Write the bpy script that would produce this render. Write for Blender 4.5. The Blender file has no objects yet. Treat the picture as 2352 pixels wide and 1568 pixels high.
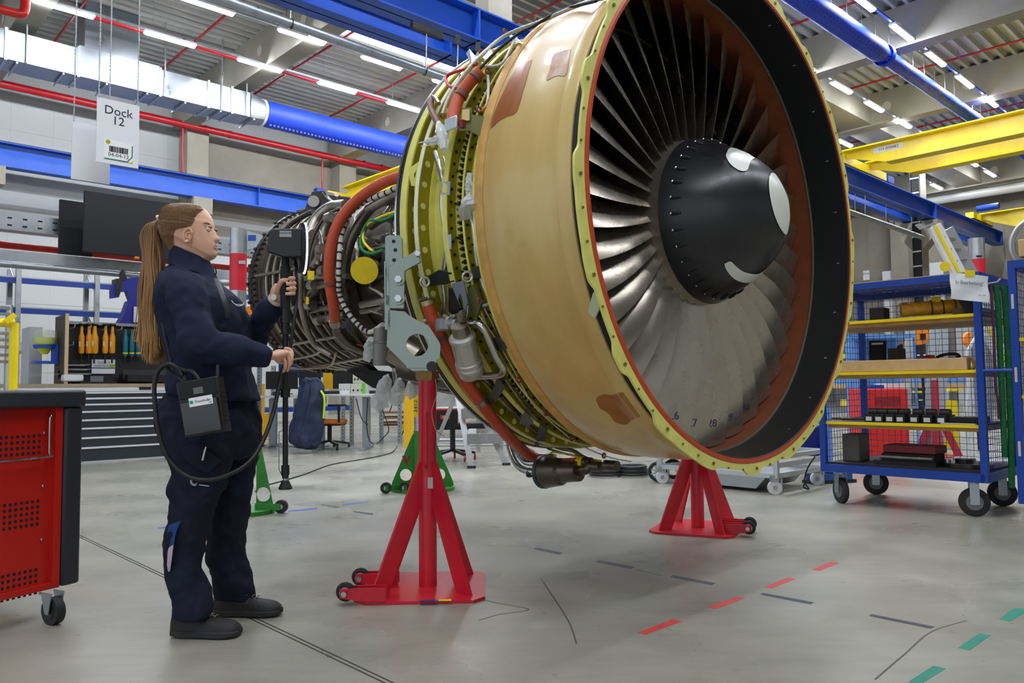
import bpy, bmesh, math, random
from math import sin, cos, pi, sqrt, atan2, radians
from mathutils import Vector as V, Matrix
import numpy as np
random.seed(7)
SC = bpy.context.scene
COL = SC.collection
# ------------------------------------------------------------ camera, world, exposure
HC, FP, PT, RL = .95, 1791.0, .0582, .00977
cam = bpy.data.objects.new('camera', bpy.data.cameras.new('camera')); COL.objects.link(cam)
cam.data.sensor_width = 36; cam.data.lens = FP / 2352 * 36; cam.data.clip_end = 300; cam.data.clip_start = .05
_r = V((1, 0, 0)); _u = V((0, -sin(PT), cos(PT))); _f = V((0, cos(PT), sin(PT)))
R1 = _r * cos(RL) - _u * sin(RL); U1 = _r * sin(RL) + _u * cos(RL)
cam.matrix_world = Matrix(((R1.x, U1.x, -_f.x, 0), (R1.y, U1.y, -_f.y, 0), (R1.z, U1.z, -_f.z, HC), (0, 0, 0, 1)))
SC.camera = cam
w = bpy.data.worlds.new('world'); SC.world = w; w.use_nodes = True
w.node_tree.nodes['Background'].inputs[0].default_value = (.82, .90, 1, 1)
w.node_tree.nodes['Background'].inputs[1].default_value = 1.1
SC.view_settings.view_transform = 'Standard'; SC.view_settings.look = 'None'
SC.view_settings.exposure = 0; SC.view_settings.gamma = 1; SC.view_settings.use_curve_mapping = False
TUBE_POWER = 175
# ------------------------------------------------------------ helpers
D1 = V((.7296, .6839, 0)); D2 = V((-.6839, .7296, 0)); UP = V((0, 0, 1)); CP = V((0, 0, HC))
def A(a, b, z=0.): return D1 * a + D2 * b + UP * z
def ray(x, y):
    X = (x - 1176) / FP; U = (784 - y) / FP
    return _f + R1 * X + U1 * U
def atz(x, y, z=0.): r = ray(x, y); return CP + r * ((z - HC) / r.z)
def atY(x, y, Y): r = ray(x, y); return CP + r * (Y / r.y)
def atb(x, y, b): r = ray(x, y); return CP + r * (b / r.dot(D2))
def ata(x, y, a): r = ray(x, y); return CP + r * (a / r.dot(D1))
def srgb(c):
    return tuple(((v / 255) / 12.92 if v / 255 <= .04045 else ((v / 255 + .055) / 1.055) ** 2.4) for v in c)
_M = {}
def M(name, col=(200, 200, 200), rough=.5, metal=0., n=0., ns=6., col2=None, bump=0., bs=60., emit=0., alpha=1., stretch=None, spec=None, thr=None, coat=0., rv=0.):
    if name in _M: return _M[name]
    m = bpy.data.materials.new(name); m.use_nodes = True; nt = m.node_tree; b = nt.nodes['Principled BSDF']
    c = srgb(col); b.inputs['Base Color'].default_value = (*c, 1)
    b.inputs['Roughness'].default_value = rough; b.inputs['Metallic'].default_value = metal
    if coat: b.inputs['Coat Weight'].default_value = coat; b.inputs['Coat Roughness'].default_value = .1
    if spec is not None: b.inputs['Specular IOR Level'].default_value = spec
    if alpha < 1: b.inputs['Alpha'].default_value = alpha
    if emit:
        b.inputs['Emission Color'].default_value = (*c, 1); b.inputs['Emission Strength'].default_value = emit
    if n or bump or col2 or rv:
        tc = nt.nodes.new('ShaderNodeNewGeometry'); mp = nt.nodes.new('ShaderNodeMapping')
        nt.links.new(tc.outputs['Position'], mp.inputs['Vector'])
        if stretch:
            mp.inputs['Rotation'].default_value = stretch[3:] if len(stretch) > 3 else (0, 0, 0)
            mp.inputs['Scale'].default_value = stretch[:3]
    if n or col2 or rv:
        nz = nt.nodes.new('ShaderNodeTexNoise'); nz.inputs['Scale'].default_value = ns; nz.inputs['Detail'].default_value = 5; nz.inputs['Roughness'].default_value = .6
        nt.links.new(mp.outputs[0], nz.inputs['Vector'])
        if n or col2:
            cr = nt.nodes.new('ShaderNodeValToRGB'); t = thr or (.3, .7)
            cr.color_ramp.elements[0].position = t[0]; cr.color_ramp.elements[1].position = t[1]
            c2 = srgb(col2) if col2 else tuple(v * (1 - n) for v in c)
            cr.color_ramp.elements[0].color = (*c2, 1); cr.color_ramp.elements[1].color = (*(c if col2 else tuple(min(1, v * (1 + n * .6)) for v in c)), 1)
            nt.links.new(nz.outputs['Fac'], cr.inputs[0]); nt.links.new(cr.outputs[0], b.inputs['Base Color'])
        if rv:
            mr = nt.nodes.new('ShaderNodeMapRange'); mr.inputs[1].default_value = .3; mr.inputs[2].default_value = .7
            mr.inputs[3].default_value = max(.02, rough - rv); mr.inputs[4].default_value = rough + rv
            nt.links.new(nz.outputs['Fac'], mr.inputs[0]); nt.links.new(mr.outputs[0], b.inputs['Roughness'])
    if bump:
        n2 = nt.nodes.new('ShaderNodeTexNoise'); n2.inputs['Scale'].default_value = bs; n2.inputs['Detail'].default_value = 3
        nt.links.new(mp.outputs[0], n2.inputs['Vector'])
        bp = nt.nodes.new('ShaderNodeBump'); bp.inputs['Strength'].default_value = bump; bp.inputs['Distance'].default_value = .01
        nt.links.new(n2.outputs['Fac'], bp.inputs['Height']); nt.links.new(bp.outputs[0], b.inputs['Normal'])
    _M[name] = m; return m
WM = {}
def frame(d, up=UP):
    d = d.normalized(); x = d.cross(up)
    if x.length < 1e-4: x = d.cross(V((0, 1, 0)) if abs(d.y) < .9 else V((1, 0, 0)))
    x.normalize(); return x, x.cross(d).normalized() * 1.0, d     # side, up-ish, along
class MB:
    def __init__(s): s.v = []; s.f = []
    def add(s, vs, fs):
        o = len(s.v); s.v += [tuple(p) for p in vs]; s.f += [tuple(i + o for i in f) for f in fs]; return s
    def boxv(s, c, ax, ay, az):    # half-vectors
        P = [c + ax * i + ay * j + az * k for i in (-1, 1) for j in (-1, 1) for k in (-1, 1)]
        return s.add(P, [(0, 1, 3, 2), (4, 6, 7, 5), (0, 4, 5, 1), (2, 3, 7, 6), (0, 2, 6, 4), (1, 5, 7, 3)])
    def box(s, c, size, X=V((1, 0, 0)), Y=None, Z=None):
        X = X.normalized(); Z = Z or UP; Y = Y or Z.cross(X)
        return s.boxv(V(c), X * size[0] / 2, Y * size[1] / 2, Z * size[2] / 2)
    def hbox(s, a0, a1, b0, b1, z0, z1):   # box in hall axes
        return s.boxv(A((a0 + a1) / 2, (b0 + b1) / 2, (z0 + z1) / 2), D1 * (a1 - a0) / 2, D2 * (b1 - b0) / 2, UP * (z1 - z0) / 2)
    def bar(s, p, q, w, h, up=UP):
        x, u, d = frame(q - p, up); return s.boxv((p + q) / 2, x * w / 2, u * h / 2, (q - p) / 2)
    def tube(s, pts, r, n=10, cap=True, up=None, flat=1.):
        pts = [V(p) for p in pts]; m = len(pts)
        rs = r if isinstance(r, (list, tuple)) else [r] * m
        vs = []; px = None
        for i, p in enumerate(pts):
            d = (pts[min(i + 1, m - 1)] - pts[max(i - 1, 0)])
            if d.length < 1e-9: d = V((0, 0, 1))
            d.normalize()
            if px is None: px = frame(d, up or UP)[0]
            else:
                px = px - d * px.dot(d)
                px = px.normalized() if px.length > 1e-6 else frame(d)[0]
            py = d.cross(px)
            for k in range(n):
                t = 2 * pi * k / n; vs.append(p + (px * cos(t) + py * sin(t) * flat) * rs[i])
        fs = [(i * n + k, i * n + (k + 1) % n, (i + 1) * n + (k + 1) % n, (i + 1) * n + k) for i in range(m - 1) for k in range(n)]
        if cap: fs += [tuple(range(n))[::-1], tuple(range((m - 1) * n, m * n))]
        return s.add(vs, fs)
    def cyl(s, p, q, r, n=16, r2=None): return s.tube([p, q], [r, r if r2 is None else r2], n)
    def lathe(s, o, ax, prof, n=64, t0=0., t1=2 * pi, u=None, closed=False, rf=None):
        ax = ax.normalized(); u = (u or frame(ax)[0]); v = ax.cross(u); full = abs(t1 - t0 - 2 * pi) < 1e-6
        m = n if full else n + 1; vs = []
        for k in range(m):
            t = t0 + (t1 - t0) * k / n; d = u * cos(t) + v * sin(t)
            for j, (a, r) in enumerate(prof):
                vs.append(o + ax * a + d * (r if rf is None else rf(j, t, r)))
        L = len(prof); fs = []
        for k in range(n):
            k2 = (k + 1) % m
            for j in range(L if closed else L - 1):
                j2 = (j + 1) % L; fs.append((k * L + j, k2 * L + j, k2 * L + j2, k * L + j2))
        return s.add(vs, fs)
    def prism(s, pts, d):      # planar outline (3d points) + thickness vector
        n = len(pts); pts = [V(p) for p in pts]
        return s.add(pts + [p + d for p in pts], [tuple(range(n))[::-1], tuple(range(n, 2 * n))] + [(i, (i + 1) % n, n + (i + 1) % n, n + i) for i in range(n)])
    def plate(s, outer, hole, d):   # plate with one hole: outer & hole lists of equal count
        n = len(outer); o = [V(p) for p in outer]; h = [V(p) for p in hole]
        vs = o + h + [p + d for p in o] + [p + d for p in h]; fs = []
        for i in range(n):
            j = (i + 1) % n
            fs += [(i, j, n + j, n + i), (2 * n + i, 3 * n + i, 3 * n + j, 2 * n + j), (i, 2 * n + i, 2 * n + j, j), (n + i, n + j, 3 * n + j, 3 * n + i)]
        return s.add(vs, fs)
    def ball(s, c, r, n=12, sc=(1, 1, 1), X=V((1, 0, 0)), Z=UP):
        Y = Z.cross(X); m = max(4, n // 2); vs = [V(c) - Z * r * sc[2]]; 
        for j in range(1, m):
            t = -pi / 2 + pi * j / m
            for k in range(n):
                p = 2 * pi * k / n; vs.append(V(c) + X * (r * sc[0] * cos(t) * cos(p)) + Y * (r * sc[1] * cos(t) * sin(p)) + Z * (r * sc[2] * sin(t)))
        vs.append(V(c) + Z * r * sc[2]); fs = [(0, 1 + (k + 1) % n, 1 + k) for k in range(n)]
        for j in range(m - 2):
            for k in range(n): fs.append((1 + j * n + k, 1 + j * n + (k + 1) % n, 1 + (j + 1) * n + (k + 1) % n, 1 + (j + 1) * n + k))
        e = len(vs) - 1; fs += [(e, 1 + (m - 2) * n + k, 1 + (m - 2) * n + (k + 1) % n) for k in range(n)]
        return s.add(vs, fs)
    def torus(s, c, ax, R, r, n=32, m=8):
        return s.lathe(c, ax, [(r * sin(2 * pi * j / m), R + r * cos(2 * pi * j / m)) for j in range(m)], n, closed=True)
    def loft(s, rings, cap=True, closed=True):
        n = len(rings[0]); vs = [p for r in rings for p in r]; fs = []
        for i in range(len(rings) - 1):
            for k in range(n if closed else n - 1): fs.append((i * n + k, i * n + (k + 1) % n, (i + 1) * n + (k + 1) % n, (i + 1) * n + k))
        if cap: fs += [tuple(range(n))[::-1], tuple(range((len(rings) - 1) * n, len(rings) * n))]
        return s.add(vs, fs)
    def build(s, name, mat, parent=None, ang=35, bevel=0., recalc=True, origin=None, **props):
        me = bpy.data.meshes.new(name); arr = np.array(s.v, float) if s.v else np.zeros((0, 3))
        if parent is not None: L = WM[parent.name]
        else:
            o = origin if origin is not None else V(((arr[:, 0].min() + arr[:, 0].max()) / 2, (arr[:, 1].min() + arr[:, 1].max()) / 2, arr[:, 2].min()))
            L = V(o)
        arr = arr - np.array(L)
        me.from_pydata(arr.tolist(), [], s.f)
        if recalc:
            bm = bmesh.new(); bm.from_mesh(me); bmesh.ops.recalc_face_normals(bm, faces=bm.faces); bm.to_mesh(me); bm.free()
        me.polygons.foreach_set('use_smooth', [True] * len(me.polygons)); me.set_sharp_from_angle(angle=radians(ang)); me.update()
        if mat: me.materials.append(mat)
        ob = bpy.data.objects.new(name, me); COL.objects.link(ob)
        if parent is not None: ob.parent = parent; WM[ob.name] = L
        else: ob.location = L; WM[ob.name] = L
        if bevel:
            bv = ob.modifiers.new('bevel', 'BEVEL'); bv.width = bevel; bv.segments = 2; bv.limit_method = 'ANGLE'; bv.angle_limit = radians(40)
        for k, x in props.items(): ob[k] = x
        return ob
def thing(name, label, cat, loc, group=None):
    o = bpy.data.objects.new(name, None); COL.objects.link(o); o.location = loc; o['label'] = label; o['category'] = cat
    if group: o['group'] = group
    o.empty_display_size = .1; WM[o.name] = V(loc); return o
def copy_tree(o, delta=None, label=None, parent=None, rot=None):
    c = o.copy(); COL.objects.link(c); WM[c.name] = WM[o.name]
    if parent is not None: c.parent = parent
    for ch in [x for x in bpy.data.objects if x.parent == o]: copy_tree(ch, parent=c)
    if delta is not None: c.location = o.location + V(delta)
    if rot is not None: c.rotation_euler = rot
    if label: c['label'] = label
    return c
def solo(mb, name, mat, label, cat, group=None, **k):
    o = mb.build(name, mat, **k); o['label'] = label; o['category'] = cat
    if group: o['group'] = group
    return o
def struct(mb, name, mat, **k):
    o = mb.build(name, mat, **k); o['kind'] = 'structure'; return o
def smooth(pts, k=6):
    pts = [V(p) for p in pts]
    if len(pts) < 3: return pts
    P = [pts[0] * 2 - pts[1]] + pts + [pts[-1] * 2 - pts[-2]]; out = []
    for i in range(1, len(P) - 2):
        for j in range(k):
            t = j / k; a, b, c, d = P[i - 1:i + 3]
            out.append(.5 * ((2 * b) + (c - a) * t + (2 * a - 5 * b + 4 * c - d) * t * t + (3 * b - a - 3 * c + d) * t ** 3))
    return out + [pts[-1]]
_font = None
def text(s, name, mat, parent, pos, X, Y, size, depth=.0006, ax='CENTER', label=None, off=0.):
    global _font
    cu = bpy.data.curves.new('t', 'FONT'); cu.body = s; cu.size = size; cu.extrude = depth / 2; cu.align_x = ax; cu.align_y = 'CENTER'; cu.resolution_u = 3; cu.offset = off
    to = bpy.data.objects.new('t', cu); COL.objects.link(to); dg = bpy.context.evaluated_depsgraph_get(); dg.update()
    me = bpy.data.meshes.new_from_object(to.evaluated_get(dg)); bpy.data.objects.remove(to)
    X = X.normalized(); Z = X.cross(Y).normalized(); Y = Z.cross(X); L = WM[parent.name]
    me.transform(Matrix(((X.x, Y.x, Z.x, pos.x - L.x), (X.y, Y.y, Z.y, pos.y - L.y), (X.z, Y.z, Z.z, pos.z - L.z), (0, 0, 0, 1))))
    me.name = name; me.materials.clear(); me.materials.append(mat)
    o = bpy.data.objects.new(name, me); COL.objects.link(o); o.parent = parent; WM[o.name] = L
    if label: o['label'] = label
    return o
# common materials
steel = M('galvanised_steel', (172, 178, 182), .35, .8, n=.15, ns=5, rv=.1)
chrome = M('polished_metal', (190, 190, 188), .22, 1., rv=.08, ns=20)
darkmetal = M('dark_metal', (70, 68, 66), .4, .8, n=.3, ns=20)
black = M('black_plastic', (24, 24, 27), .42)
blackmatte = M('black_matte', (22, 22, 24), .75)
rubber = M('rubber', (38, 38, 40), .7)
white = M('white_paint', (225, 227, 228), .5)
paper = M('paper', (236, 238, 242), .6)
bluep = M('blue_paint', (20, 66, 165), .35, n=.12, ns=2)
yellowp = M('yellow_paint', (242, 214, 20), .35, n=.1, ns=3)
redp = M('red_jack_paint', (206, 32, 52), .32, n=.15, ns=6)
redpipe = M('red_pipe_paint', (170, 18, 28), .35)
alu = M('aluminium', (188, 190, 192), .3, .85, n=.1, ns=10)
ink = M('black_ink', (20, 20, 26), .6)
# ------------------------------------------------------------ hall
ZC = 10.5; BW = 26.0; AW = 40.0
def floor_mat():
    m = bpy.data.materials.new('polished_concrete'); m.use_nodes = True; nt = m.node_tree; b = nt.nodes['Principled BSDF']; L = nt.links.new
    g = nt.nodes.new('ShaderNodeNewGeometry')
    def noise(sc, det=6, rg=.6, st=(1, 1, 1), rot=0, dist=0):
        mp = nt.nodes.new('ShaderNodeMapping'); mp.inputs['Scale'].default_value = st; mp.inputs['Rotation'].default_value = (0, 0, rot); L(g.outputs['Position'], mp.inputs[0])
        n = nt.nodes.new('ShaderNodeTexNoise'); n.inputs['Scale'].default_value = sc; n.inputs['Detail'].default_value = det; n.inputs['Roughness'].default_value = rg; n.inputs['Distortion'].default_value = dist; L(mp.outputs[0], n.inputs['Vector']); return n.outputs['Fac']
    def ramp(f, a, c0, bb, c1):
        r = nt.nodes.new('ShaderNodeValToRGB'); r.color_ramp.elements[0].position = a; r.color_ramp.elements[1].position = bb
        r.color_ramp.elements[0].color = (*c0, 1); r.color_ramp.elements[1].color = (*c1, 1); L(f, r.inputs[0]); return r.outputs[0]
    def mix(a, bb, fac, mode='MULTIPLY'):
        x = nt.nodes.new('ShaderNodeMix'); x.data_type = 'RGBA'; x.blend_type = mode; x.inputs['Factor'].default_value = fac; L(a, x.inputs['A']); L(bb, x.inputs['B']); return x.outputs['Result']
    base = ramp(noise(.8, 6, .6), .3, srgb((134, 132, 120)), .72, srgb((178, 176, 161)))
    st = ramp(noise(1.4, 5, .55), .28, (.6, .6, .6), .62, (1, 1, 1))
    sp = ramp(noise(13, 2, .5), .25, (.45, .44, .43), .31, (1, 1, 1))
    sc = ramp(noise(2.5, 3, .5, (1, 6, 1), .6), .25, (.8, .8, .8), .6, (1, 1, 1))
    c = mix(mix(mix(base, st, .38), sp, .5), sc, .5); L(c, b.inputs['Base Color'])
    rr = nt.nodes.new('ShaderNodeMapRange'); rr.inputs[1].default_value = .3; rr.inputs[2].default_value = .7; rr.inputs[3].default_value = .2; rr.inputs[4].default_value = .42
    L(noise(1.1, 4, .5), rr.inputs[0]); L(rr.outputs[0], b.inputs['Roughness']); b.inputs['Specular IOR Level'].default_value = .5
    return m
struct(MB().hbox(-14, AW + 8, -16, BW + .4, -.2, 0), 'floor', floor_mat())
conc = M('concrete', (156, 150, 135), .85, n=.14, ns=.9, bump=.15, bs=30)
concd = M('concrete_beam', (152, 148, 135), .85, n=.12, ns=1.2)
deckm = M('roof_deck', (172, 172, 166), .55, n=.06, ns=1)
# corrugated roof deck, with an opening for a skylight strip
mb = MB(); per = .32; b = -16.
prof = [(0, 0), (.09, 0), (.125, .14), (.285, .14), (.32, 0)]
def deck(b0, b1, a0, a1):
    n = int(round((b1 - b0) / per)); pts = []
    for i in range(n):
        for x, z in prof[:-1]: pts.append((b0 + i * per + x, ZC + z))
    pts.append((b0 + n * per, ZC))
    vs = [A(a, bb, z) for a in (a0, a1) for bb, z in pts]; m = len(pts)
    mb.add(vs, [(i, i + 1, m + i + 1, m + i) for i in range(m - 1)])
SK = (10.0, 20.5, 16.32, 18.24)
deck(-16, 16.32, -14, AW + .3); deck(18.24, 26.24, -14, AW + .3); deck(16.32, 18.24, -14, SK[0]); deck(16.32, 18.24, SK[1], AW + .3)
struct(mb, 'ceiling', deckm, ang=20)
sk = M('skylight_glazing', (235, 242, 250), .5, emit=3.2)
struct(MB().hbox(SK[0], SK[1], SK[2], SK[3], ZC + .1, ZC + .14), 'window_1', sk)
# walls: sandwich panels with ribs to the left, concrete to the right
wallp = M('wall_panel', (186, 188, 186), .6, n=.05, ns=.5)
mb = MB().hbox(-14, AW + 1, BW, BW + .3, 0, ZC)
for z in np.arange(.5, ZC, 1.): mb.hbox(-14, AW, BW - .008, BW, z, z + .03)
for a_ in np.arange(-13, AW, 1.1): mb.hbox(a_, a_ + .02, BW - .006, BW, 0, ZC)
for z in (5.95, 6.5): mb.hbox(-14, AW, BW - .16, BW - .03, z, z + .2)
struct(mb, 'wall_left', wallp)
mb = MB().hbox(AW, AW + .3, -16, BW, 0, ZC)
for bb in np.arange(-15, BW, 1.2): mb.hbox(AW - .02, AW, bb, bb + .03, 0, ZC)
struct(mb, 'wall_right', conc)
struct(MB().hbox(-14, AW, -16.3, -16, 0, ZC), 'wall_near', M('wall_near_panel', (214, 214, 208), .6, n=.1, ns=.4))
# dark roof edge band + concrete columns and beams
k = 0
for a in (3.9, 9.3, 15.0, 20.7, 26.3, 32.0, 37.7):
    k += 1
    struct(MB().hbox(a - .25, a + .25, -16, BW - .3, 9.45, ZC + .02), 'trim_%d' % k, concd)
    for bb in np.arange(-14.2, BW - 2, 2.4):
        if abs(bb - 10.8) < .8: continue
        s = MB(); s.lathe(A(a - .262, bb, 9.98), D1, [(0, .15), (.006, .15), (.006, .0)], 24)
        k += 1; struct(s, 'trim_%d' % k, M('beam_plug', (196, 190, 172), .8))
struct(MB().hbox(-14, AW, 10.3, 11.3, 9.5, ZC + .02), 'trim_90', concd)
struct(MB().hbox(9.7, AW, BW - .14, BW - .05, 5.9, 9.3), 'trim_91', conc)
for i, a in enumerate((9.7, 15.3)):
    struct(MB().hbox(a - .35, a + .35, BW - .75, BW - .02, 0, 9.5), 'trim_%d' % (60 + i), conc)
mid = []
for i, a in enumerate((-2.7, 9.6, 20.4, 31.0)):
    s = MB().hbox(a - .3, a + .3, 10.47, 10.83, 0, 9.5)
    for sg in (-1, 1):
        c = 10.65 + sg * .18
        s.prism([A(a - .3, c, 6.95), A(a - .3, c + sg * .55, 6.95), A(a - .3, c + sg * .55, 6.5), A(a - .3, c, 5.9)], D1 * .6)
    struct(s, 'trim_%d' % (70 + i), conc)
for i, bb in enumerate((2.6, 7.4, 14.5, 17.5, 20.3)):
    struct(MB().hbox(AW - .6, AW, bb - .4, bb + .4, 0, ZC - .5), 'trim_%d' % (80 + i), conc)
# crane runways
def ibeam(mb, a0, a1, b, z0, z1, w=.34, along=True, t=.03):
    f = (lambda x0, x1, y0, y1, p, q: mb.hbox(x0, x1, y0, y1, p, q)) if along else (lambda x0, x1, y0, y1, p, q: mb.hbox(y0, y1, x0, x1, p, q))
    f(a0, a1, b - w / 2, b + w / 2, z0, z0 + t); f(a0, a1, b - w / 2, b + w / 2, z1 - t, z1); f(a0, a1, b - .012, b + .012, z0, z1)
blueb = M('crane_rail_blue', (26, 84, 186), .35, n=.1, ns=1.5)
T = thing('crane_runway', 'blue crane runway beam along the left wall above the racks', 'crane rail', A(5, 25, 7.1))
s = MB(); ibeam(s, -14, AW, 25, 7.12, 7.8); s.build('girder', blueb, T)
for a in (11.6, 3.0, 20): MB().hbox(a, a + .03, 24.83, 25.17, 7.12, 7.8).build('stiffener', blueb, T)
s = MB().hbox(-14, AW, 24.96, 25.04, 7.8, 7.86); s.build('rail', darkmetal, T)
for a in (9.7, 15.3, 4): MB().hbox(a - .3, a + .3, 24.75, 25.3, 6.6, 7.11).build('corbel', conc, T)
def runway(b, lab, a1):
    T = thing('crane_runway', lab, 'crane rail', A(20, b, 7)); s = MB(); ibeam(s, -14, a1, b, 7.0, 7.58, .4)
    s.build('girder', blueb, T)
    MB().hbox(-14, a1, b - .04, b + .04, 7.58, 7.64).build('rail', darkmetal, T)
    for a in (8.7, 31.0, 20.4, a1 - .1): MB().hbox(a, a + .04, b - .2, b + .2, 7.0, 7.58).build('stiffener', blueb, T)
    return T
runway(10.25, 'blue crane runway girder on the near side of the middle columns, hung with clamps', 39.3)
runway(11.05, 'blue crane runway girder on the far side of the middle concrete columns', 38.5)
# yellow bridge cranes
def bridge(a, b0, b1, z0, lab, tag=None, w=.5, h=1.0):
    T = thing('bridge_crane', lab, 'crane', A(a, b1, z0)); s = MB()
    s.hbox(a - .03, a + .03, b0, b1, z0, z0 + h); s.hbox(a - w / 2, a + w / 2, b0, b1, z0 + h - .04, z0 + h); s.hbox(a - w / 2, a + w / 2, b0, b1, z0 - .04, z0)
    s.build('girder', yellowp, T)
    MB().hbox(a - 1.3, a + 1.3, b1 - .15, b1 + .15, z0 + .05, z0 + .42).build('end_carriage', yellowp, T)
    MB().cyl(A(a - .5, b1 + .05, z0 + .35), A(a - .5, b1 - .35, z0 + .35), .1).build('drive_motor', bluep, T)
    if tag:
        pp = MB().hbox(a - .037, a - .031, b1 - 2.3, b1 - 1.5, z0 + .5, z0 + .68).build('number_plate', white, T)
        text(tag, 'number', ink, T, A(a - .039, b1 - 1.9, z0 + .59), -D2, UP, .14)
    return T
ZT = 7.9
T = thing('bridge_crane', 'twin-girder yellow bridge crane crossing the upper right of the hall', 'crane', A(24, 10.1, 7.6))
for a in (23.6, 25.4):
    s = MB(); P = [A(a - .02, -15, 7.46), A(a - .02, 8.9, 7.46), A(a - .02, 10.2, 7.85), A(a - .02, 10.2, 8.02), A(a - .02, -15, 8.02)]
    s.prism(P, D1 * .04); s.hbox(a - .25, a + .25, -15, 10.2, 8.0, 8.04); s.hbox(a - .22, a + .22, -15, 8.9, 7.42, 7.46); s.build('girder', yellowp, T)
MB().hbox(22.3, 26.6, 10.1, 10.4, 7.66, 7.92).build('end_carriage', yellowp, T)
MB().cyl(A(22.9, 10.5, 8.1), A(22.9, 10.1, 8.1), .12).build('drive_motor', bluep, T)
for a in (22.0, 26.8): MB().hbox(a, a + .5, 10.12, 10.38, 7.68, 7.9).build('buffer', bluep, T)
MB().hbox(23.57, 23.576, 8.45, 9.3, 7.78, 7.95).build('number_plate', white, T)
text('111-010482', 'number', ink, T, A(23.562, 8.87, 7.865), -D2, UP, .12)
for (a, b1, lab) in ((36.5, 10.1, 'yellow bridge crane far away at the right edge, above the tall stand'),):
    T = thing('bridge_crane', lab, 'crane', A(a, b1, 7.6)); s = MB()
    s.prism([A(a - .02, -15, 7.2), A(a - .02, 8.7, 7.2), A(a - .02, 10.1, 7.75), A(a - .02, 10.1, 7.95), A(a - .02, -15, 7.95)], D1 * .04); s.hbox(a - .25, a + .25, -15, 10.1, 7.93, 7.97); s.build('girder', yellowp, T)
    MB().hbox(a - 1.2, a + 1.5, 10.05, 10.35, 7.66, 7.9).build('end_carriage', yellowp, T)
    MB().cyl(A(a - .9, 10.0, 8.05), A(a - .9, 9.2, 8.05), .13).build('drive_motor', bluep, T)
for (a, b1) in ((22.5, 11.3),):
    T = thing('bridge_crane', 'yellow bridge crane in the far bay, partly hidden behind the engine', 'crane', A(a, b1, 7.6)); s = MB()
    ae = 14.95; s.prism([A(ae, 11.3, 8.3), A(ae, 11.3, 7.9), A(ae, 12.6, 7.75), A(ae, 23.4, 7.75), A(ae, 24.7, 8.0), A(ae, 24.7, 8.3)], D1 * .04); s.hbox(ae - .2, ae + .25, 11.3, 24.8, 8.28, 8.32); s.build('girder', yellowp, T)
    MB().hbox(14.2, 16.6, 24.8, 25.15, 7.87, 8.1).build('end_carriage', yellowp, T)
    MB().hbox(13.8, 14.15, 24.85, 25.1, 7.9, 8.15).build('buffer', bluep, T)
for a in (31.0,):
    T = thing('wall_cable_tray', 'black vertical cable ladder on the middle concrete column at right', 'cable tray', A(a - .5, 10.7, 0))
    s = MB().hbox(a - .36, a - .31, 10.5, 10.53, 0, 9.4).hbox(a - .36, a - .31, 10.77, 10.8, 0, 9.4).hbox(a - .33, a - .31, 10.53, 10.77, 0, 9.4)
    s.build('tray', ink, T); s = MB()
    for z in np.arange(.3, 9.4, .55): s.hbox(a - .37, a - .34, 10.5, 10.8, z, z + .05)
    s.build('rung', white, T)
# ------------------------------------------------------------ ceiling services
tubem = M('light_tube', (242, 247, 255), .4, emit=TUBE_POWER)
def light_row(b, a0, n, step, z, lab, grp, rail=steel, L=1.22):
    base = None; made = []
    for i in range(n):
        a = a0 + i * step
        if base is None:
            T = thing('ceiling_light', lab, 'light', A(a, b, z), grp)
            MB().hbox(a, a + L, b - .08, b + .08, z + .015, z + .07).build('housing', white, T); MB().hbox(a - .2, a - .2 + step, b - .03, b + .03, z + .07, z + .12).build('trunking', rail, T)
            MB().hbox(a + .02, a + L - .02, b - .055, b + .055, z - .03, z + .02).build('diffuser', tubem, T, bevel=.02)
            MB().cyl(A(a + .2, b, z + .12), A(a + .2, b, ZC), .006, 6).build('hanger', steel, T)
            base = T; made.append((a, T))
        else: made.append((a, copy_tree(base, D1 * (i * step))))
    vis = []
    for a, o in made:
        p = A(a + L / 2, b, z) - CP; d = p.dot(_f)
        if d > 0 and 0 < 1176 + FP * p.dot(R1) / d < 2352 and 0 < 784 - FP * p.dot(U1) / d < 1568: vis.append((p.dot(R1) / d, o))
    vis.sort(key=lambda t: t[0])
    for _, o in made: o['label'] = 'tube light out of view in the ' + grp.replace('row of tube lights', 'row')
    for k, (_, o) in enumerate(vis): o['label'] = '%s tube light from the left in the %s' % (ORD[k], grp.replace('row of tube lights', 'row'))
ORD = ['first', 'second', 'third', 'fourth', 'fifth', 'sixth', 'seventh', 'eighth', 'ninth', 'tenth', 'eleventh', 'twelfth', 'thirteenth', 'fourteenth', 'fifteenth', 'sixteenth', 'seventeenth']
ST = .27 * 8.5
light_row(2.25 * 8.5, .44 * 8.5 + .0, 6, ST, 9.45, 'linear tube light in the row above the grey duct', 'row of tube lights above the grey duct')
light_row(1.985 * 8.5, .98 * 8.5 - 2 * ST, 6, ST, 9.45, 'linear tube light in the row beside the big blue girder', 'row of tube lights beside the blue girder')
light_row(1.12 * 8.5, 2.52 * 8.5 - 8 * ST, 15, ST, 9.45, 'linear tube light in the row beside the long concrete beam', 'row of tube lights beside the long concrete beam')
light_row(.82 * 8.5, 2.24 * 8.5 - 9 * ST, 16, ST, 9.45, 'linear tube light in the row above the blue fabric duct at upper right', 'row of tube lights at the upper right', M('blue_trunking', (60, 100, 200), .4))
light_row(2.0, -4, 7, ST, 9.45, 'linear tube light in the row over the engine', 'row of tube lights over the engine')
light_row(-2.5, -5, 10, ST, 9.45, 'linear tube light in the row over the camera side of the bay', 'row of tube lights over the near bay')
light_row(22.8, -1, 8, ST, 9.45, 'linear tube light in the row close to the left wall', 'row of tube lights close to the left wall')
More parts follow.
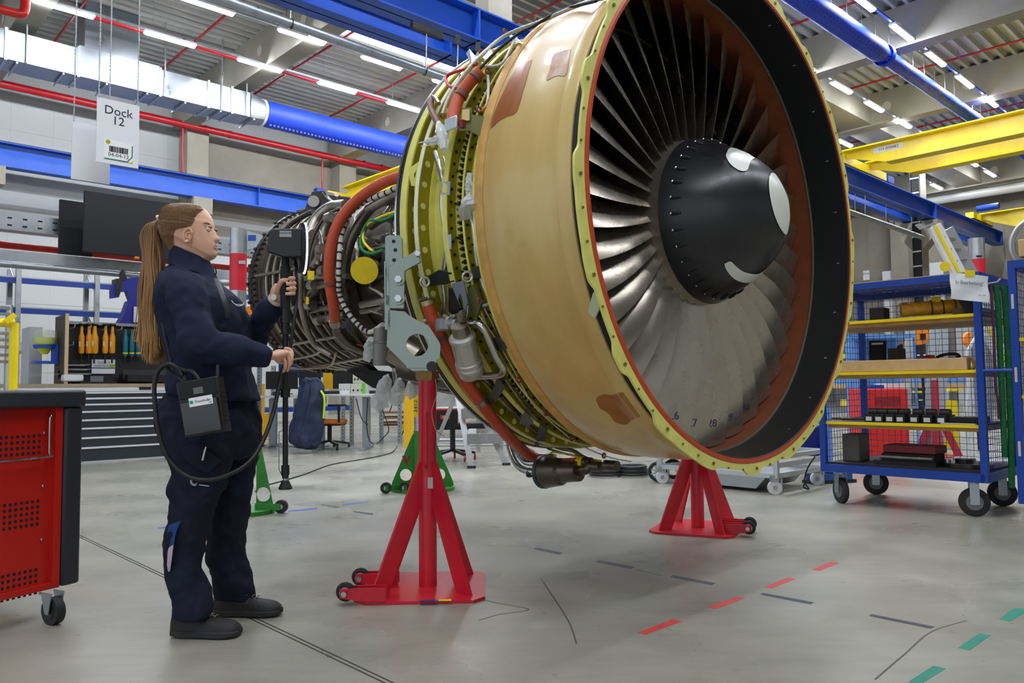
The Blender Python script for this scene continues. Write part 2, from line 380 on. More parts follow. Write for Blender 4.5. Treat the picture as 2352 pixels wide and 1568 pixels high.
light_row(11.75, 33.5 - 3 * 2.295, 5, ST, 9.45, 'linear tube light in the row past the concrete beam at right', 'row of tube lights past the concrete beam')
# red sprinkler mains and branches
for i, a in enumerate((5.05, 7.82, 10.67, 13.5, 16.3, 18.95, 21.8, 24.5, 27.3, 30.1, 34)):
    T = thing('sprinkler_pipe', '%s thin red sprinkler pipe crossing the roof, counted from the left' % ORD[i], 'pipe', A(a, 12, 10.3), 'red sprinkler branch pipes')
    MB().cyl(A(a, -15, 10.3), A(a, 24.6, 10.3), .035, 8).build('pipe', redpipe, T)
    for b in np.arange(-12, 24, 3.1): MB().cyl(A(a, b, 10.3), A(a, b, 10.5), .01, 6).build('hanger', steel, T)
T = thing('sprinkler_main', 'red sprinkler main running behind the upper row of tube lights', 'pipe', A(8, 20, 9.9))
MB().cyl(A(-10, 19.75, 9.75), A(18, 19.75, 9.75), .06, 12).build('pipe', redpipe, T)
T = thing('fire_main', 'thick red fire main pipe with couplings along the left wall', 'pipe', A(8, 25.2, 9.4))
MB().cyl(A(-10, 25, 9.5), A(30, 25, 9.36), .11, 16).build('pipe', redpipe, T)
for a in (9.8, 10.6, 15.8, 16.6, 4): MB().cyl(A(a, 25, 9.43), A(a + .08, 25, 9.43), .125, 16).build('coupling', redpipe, T)
for a in (9.9, 14.9): MB().cyl(A(a - .75, 25.1, 9.4), A(a - .75, 25.1, 7.2), .035, 8).build('drop_pipe', redpipe, T)
T = thing('pipe_elbow', 'bright red pipe elbow at the top left corner', 'pipe', atb(40, 35, 17))
MB().tube(smooth([atb(-60, 15, 17), atb(0, 22, 17), atb(45, 32, 17), atb(56, 24, 17), atb(58, 0, 17), atb(58, -60, 17)], 5), .085, 14).build('pipe', M('bright_red', (205, 35, 25), .3), T)
# silver rectangular duct, reducer, blue fabric duct
galv = M('duct_steel', (150, 156, 162), .36, .85, n=.12, ns=1.6, rv=.12)
zd = 8.9; bd = 20.55
T = thing('ventilation_duct', 'rectangular galvanised steel duct under the roof with a riser', 'duct', A(6, bd, zd))
def dpt(x, y): return atb(x, y, bd)
segs = [(-6, 3.2), (3.2, 5.0), (5.0, 6.9), (6.9, 8.15), (8.15, 9.35)]
hh = .36
for i, (a0, a1) in enumerate(segs):
    MB().hbox(a0, a1 - .02, bd, bd + .85, zd - hh, zd + .34 if i != 2 else zd + .42).build('duct_section', galv, T, bevel=.01)
for a in (3.2, 3.5, 5, 6.9, 8.15, 8.8): MB().hbox(a - .03, a + .03, bd - .03, bd + .88, zd - hh - .03, zd + .37).build('flange', steel, T)
MB().loft([[A(a, b, z) for b, z in pts] for a, pts in ((9.35, [(bd + .425 + .42 * x, zd - .01 + .35 * y) for x, y in [(max(-1, min(1, 1.414 * cos(t))), max(-1, min(1, 1.414 * sin(t)))) for t in [2 * pi * i / 32 for i in range(32)]]]), (9.85, [(bd + .425 + .36 * cos(2 * pi * i / 32), zd - .01 + .36 * sin(2 * pi * i / 32)) for i in range(32)]))]).build('reducer', galv, T)
MB().hbox(5.15, 6.4, bd + .1, bd + .8, zd + .4, ZC + .1).build('riser', galv, T)
for a in np.arange(-2, 10, .95): MB().hbox(a, a + .04, bd - .06, bd + .92, zd - hh - .07, zd - hh - .03).build('support_rail', steel, T)
for a in (1.5, 3.9, 7.0, 8.5, 9.2): MB().cyl(A(a, bd - .05, zd - hh), A(a, bd - .05, ZC), .02, 6).build('hanger', steel, T)
bfab = M('blue_fabric_duct', (28, 62, 190), .55, n=.1, ns=2)
T = thing('fabric_duct', 'round blue fabric air duct continuing from the grey steel duct', 'duct', A(12, bd + .4, zd))
MB().lathe(A(9.85, bd + .425, zd), D1, [(0, 0), (0, .37)] + [(x, .37 + .008 * (i % 2)) for i, x in enumerate(np.arange(.1, 18, .25))], 40).build('fabric_tube', bfab, T)
MB().lathe(A(9.85, bd + .425, zd), D1, [(-.02, .36), (-.02, .385), (.05, .385), (.05, .36)], 40).build('collar', white, T)
MB().tube([A(9.8, bd + .7, zd + .42), A(28, bd + .7, zd + .42)], .09, 10).build('insulated_pipe', steel, T)
s = MB()
for a in np.arange(10, 27, .12): s.hbox(a, a + .06, bd + .2, bd + .23, zd - .40, zd - .345)
s.build('seam_tape', bfab, T)
T = thing('fabric_duct', 'long round blue fabric air duct hanging across the upper right', 'duct', A(18, 7.42, 8))
c0 = atb(1863, 10, 7.42); zz = c0.z
MB().lathe(A(-6, 7.42, zz), D1, [(0, 0), (0, .27)] + [(x, (.27 if x < 19 else (.25 if x < 25.6 else .18)) + .008 * (i % 4 == 0)) for i, x in enumerate(np.arange(.1, 42, .3))], 44).build('fabric_tube', bfab, T)
MB().lathe(A(19.6, 7.42, zz), D1, [(0, .255), (.04, .27), (.14, .27), (.18, .18)], 44).build('joint_band', bfab, T)
s = MB()
for a in np.arange(4, 26, .16): 
    rn = .268 if a < 13 else (.25 if a < 19.6 else .18)
    for th in (3.9, 4.15): s.cyl(A(a, 7.42 + rn * cos(th), zz + rn * sin(th)), A(a, 7.42 + (rn + .01) * cos(th), zz + (rn + .01) * sin(th)), .012, 6)
s.build('air_nozzles', ink, T, kind='stuff')
for a in np.arange(8, 36, .8): MB().cyl(A(a, 7.42, zz + .2), A(a, 7.42, zz + .85), .008, 5).build('hanger', steel, T)
MB().cyl(A(-6, 7.42, zz + .85), A(36, 7.42, zz + .85), .008, 5).build('cable', steel, T)
# small grey pipe under the girder, and skirting pipes
T = thing('conduit_pipe', 'grey steel pipe hung on rods beside the big blue girder', 'pipe', A(10, 13, 7))
pa, pb = atb(550, 12, 12.6), atb(1030, 182, 12.6)
pd = (pb - pa).normalized()
MB().cyl(pa - pd * 6, pb + pd * 1.0, .085, 12).build('pipe', steel, T)
for px_, py_ in ((668, 55), (975, 163)): q = atb(px_, py_, 12.6); MB().cyl(q, V((q.x, q.y, ZC)), .012, 6).build('hanger_rod', steel, T); MB().torus(q, D1, .09, .012, 16, 6).build('clamp', darkmetal, T)
T = thing('compressed_air_pipe', 'grey pipe hung below the blue runway by thin rods at right', 'pipe', atb(2000, 500, 9.6))
pa, pb = atb(1955, 488, 9.6), atb(2118, 545, 9.6); pd = (pb - pa).normalized()
MB().cyl(pa - pd * 6, pb, .08, 12).build('pipe', steel, T)
for x_, y_, y2 in ((1964, 492, 445), (1987, 500, 448), (2035, 515, 470), (2094, 537, 498)):
    q = atb(x_, y_, 9.6); MB().cyl(q, atb(x_, y2, 9.6), .012, 6).build('hanger_rod', steel, T)
for i, (x0, y0, x1, y1) in enumerate(((2110, 452, 2352, 405), (2130, 462, 2352, 425))):
    T = solo(MB().cyl(atb(x0, y0, 15) if 0 else ata(x0, y0, 38.5), ata(x1 + 60, y1 - 8, 38.5), .22, 16), 'white_duct', M('white_duct', (226, 226, 220), .4, .2), ('upper' if i == 0 else 'lower') + ' of two pale round ducts crossing in front of the concrete end wall', 'duct')
# clamps hung on the girder
for i, (x, y, zlen) in enumerate(((980, 70, 90), (1052, 92, 70), (1098, 108, 30))):
    q = atb(x, y, 10.0)
    T = thing('girder_clamp', ['grey clamp with yellow end on the big blue girder, holding a long rod', 'small clamp and chain on the blue girder, left of two near the engine', 'small clamp and chain on the blue girder, nearest the engine'][i], 'clamp', q)
    if i == 0: MB().hbox((q @ D1) - .3, (q @ D1) + .3, q.dot(D2) - .04, q.dot(D2) + .04, q.z - .05, q.z + .05).build('clamp_bar', darkmetal, T)
    else: MB().box(q, (.08, .06, .16)).build('clamp_body', darkmetal, T)
    MB().cyl(q, atb(x - 2, y + zlen, 10.0), .012, 6).build('rod', steel, T)
# hanging signs
SB = 6.55
def sign(x0, y0, x1, y1, x2, y2, b, nm, lab):
    p0, p1, p2 = atb(x0, y0, b), atb(x1, y1, b), atb(x2, y2, b)
    h = p1.z - p2.z; wv = (p1 - p0); wv.z = 0; p1 = p0 + wv; T = thing('hanging_sign', lab, 'sign', p0 + wv * .5 - UP * h)
    MB().boxv(p0 + wv / 2 - UP * h / 2, wv / 2, D2 * .004, UP * h / 2).build('panel', paper, T)
    for k in (.04, .96):
        q = p0 + wv * k; s = MB()
        s.cyl(q, V((q.x, q.y, ZC)), .004, 6)
        z = q.z
        while z < min(ZC, 7): s.ball(V((q.x, q.y, z)), .007, 6, (1, 1, 1.5)); z += .03
        s.build('chain', steel, T)
    return T, p0, wv, h
T, p0, wv, h = sign(223, 222, 320, 245, 313, 388, SB, 'dock', 'white hanging sign reading Dock 12 with a barcode sticker')
Xs = wv.normalized(); nrm = -D2; base = p0 + nrm * .0055; W = wv.length
def sp(u, v): return base + Xs * (u * W) - UP * (v * h)
text('Dock', 'lettering', ink, T, sp(.5, .17), Xs, UP, .095); text('12', 'lettering', ink, T, sp(.5, .32), Xs, UP, .095)
lb = MB().boxv(sp(.52, .78), Xs * W * .34, D2 * .0008, UP * h * .15).build('barcode_label', M('label_white', (250, 250, 250), .5), T)
s = MB(); rr = random.Random(3); u = .30
while u < .74: wd = rr.choice((.006, .01, .016)); s.boxv(sp(u, .765) + nrm * .0015, Xs * W * wd / 1.2, D2 * .0004, UP * h * .045); u += wd + rr.choice((.012, .02))
s.build('barcode', ink, T)
text('04-04-12', 'lettering', ink, T, sp(.52, .855) + nrm * .0015, Xs, UP, .042)
MB().cyl(sp(.27, .665) + nrm * .001, sp(.27, .665) + nrm * .002, .018, 20).build('round_emblem', M('emblem_yellow', (190, 195, 60), .5), T)
text('H', 'lettering', M('emblem_green', (60, 120, 50), .5), T, sp(.27, .665) + nrm * .0028, Xs, UP, .026)
s = MB().boxv(sp(.84, .755) + nrm * .0015, Xs * .004, D2 * .0004, UP * h * .09); s.boxv(sp(.46, .925) + nrm * .0015, Xs * W * .27, D2 * .0004, UP * .004); s.bar(sp(.73, .925) + nrm * .0015, sp(.84, .84) + nrm * .0015, .008, .0008, D2)
s.build('green_stripe', M('label_green', (20, 120, 80), .5), T)
MB().prism([sp(.86, .9) + nrm * .001, sp(.86, .94) + nrm * .001, sp(.78, .94) + nrm * .001], nrm * .001).build('yellow_corner', yellowp, T)
sign(166, 277, 254, 300, 250, 429, 6.72, 'blank', 'blank white hanging sign just behind the dock sign')
# ------------------------------------------------------------ engine
YAW = .767; RE = 1.19
C0 = V((.953 * RE, 3.1169 * RE, HC + .6871 * RE)); EX = V((-sin(YAW), cos(YAW), 0)); EU = V((cos(YAW), sin(YAW), 0))
def E(s, r, ph):   # ph in degrees: 0 = far side, 90 = top, 180 = camera side
    t = radians(ph); return C0 + EX * s + (EU * cos(t) + UP * sin(t)) * r
def EC(x, y, r):   # where the sight line meets the cylinder of radius r round the engine axis (nearest approach when it misses)
    d = ray(x, y); d = d / d.length; o = CP - C0
    dp = d - EX * d.dot(EX); op = o - EX * o.dot(EX)
    a = dp.dot(dp); b = 2 * dp.dot(op); c = op.dot(op) - r * r; q = b * b - 4 * a * c
    t = -b / (2 * a) if q < 0 else (-b - sqrt(q)) / (2 * a)
    P = CP + d * t
    return P
def hit(x, y, prof, off=.002):   # sight line against a surface of revolution
    d = ray(x, y); d = d / d.length; S = [p[0] for p in prof]; Rr = [p[1] for p in prof]
    def g(t):
        P = CP + d * t - C0; sx = P.dot(EX); return (P - EX * sx).length - (np.interp(sx, S, Rr) + off), sx
    t = 1.; pr = g(t)[0]
    while t < 8:
        t2 = t + .01; v, sx = g(t2)
        if v < 0 <= pr and S[0] - .02 <= sx <= S[-1] + .02:
            a, b = t, t2
            for _ in range(18):
                m = (a + b) / 2
                if g(m)[0] < 0: b = m
                else: a = m
            return CP + d * b
        pr = v; t = t2
    return EC(x, y, Rr[len(Rr) // 2])
def patch(mb, PA, PB, prof, n=8, off=.002, k=8):
    PA = [tuple(p)[:2] for p in smooth([(x, y, 0) for x, y in PA], k)]; PB = [tuple(p)[:2] for p in smooth([(x, y, 0) for x, y in PB], k)]
    m = len(PA); vs = []
    for i in range(n + 1):
        t = i / n
        for a, b in zip(PA, PB): vs.append(hit(a[0] * (1 - t) + b[0] * t, a[1] * (1 - t) + b[1] * t, prof, off))
    mb.add(vs, [(i * m + j, i * m + j + 1, (i + 1) * m + j + 1, (i + 1) * m + j) for i in range(n) for j in range(m - 1)])
ENG = thing('jet_engine', 'large uncowled turbofan engine with golden fan case and black spinner, carried by red stands', 'jet engine', C0 + EX * 1.2)
P3 = lambda mb, name, mat, par=ENG, **k: mb.build(name, mat, par, **k)
rotm = (1, 1, 1)
gold = M('golden_composite', (214, 186, 118), .33, 0, col2=(190, 152, 82), ns=3, bump=.05, bs=40, stretch=(1, 1, .25), coat=.35, thr=(.3, .7))
golde = M('golden_edge', (204, 156, 80), .4, 0, n=.25, ns=12)
prim = M('green_primer', (232, 228, 128), .32, .1, col2=(206, 198, 80), ns=7, rv=.08)
primd = M('olive_primer', (120, 116, 42), .4, .2, n=.2, ns=9)
yel = M('yellow_flange', (226, 222, 120), .45, 0, n=.12, ns=14, bump=.05)
seal = M('orange_seal', (196, 74, 34), .4, 0, n=.12, ns=9)
liner = M('black_liner', (26, 27, 30), .38, 0, n=.15, ns=60)
rub_ = M('brown_rub_strip', (128, 66, 34), .5, n=.2, ns=9)
GP = [(.074, 1.172), (.077, 1.182), (.1, 1.192), (.14, 1.193), (.144, 1.181), (.21, 1.172), (.3, 1.186), (.45, 1.19), (.56, 1.182), (.585, 1.176), (.6, 1.186), (.63, 1.186), (.64, 1.17), (.642, 1.11)]
P3(MB().lathe(C0, EX, GP, 192, u=EU), 'fan_case', gold, ang=25)
P3(MB().lathe(C0, EX, [(.585, 1.178), (.6, 1.189), (.628, 1.189), (.641, 1.172)], 192, u=EU), 'fan_case_rear_edge', golde)
# ring of the inlet flange, scalloped
def rf(j, t, r):
    d = math.degrees(t) % 18.; k = 1 if 3 < d < 15 else 0
    e = min(1, max(0, (d - 2) / 2)) * min(1, max(0, (16 - d) / 2))
    return r - .026 * e * (1 if int(math.degrees(t) // 18) % 3 else .2) if j in (1, 2) else r
P3(MB().lathe(C0, EX, [(0, 1.186), (0, 1.243), (.012, 1.243), (.012, 1.186)], 480, u=EU, closed=True, rf=rf), 'inlet_flange', yel)
s = MB()
for i in range(60):
    p = E(-.002, 1.214, i * 6 + 1.2); s.cyl(p, p - EX * .004, .0055 if i % 3 else .008, 8)
P3(s, 'flange_hole', primd, kind='stuff')
P3(MB().lathe(C0, EX, [(.012, 1.20), (.03, 1.176), (.078, 1.176)], 128, u=EU), 'seal_gap', ink)
s = MB().lathe(C0, EX, [(-.003, 1.165), (-.006, 1.178), (0, 1.189), (.004, 1.189), (.004, 1.165)], 192, u=EU)
P3(s, 'orange_seal_ring', seal)
P3(MB().lathe(C0, EX, [(-.001, 1.167), (.004, 1.16), (.2, 1.147), (.21, 1.147)], 192, u=EU), 'acoustic_liner', liner)
P3(MB().lathe(C0, EX, [(.2, 1.149), (.2, 1.140), (.208, 1.14), (.208, 1.149)], 192, u=EU), 'liner_edge_ring', M('grey_edge', (118, 116, 108), .5, .3))
P3(MB().lathe(C0, EX, [(.208, 1.152), (.47, 1.152)], 160, u=EU), 'rub_strip', rub_)
P3(MB().lathe(C0, EX, [(.47, 1.152), (.5, 1.14), (1.15, 1.0)], 128, u=EU), 'inner_wall', M('dark_inner_wall', (38, 36, 34), .4, n=.2, ns=9))
# little lozenge marks on the liner
s = MB()
for i in range(48):
    ph = i * 7.5 + 2; c = E(.03 + (.03 if i % 2 else .09), 1.1575 - .002 * (1 + (i % 2) * -1), ph); q = E(.1, 1.0, ph)
    nr = (C0 + EX * .09 - c); nr = (nr - EX * nr.dot(EX)).normalized(); tg = EX.cross(nr)
    c = c + nr * .002; s.add([c + EX * .010, c + tg * .0035, c - EX * .010, c - tg * .0035], [(0, 1, 2, 3)])
P3(s, 'liner_mark', M('mark_grey', (190, 190, 185), .5), kind='stuff')
# fan blades
NB = 38
titan = M('titanium_blade', (176, 168, 154), .27, .82, n=.12, ns=5, rv=.05)
tiped = M('blade_coating', (74, 68, 58), .5, .35, n=.2, ns=9)
def blade_mesh():
    mb = MB(); L = []; n = 10; m = 18
    for i in range(m + 1):
        t = i / m; r = .40 + t * (1.143 - .40); be = radians(22 + 42 * t ** .85); ch = .23 + .10 * t; th = .016 * (1 - t) + .005
        s0 = .262 - .035 * sin(pi * t) + .03 * t; c = []
        for k in range(n + 1):
            x = k / n; cam = .10 * (1 - .6 * t) * ch * 4 * x * (1 - x); c.append((x, cam + th * sqrt(max(0, x * (1 - x))) * 1.2, cam - th * sqrt(max(0, x * (1 - x))) * 1.2))
        ringp = []
        for x, a, b in c + [(q[0], q[2], q[2]) for q in c[-2:0:-1]]:
            sx = s0 + x * ch * cos(be) - a * sin(be); tt = -(x * ch * sin(be) + a * cos(be)) + .30 * ch * sin(be) + .05 * sin(pi * t) * .6
            ang = tt / r
            ringp.append(V((sx, r, ang)))
        L.append(ringp)
    return L
BL = blade_mesh()
def place(L, ph):
    out = []
    for rg in L:
        out.append([C0 + EX * p.x + (EU * cos(radians(ph) + p.z) + UP * sin(radians(ph) + p.z)) * p.y for p in rg])
    return out
FAN = P3(MB().lathe(C0, EX, [(.225, .2), (.225, .405), (.25, .412), (.5, .47)], 96, u=EU), 'fan_hub', titan)
for i in range(NB):
    P3(MB().loft(place(BL, i * 360 / NB + 3)), 'fan_blade', titan, ang=50)
# pencilled blade numbers
bi = M('blue_marker', (70, 60, 110), .6)
from mathutils.bvhtree import BVHTree
_b = MB()
for i in range(NB): _b.loft(place(BL, i * 360 / NB + 3))
tree = BVHTree.FromPolygons([V(p) for p in _b.v], _b.f)
for num, x, y in (('27', 1590, 972), ('28', 1636, 972), ('9', 1678, 958), ('30', 1712, 936), ('26', 1548, 955)):
    d = ray(x, y).normalized(); P, nb, _, _ = tree.ray_cast(CP, d)
    if P is None: continue
    if nb.dot(d) > 0: nb = -nb
    tx_ = UP.cross(nb).normalized(); text(num, 'marker_number', bi, ENG, P + nb * .0015, tx_, nb.cross(tx_), .055)
# outlet guide vanes + added dark disk behind the fan
vd = M('guide_vane', (46, 44, 42), .35, .7)
for i in range(44):
    ph = i * 360 / 44; a = E(.72, .5, ph); b = E(.72, 1.11, ph); c = E(.86, 1.09, ph); d = E(.86, .5, ph); t = EX.cross((b - a).normalized()) * .004
    P3(MB().boxv((a + b + c + d) / 4, (b - a) / 2, (d - a) / 2 + t * 8, t), 'guide_vane', vd)
P3(MB().lathe(C0, EX, [(.5, .47), (.95, .5), (1.22, .47)], 64, u=EU), 'inner_casing', vd)
P3(MB().lathe(C0, EX, [(1.1, .45), (1.12, 1.05)], 64, u=EU), 'frame_shade_disk', M('frame_shade', (30, 29, 28), .6))  # disk added to keep the open duct dark between the blades
# spinner
SPN = [(.218 - .40 * x, .415 * (1 - x) ** .4) for x in (1, .997, .985, .96, .92, .86, .78, .68, .56, .44, .32, .2, .1, 0)]
spm = M('spinner_black', (28, 29, 32), .3, n=.12, ns=4, bump=.03, bs=9, rv=.08)
sp2 = [(.218 - .40 * x, .415 * (1 - x) ** .4) for x in [1 - (i / 60) ** 1.8 for i in range(61)]]
SPIN = P3(MB().lathe(C0, EX, sp2, 96, u=EU), 'spinner', spm, ang=80)
wm = M('spinner_white', (226, 228, 220), .3, n=.03, ns=20)
Z5 = lambda pts: [(1440 + a / 3.41, 280 + b / 3.41) for a, b in pts]
sp3 = [(a - .0022, r + .0012) for a, r in sp2]
s = MB(); patch(s, Z5([(782, 240), (800, 207), (840, 203), (900, 225), (960, 252), (1003, 282)]), Z5([(774, 262), (800, 315), (848, 360), (900, 383), (945, 372), (966, 300)]), sp3, k=5); P3(s, 'spinner_mark', wm, SPIN, label='white comma mark near the top of the spinner')
s = MB(); patch(s, Z5([(1130, 400), (1160, 405), (1210, 480), (1252, 570), (1272, 660), (1276, 760), (1262, 850), (1250, 882)]), Z5([(1114, 430), (1112, 480), (1118, 560), (1135, 650), (1160, 740), (1195, 820), (1230, 872), (1246, 882)]), sp3, k=5); P3(s, 'spinner_mark', wm, SPIN, label='large white mark on the spinner nose')
s = MB(); patch(s, Z5([(800, 1092), (822, 1098), (860, 1135), (910, 1170), (970, 1188), (1030, 1190), (1090, 1155)]), Z5([(764, 1110), (775, 1150), (815, 1205), (860, 1240), (915, 1258), (970, 1255), (1030, 1215)]), sp3, k=5); P3(s, 'spinner_mark', wm, SPIN, label='white crescent mark low on the spinner')
s = MB(); s2 = MB()
for i in range(32):
    ph = i * 11.25 + 4
    nr = (EU * cos(radians(ph)) + UP * sin(radians(ph)) - EX * .42).normalized(); a = E(.165, .3915, ph); b = E(.122, .373, ph)
    s.tube([a + nr * .001, (a + b) / 2 + nr * .002, b + nr * .001], [.009, .010, .006], 8); s2.ball(a + nr * .006 , .0065, 6)
P3(s, 'bolt_pocket', ink, SPIN, kind='stuff'); P3(s2, 'spinner_bolt', chrome, SPIN, kind='stuff')
# patches on the golden case
s = MB(); patch(s, [(1127, 294), (1131, 270), (1148, 228), (1178, 168), (1195, 149), (1222, 136)], [(1131, 292), (1146, 277), (1162, 268), (1186, 256), (1202, 205), (1221, 138)], GP); P3(s, 'repair_patch', M('brown_patch', (160, 92, 36), .3, n=.15, ns=9), label='glossy brown repair patch high on the fan case')
s = MB(); patch(s, [(1253, 183), (1262, 160), (1270, 127), (1290, 117), (1312, 112)], [(1258, 184), (1270, 177), (1282, 173), (1300, 170), (1310, 115)], GP); P3(s, 'repair_patch', M('pale_patch', (206, 182, 168), .35, col2=(176, 120, 70), ns=14), label='square pale repair patch near the top of the fan case')
s = MB(); patch(s, [(1369, 920), (1372, 912), (1388, 906), (1405, 908), (1425, 902), (1432, 903)], [(1378, 938), (1398, 950), (1412, 968), (1436, 975), (1452, 964), (1470, 957)], GP); P3(s, 'repair_patch', M('stain_patch', (150, 88, 24), .3, col2=(176, 120, 60), ns=12), label='ragged brown stained patch low on the fan case')
# rear fan frame: cylinder, flanges
RP = [(.642, 1.10), (.655, 1.10), (.655, 1.165), (.668, 1.165), (.668, 1.105), (.76, 1.10), (.76, 1.138), (.772, 1.138), (.772, 1.10), (.865, 1.098), (.865, 1.15), (.9, 1.15), (.902, 1.085), (1.04, 1.08), (1.045, 1.10), (1.065, 1.10), (1.065, 1.165), (1.085, 1.165), (1.087, 1.07), (1.15, 1.06), (1.155, 1.165)]
P3(MB().lathe(C0, EX, RP, 160, u=EU), 'fan_frame_shell', prim, ang=25)
P3(MB().lathe(C0, EX, [(1.155, 1.158), (1.155, 1.168), (1.175, 1.172), (1.2, 1.172), (1.2, 1.05)], 160, u=EU), 'rear_flange_ring', yel, ang=25)
P3(MB().lathe(C0, EX, [(1.2, 1.172), (1.203, 1.176), (1.216, 1.176), (1.218, 1.1)], 160, u=EU), 'edge_seal', black)
P3(MB().lathe(C0, EX, [(1.218, 1.165), (1.22, 1.178), (1.232, 1.18), (1.24, 1.172), (1.245, 1.08)], 160, u=EU), 'bright_edge_ring', chrome)
P3(MB().lathe(C0, EX, [(1.06, 1.167), (1.06, 1.17), (1.088, 1.17), (1.088, 1.167)], 160, u=EU), 'flange_lip', M('pale_lip', (236, 236, 200), .4))
web = M('web_shade', (150, 140, 34), .3, .35, n=.2, ns=8)  # darker olive paints in the dim glancing reflections
for s_, ri, ro in ((1.1535, 1.062, 1.160), (1.0635, 1.10, 1.160), (.6535, 1.10, 1.16), (.7585, 1.10, 1.134), (.8635, 1.10, 1.146)): P3(MB().lathe(C0, EX, [(s_, ri), (s_ - .001, ri), (s_ - .001, ro), (s_, ro)], 160, u=EU), 'web_shade_ring', web)  # overlay rings that paint the flange faces darker, as reflections leave them
for s_, r_ in ((.672, 1.106), (.774, 1.101), (1.09, 1.072)): P3(MB().lathe(C0, EX, [(s_, r_), (s_ + .0, r_ + .0015), (s_ + .02, r_ + .001), (s_ + .02, r_)], 160, u=EU), 'recess_shade_band', web)  # thin bands painting the same dimness into recesses at the flange feet
hm = M('hole_light', (210, 206, 120), .5); s = MB()
for i in range(90):
    ph = 60 + i * 2.67
    for sx, r in ((1.1522, 1.118), (1.0622, 1.135)):
        if i % 2 and sx < 1.1: continue
        p = E(sx, r, ph); s.cyl(p, p - EX * .001, .0155 if i % 2 == 0 else .006, 14)
P3(s, 'lightening_hole', hm, kind='stuff')
s = MB(); bolt = MB()
for i in range(160):
    ph = 62 + i * 1.55
    for sx, r, d in ((.71, 1.102, 0), (.82, 1.10, .5), (.95, 1.084, .2), (1.02, 1.082, .7)):
        if sx > .94 and 120 < ph < 205: continue
        p = E(sx, r, ph + d); q = E(sx, r + .022, ph + d); bolt.cyl(p, q, .0075, 6); bolt.cyl(E(sx, r + .002, ph + d), E(sx, r + .008, ph + d), .012, 6)
    for sx, r in ((.655, 1.14), (.865, 1.128), (.76, 1.122)):
        if i % 2: p = E(sx, r, ph); bolt.cyl(p, p - EX * .01, .007, 6)
P3(bolt, 'flange_bolt', darkmetal, kind='stuff')
# ------------------------------------------------------------ engine core
cm = M('core_metal', (152, 144, 132), .34, .85, n=.35, ns=8, rv=.1)
cmd = M('core_metal_dark', (108, 100, 90), .36, .85, n=.35, ns=9)
cml = M('core_metal_light', (166, 160, 150), .32, .9, n=.2, ns=9)
P3(MB().lathe(C0, EX, [(1.2, .5), (1.3, .52), (1.5, .44), (1.7, .40), (2.2, .40), (2.35, .47), (2.6, .50), (2.75, .47)], 80, u=EU), 'compressor_case', cmd)
LP = [(2.7, .46), (2.75, .55), (2.85, .57)]
for i in range(9): s0 = 2.86 + i * .1; r = .575 + .0085 * i; LP += [(s0, r), (s0 + .07, r + .003), (s0 + .075, r + .02), (s0 + .09, r + .02), (s0 + .095, r)]
LP += [(3.78, .64), (3.79, .672), (3.83, .672), (3.835, .6)]
P3(MB().lathe(C0, EX, LP, 96, u=EU), 'turbine_case', cmd, ang=25)
for i in range(8): P3(MB().torus(C0 + EX * (2.95 + i * .095), EX, .612 + .007 * i, .011, 96, 8), 'cooling_manifold', cml)
P3(MB().lathe(C0, EX, [(3.83, .66), (3.84, .685), (3.875, .685), (3.88, .5), (3.9, .3), (3.9, 0)], 96, u=EU), 'rear_flange', darkmetal)
s = MB()
for i in range(90):
    p = E(3.80, .66, i * 4); s.cyl(p, E(3.80, .688, i * 4), .012, 6); s.cyl(E(3.9, .672, i * 4), E(3.78, .672, i * 4), .009, 6)
    if i % 3 == 0: s.ball(E(3.87, .69, i * 4), .016, 6)
P3(s, 'flange_bolt', darkmetal, kind='stuff')
for ph in (95, 120, 150, 176, 200, 225, 250):   # axial tie bars across the manifolds
    P3(MB().tube([E(2.9, .63, ph), E(3.74, .69, ph)], .011, 8), 'manifold_bracket', cml)
P3(MB().lathe(C0, EX, [(2.66, .50), (2.67, .6), (2.7, .6), (2.71, .5)], 96, u=EU), 'casing_flange', cm)
P3(MB().lathe(C0, EX, [(2.28, .44), (2.29, .53), (2.32, .53), (2.33, .44)], 96, u=EU), 'casing_flange', cm)
P3(MB().lathe(C0, EX, [(1.62, .40), (1.63, .47), (1.66, .47), (1.67, .40)], 96, u=EU), 'casing_flange', cm)
def pipe(name, pts, r, rad, mat, n=12, k=6, **kw):   # pts in picture, lying at radius r (or a list of radii)
    rr = r if isinstance(r, (list, tuple)) else [r] * len(pts)
    return P3(MB().tube(smooth([EC(x, y, q) for (x, y), q in zip(pts, rr)], k), rad, n), name, mat, **kw)
orange = M('orange_silicone_hose', (196, 78, 44), .45, n=.12, ns=14, bump=.1, bs=40)
brownh = M('brown_hose', (120, 76, 66), .5, n=.2, ns=12)
white_s = M('white_sleeve', (214, 210, 200), .6, n=.1, ns=30)
# hoses seen on the core
pipe('orange_hose', [(960, 396), (926, 404), (880, 420), (832, 450), (794, 488), (768, 535), (757, 590), (757, 645), (766, 700), (770, 740)], [.75, .78, .78, .78, .78, .78, .77, .76, .75, .74], .036, orange, 20)
for x, y, d in ((757, 552, (1, .25)), (759, 650, (1, .1)), (772, 741, (1, -.15))):
    pass
pipe('hose_end', [(770, 738), (776, 765), (800, 790), (850, 810)], [.72, .70, .66, .6], .033, cmd, 16)
pipe('hose_clamp', [(769, 734), (771, 746)], .74, .042, cml, 18)
pipe('hose_clamp', [(758, 548), (757, 554)], .77, .0385, brownh, 18)
pipe('hose_clamp', [(758, 648), (759, 655)], .76, .0385, brownh, 18)
pipe('white_harness', [(926, 422), (880, 446), (838, 462), (806, 488), (786, 530), (779, 590), (778, 640), (780, 676), (796, 712), (822, 745), (850, 762), (880, 745)], .74, .016, white_s, 10)
s = MB()
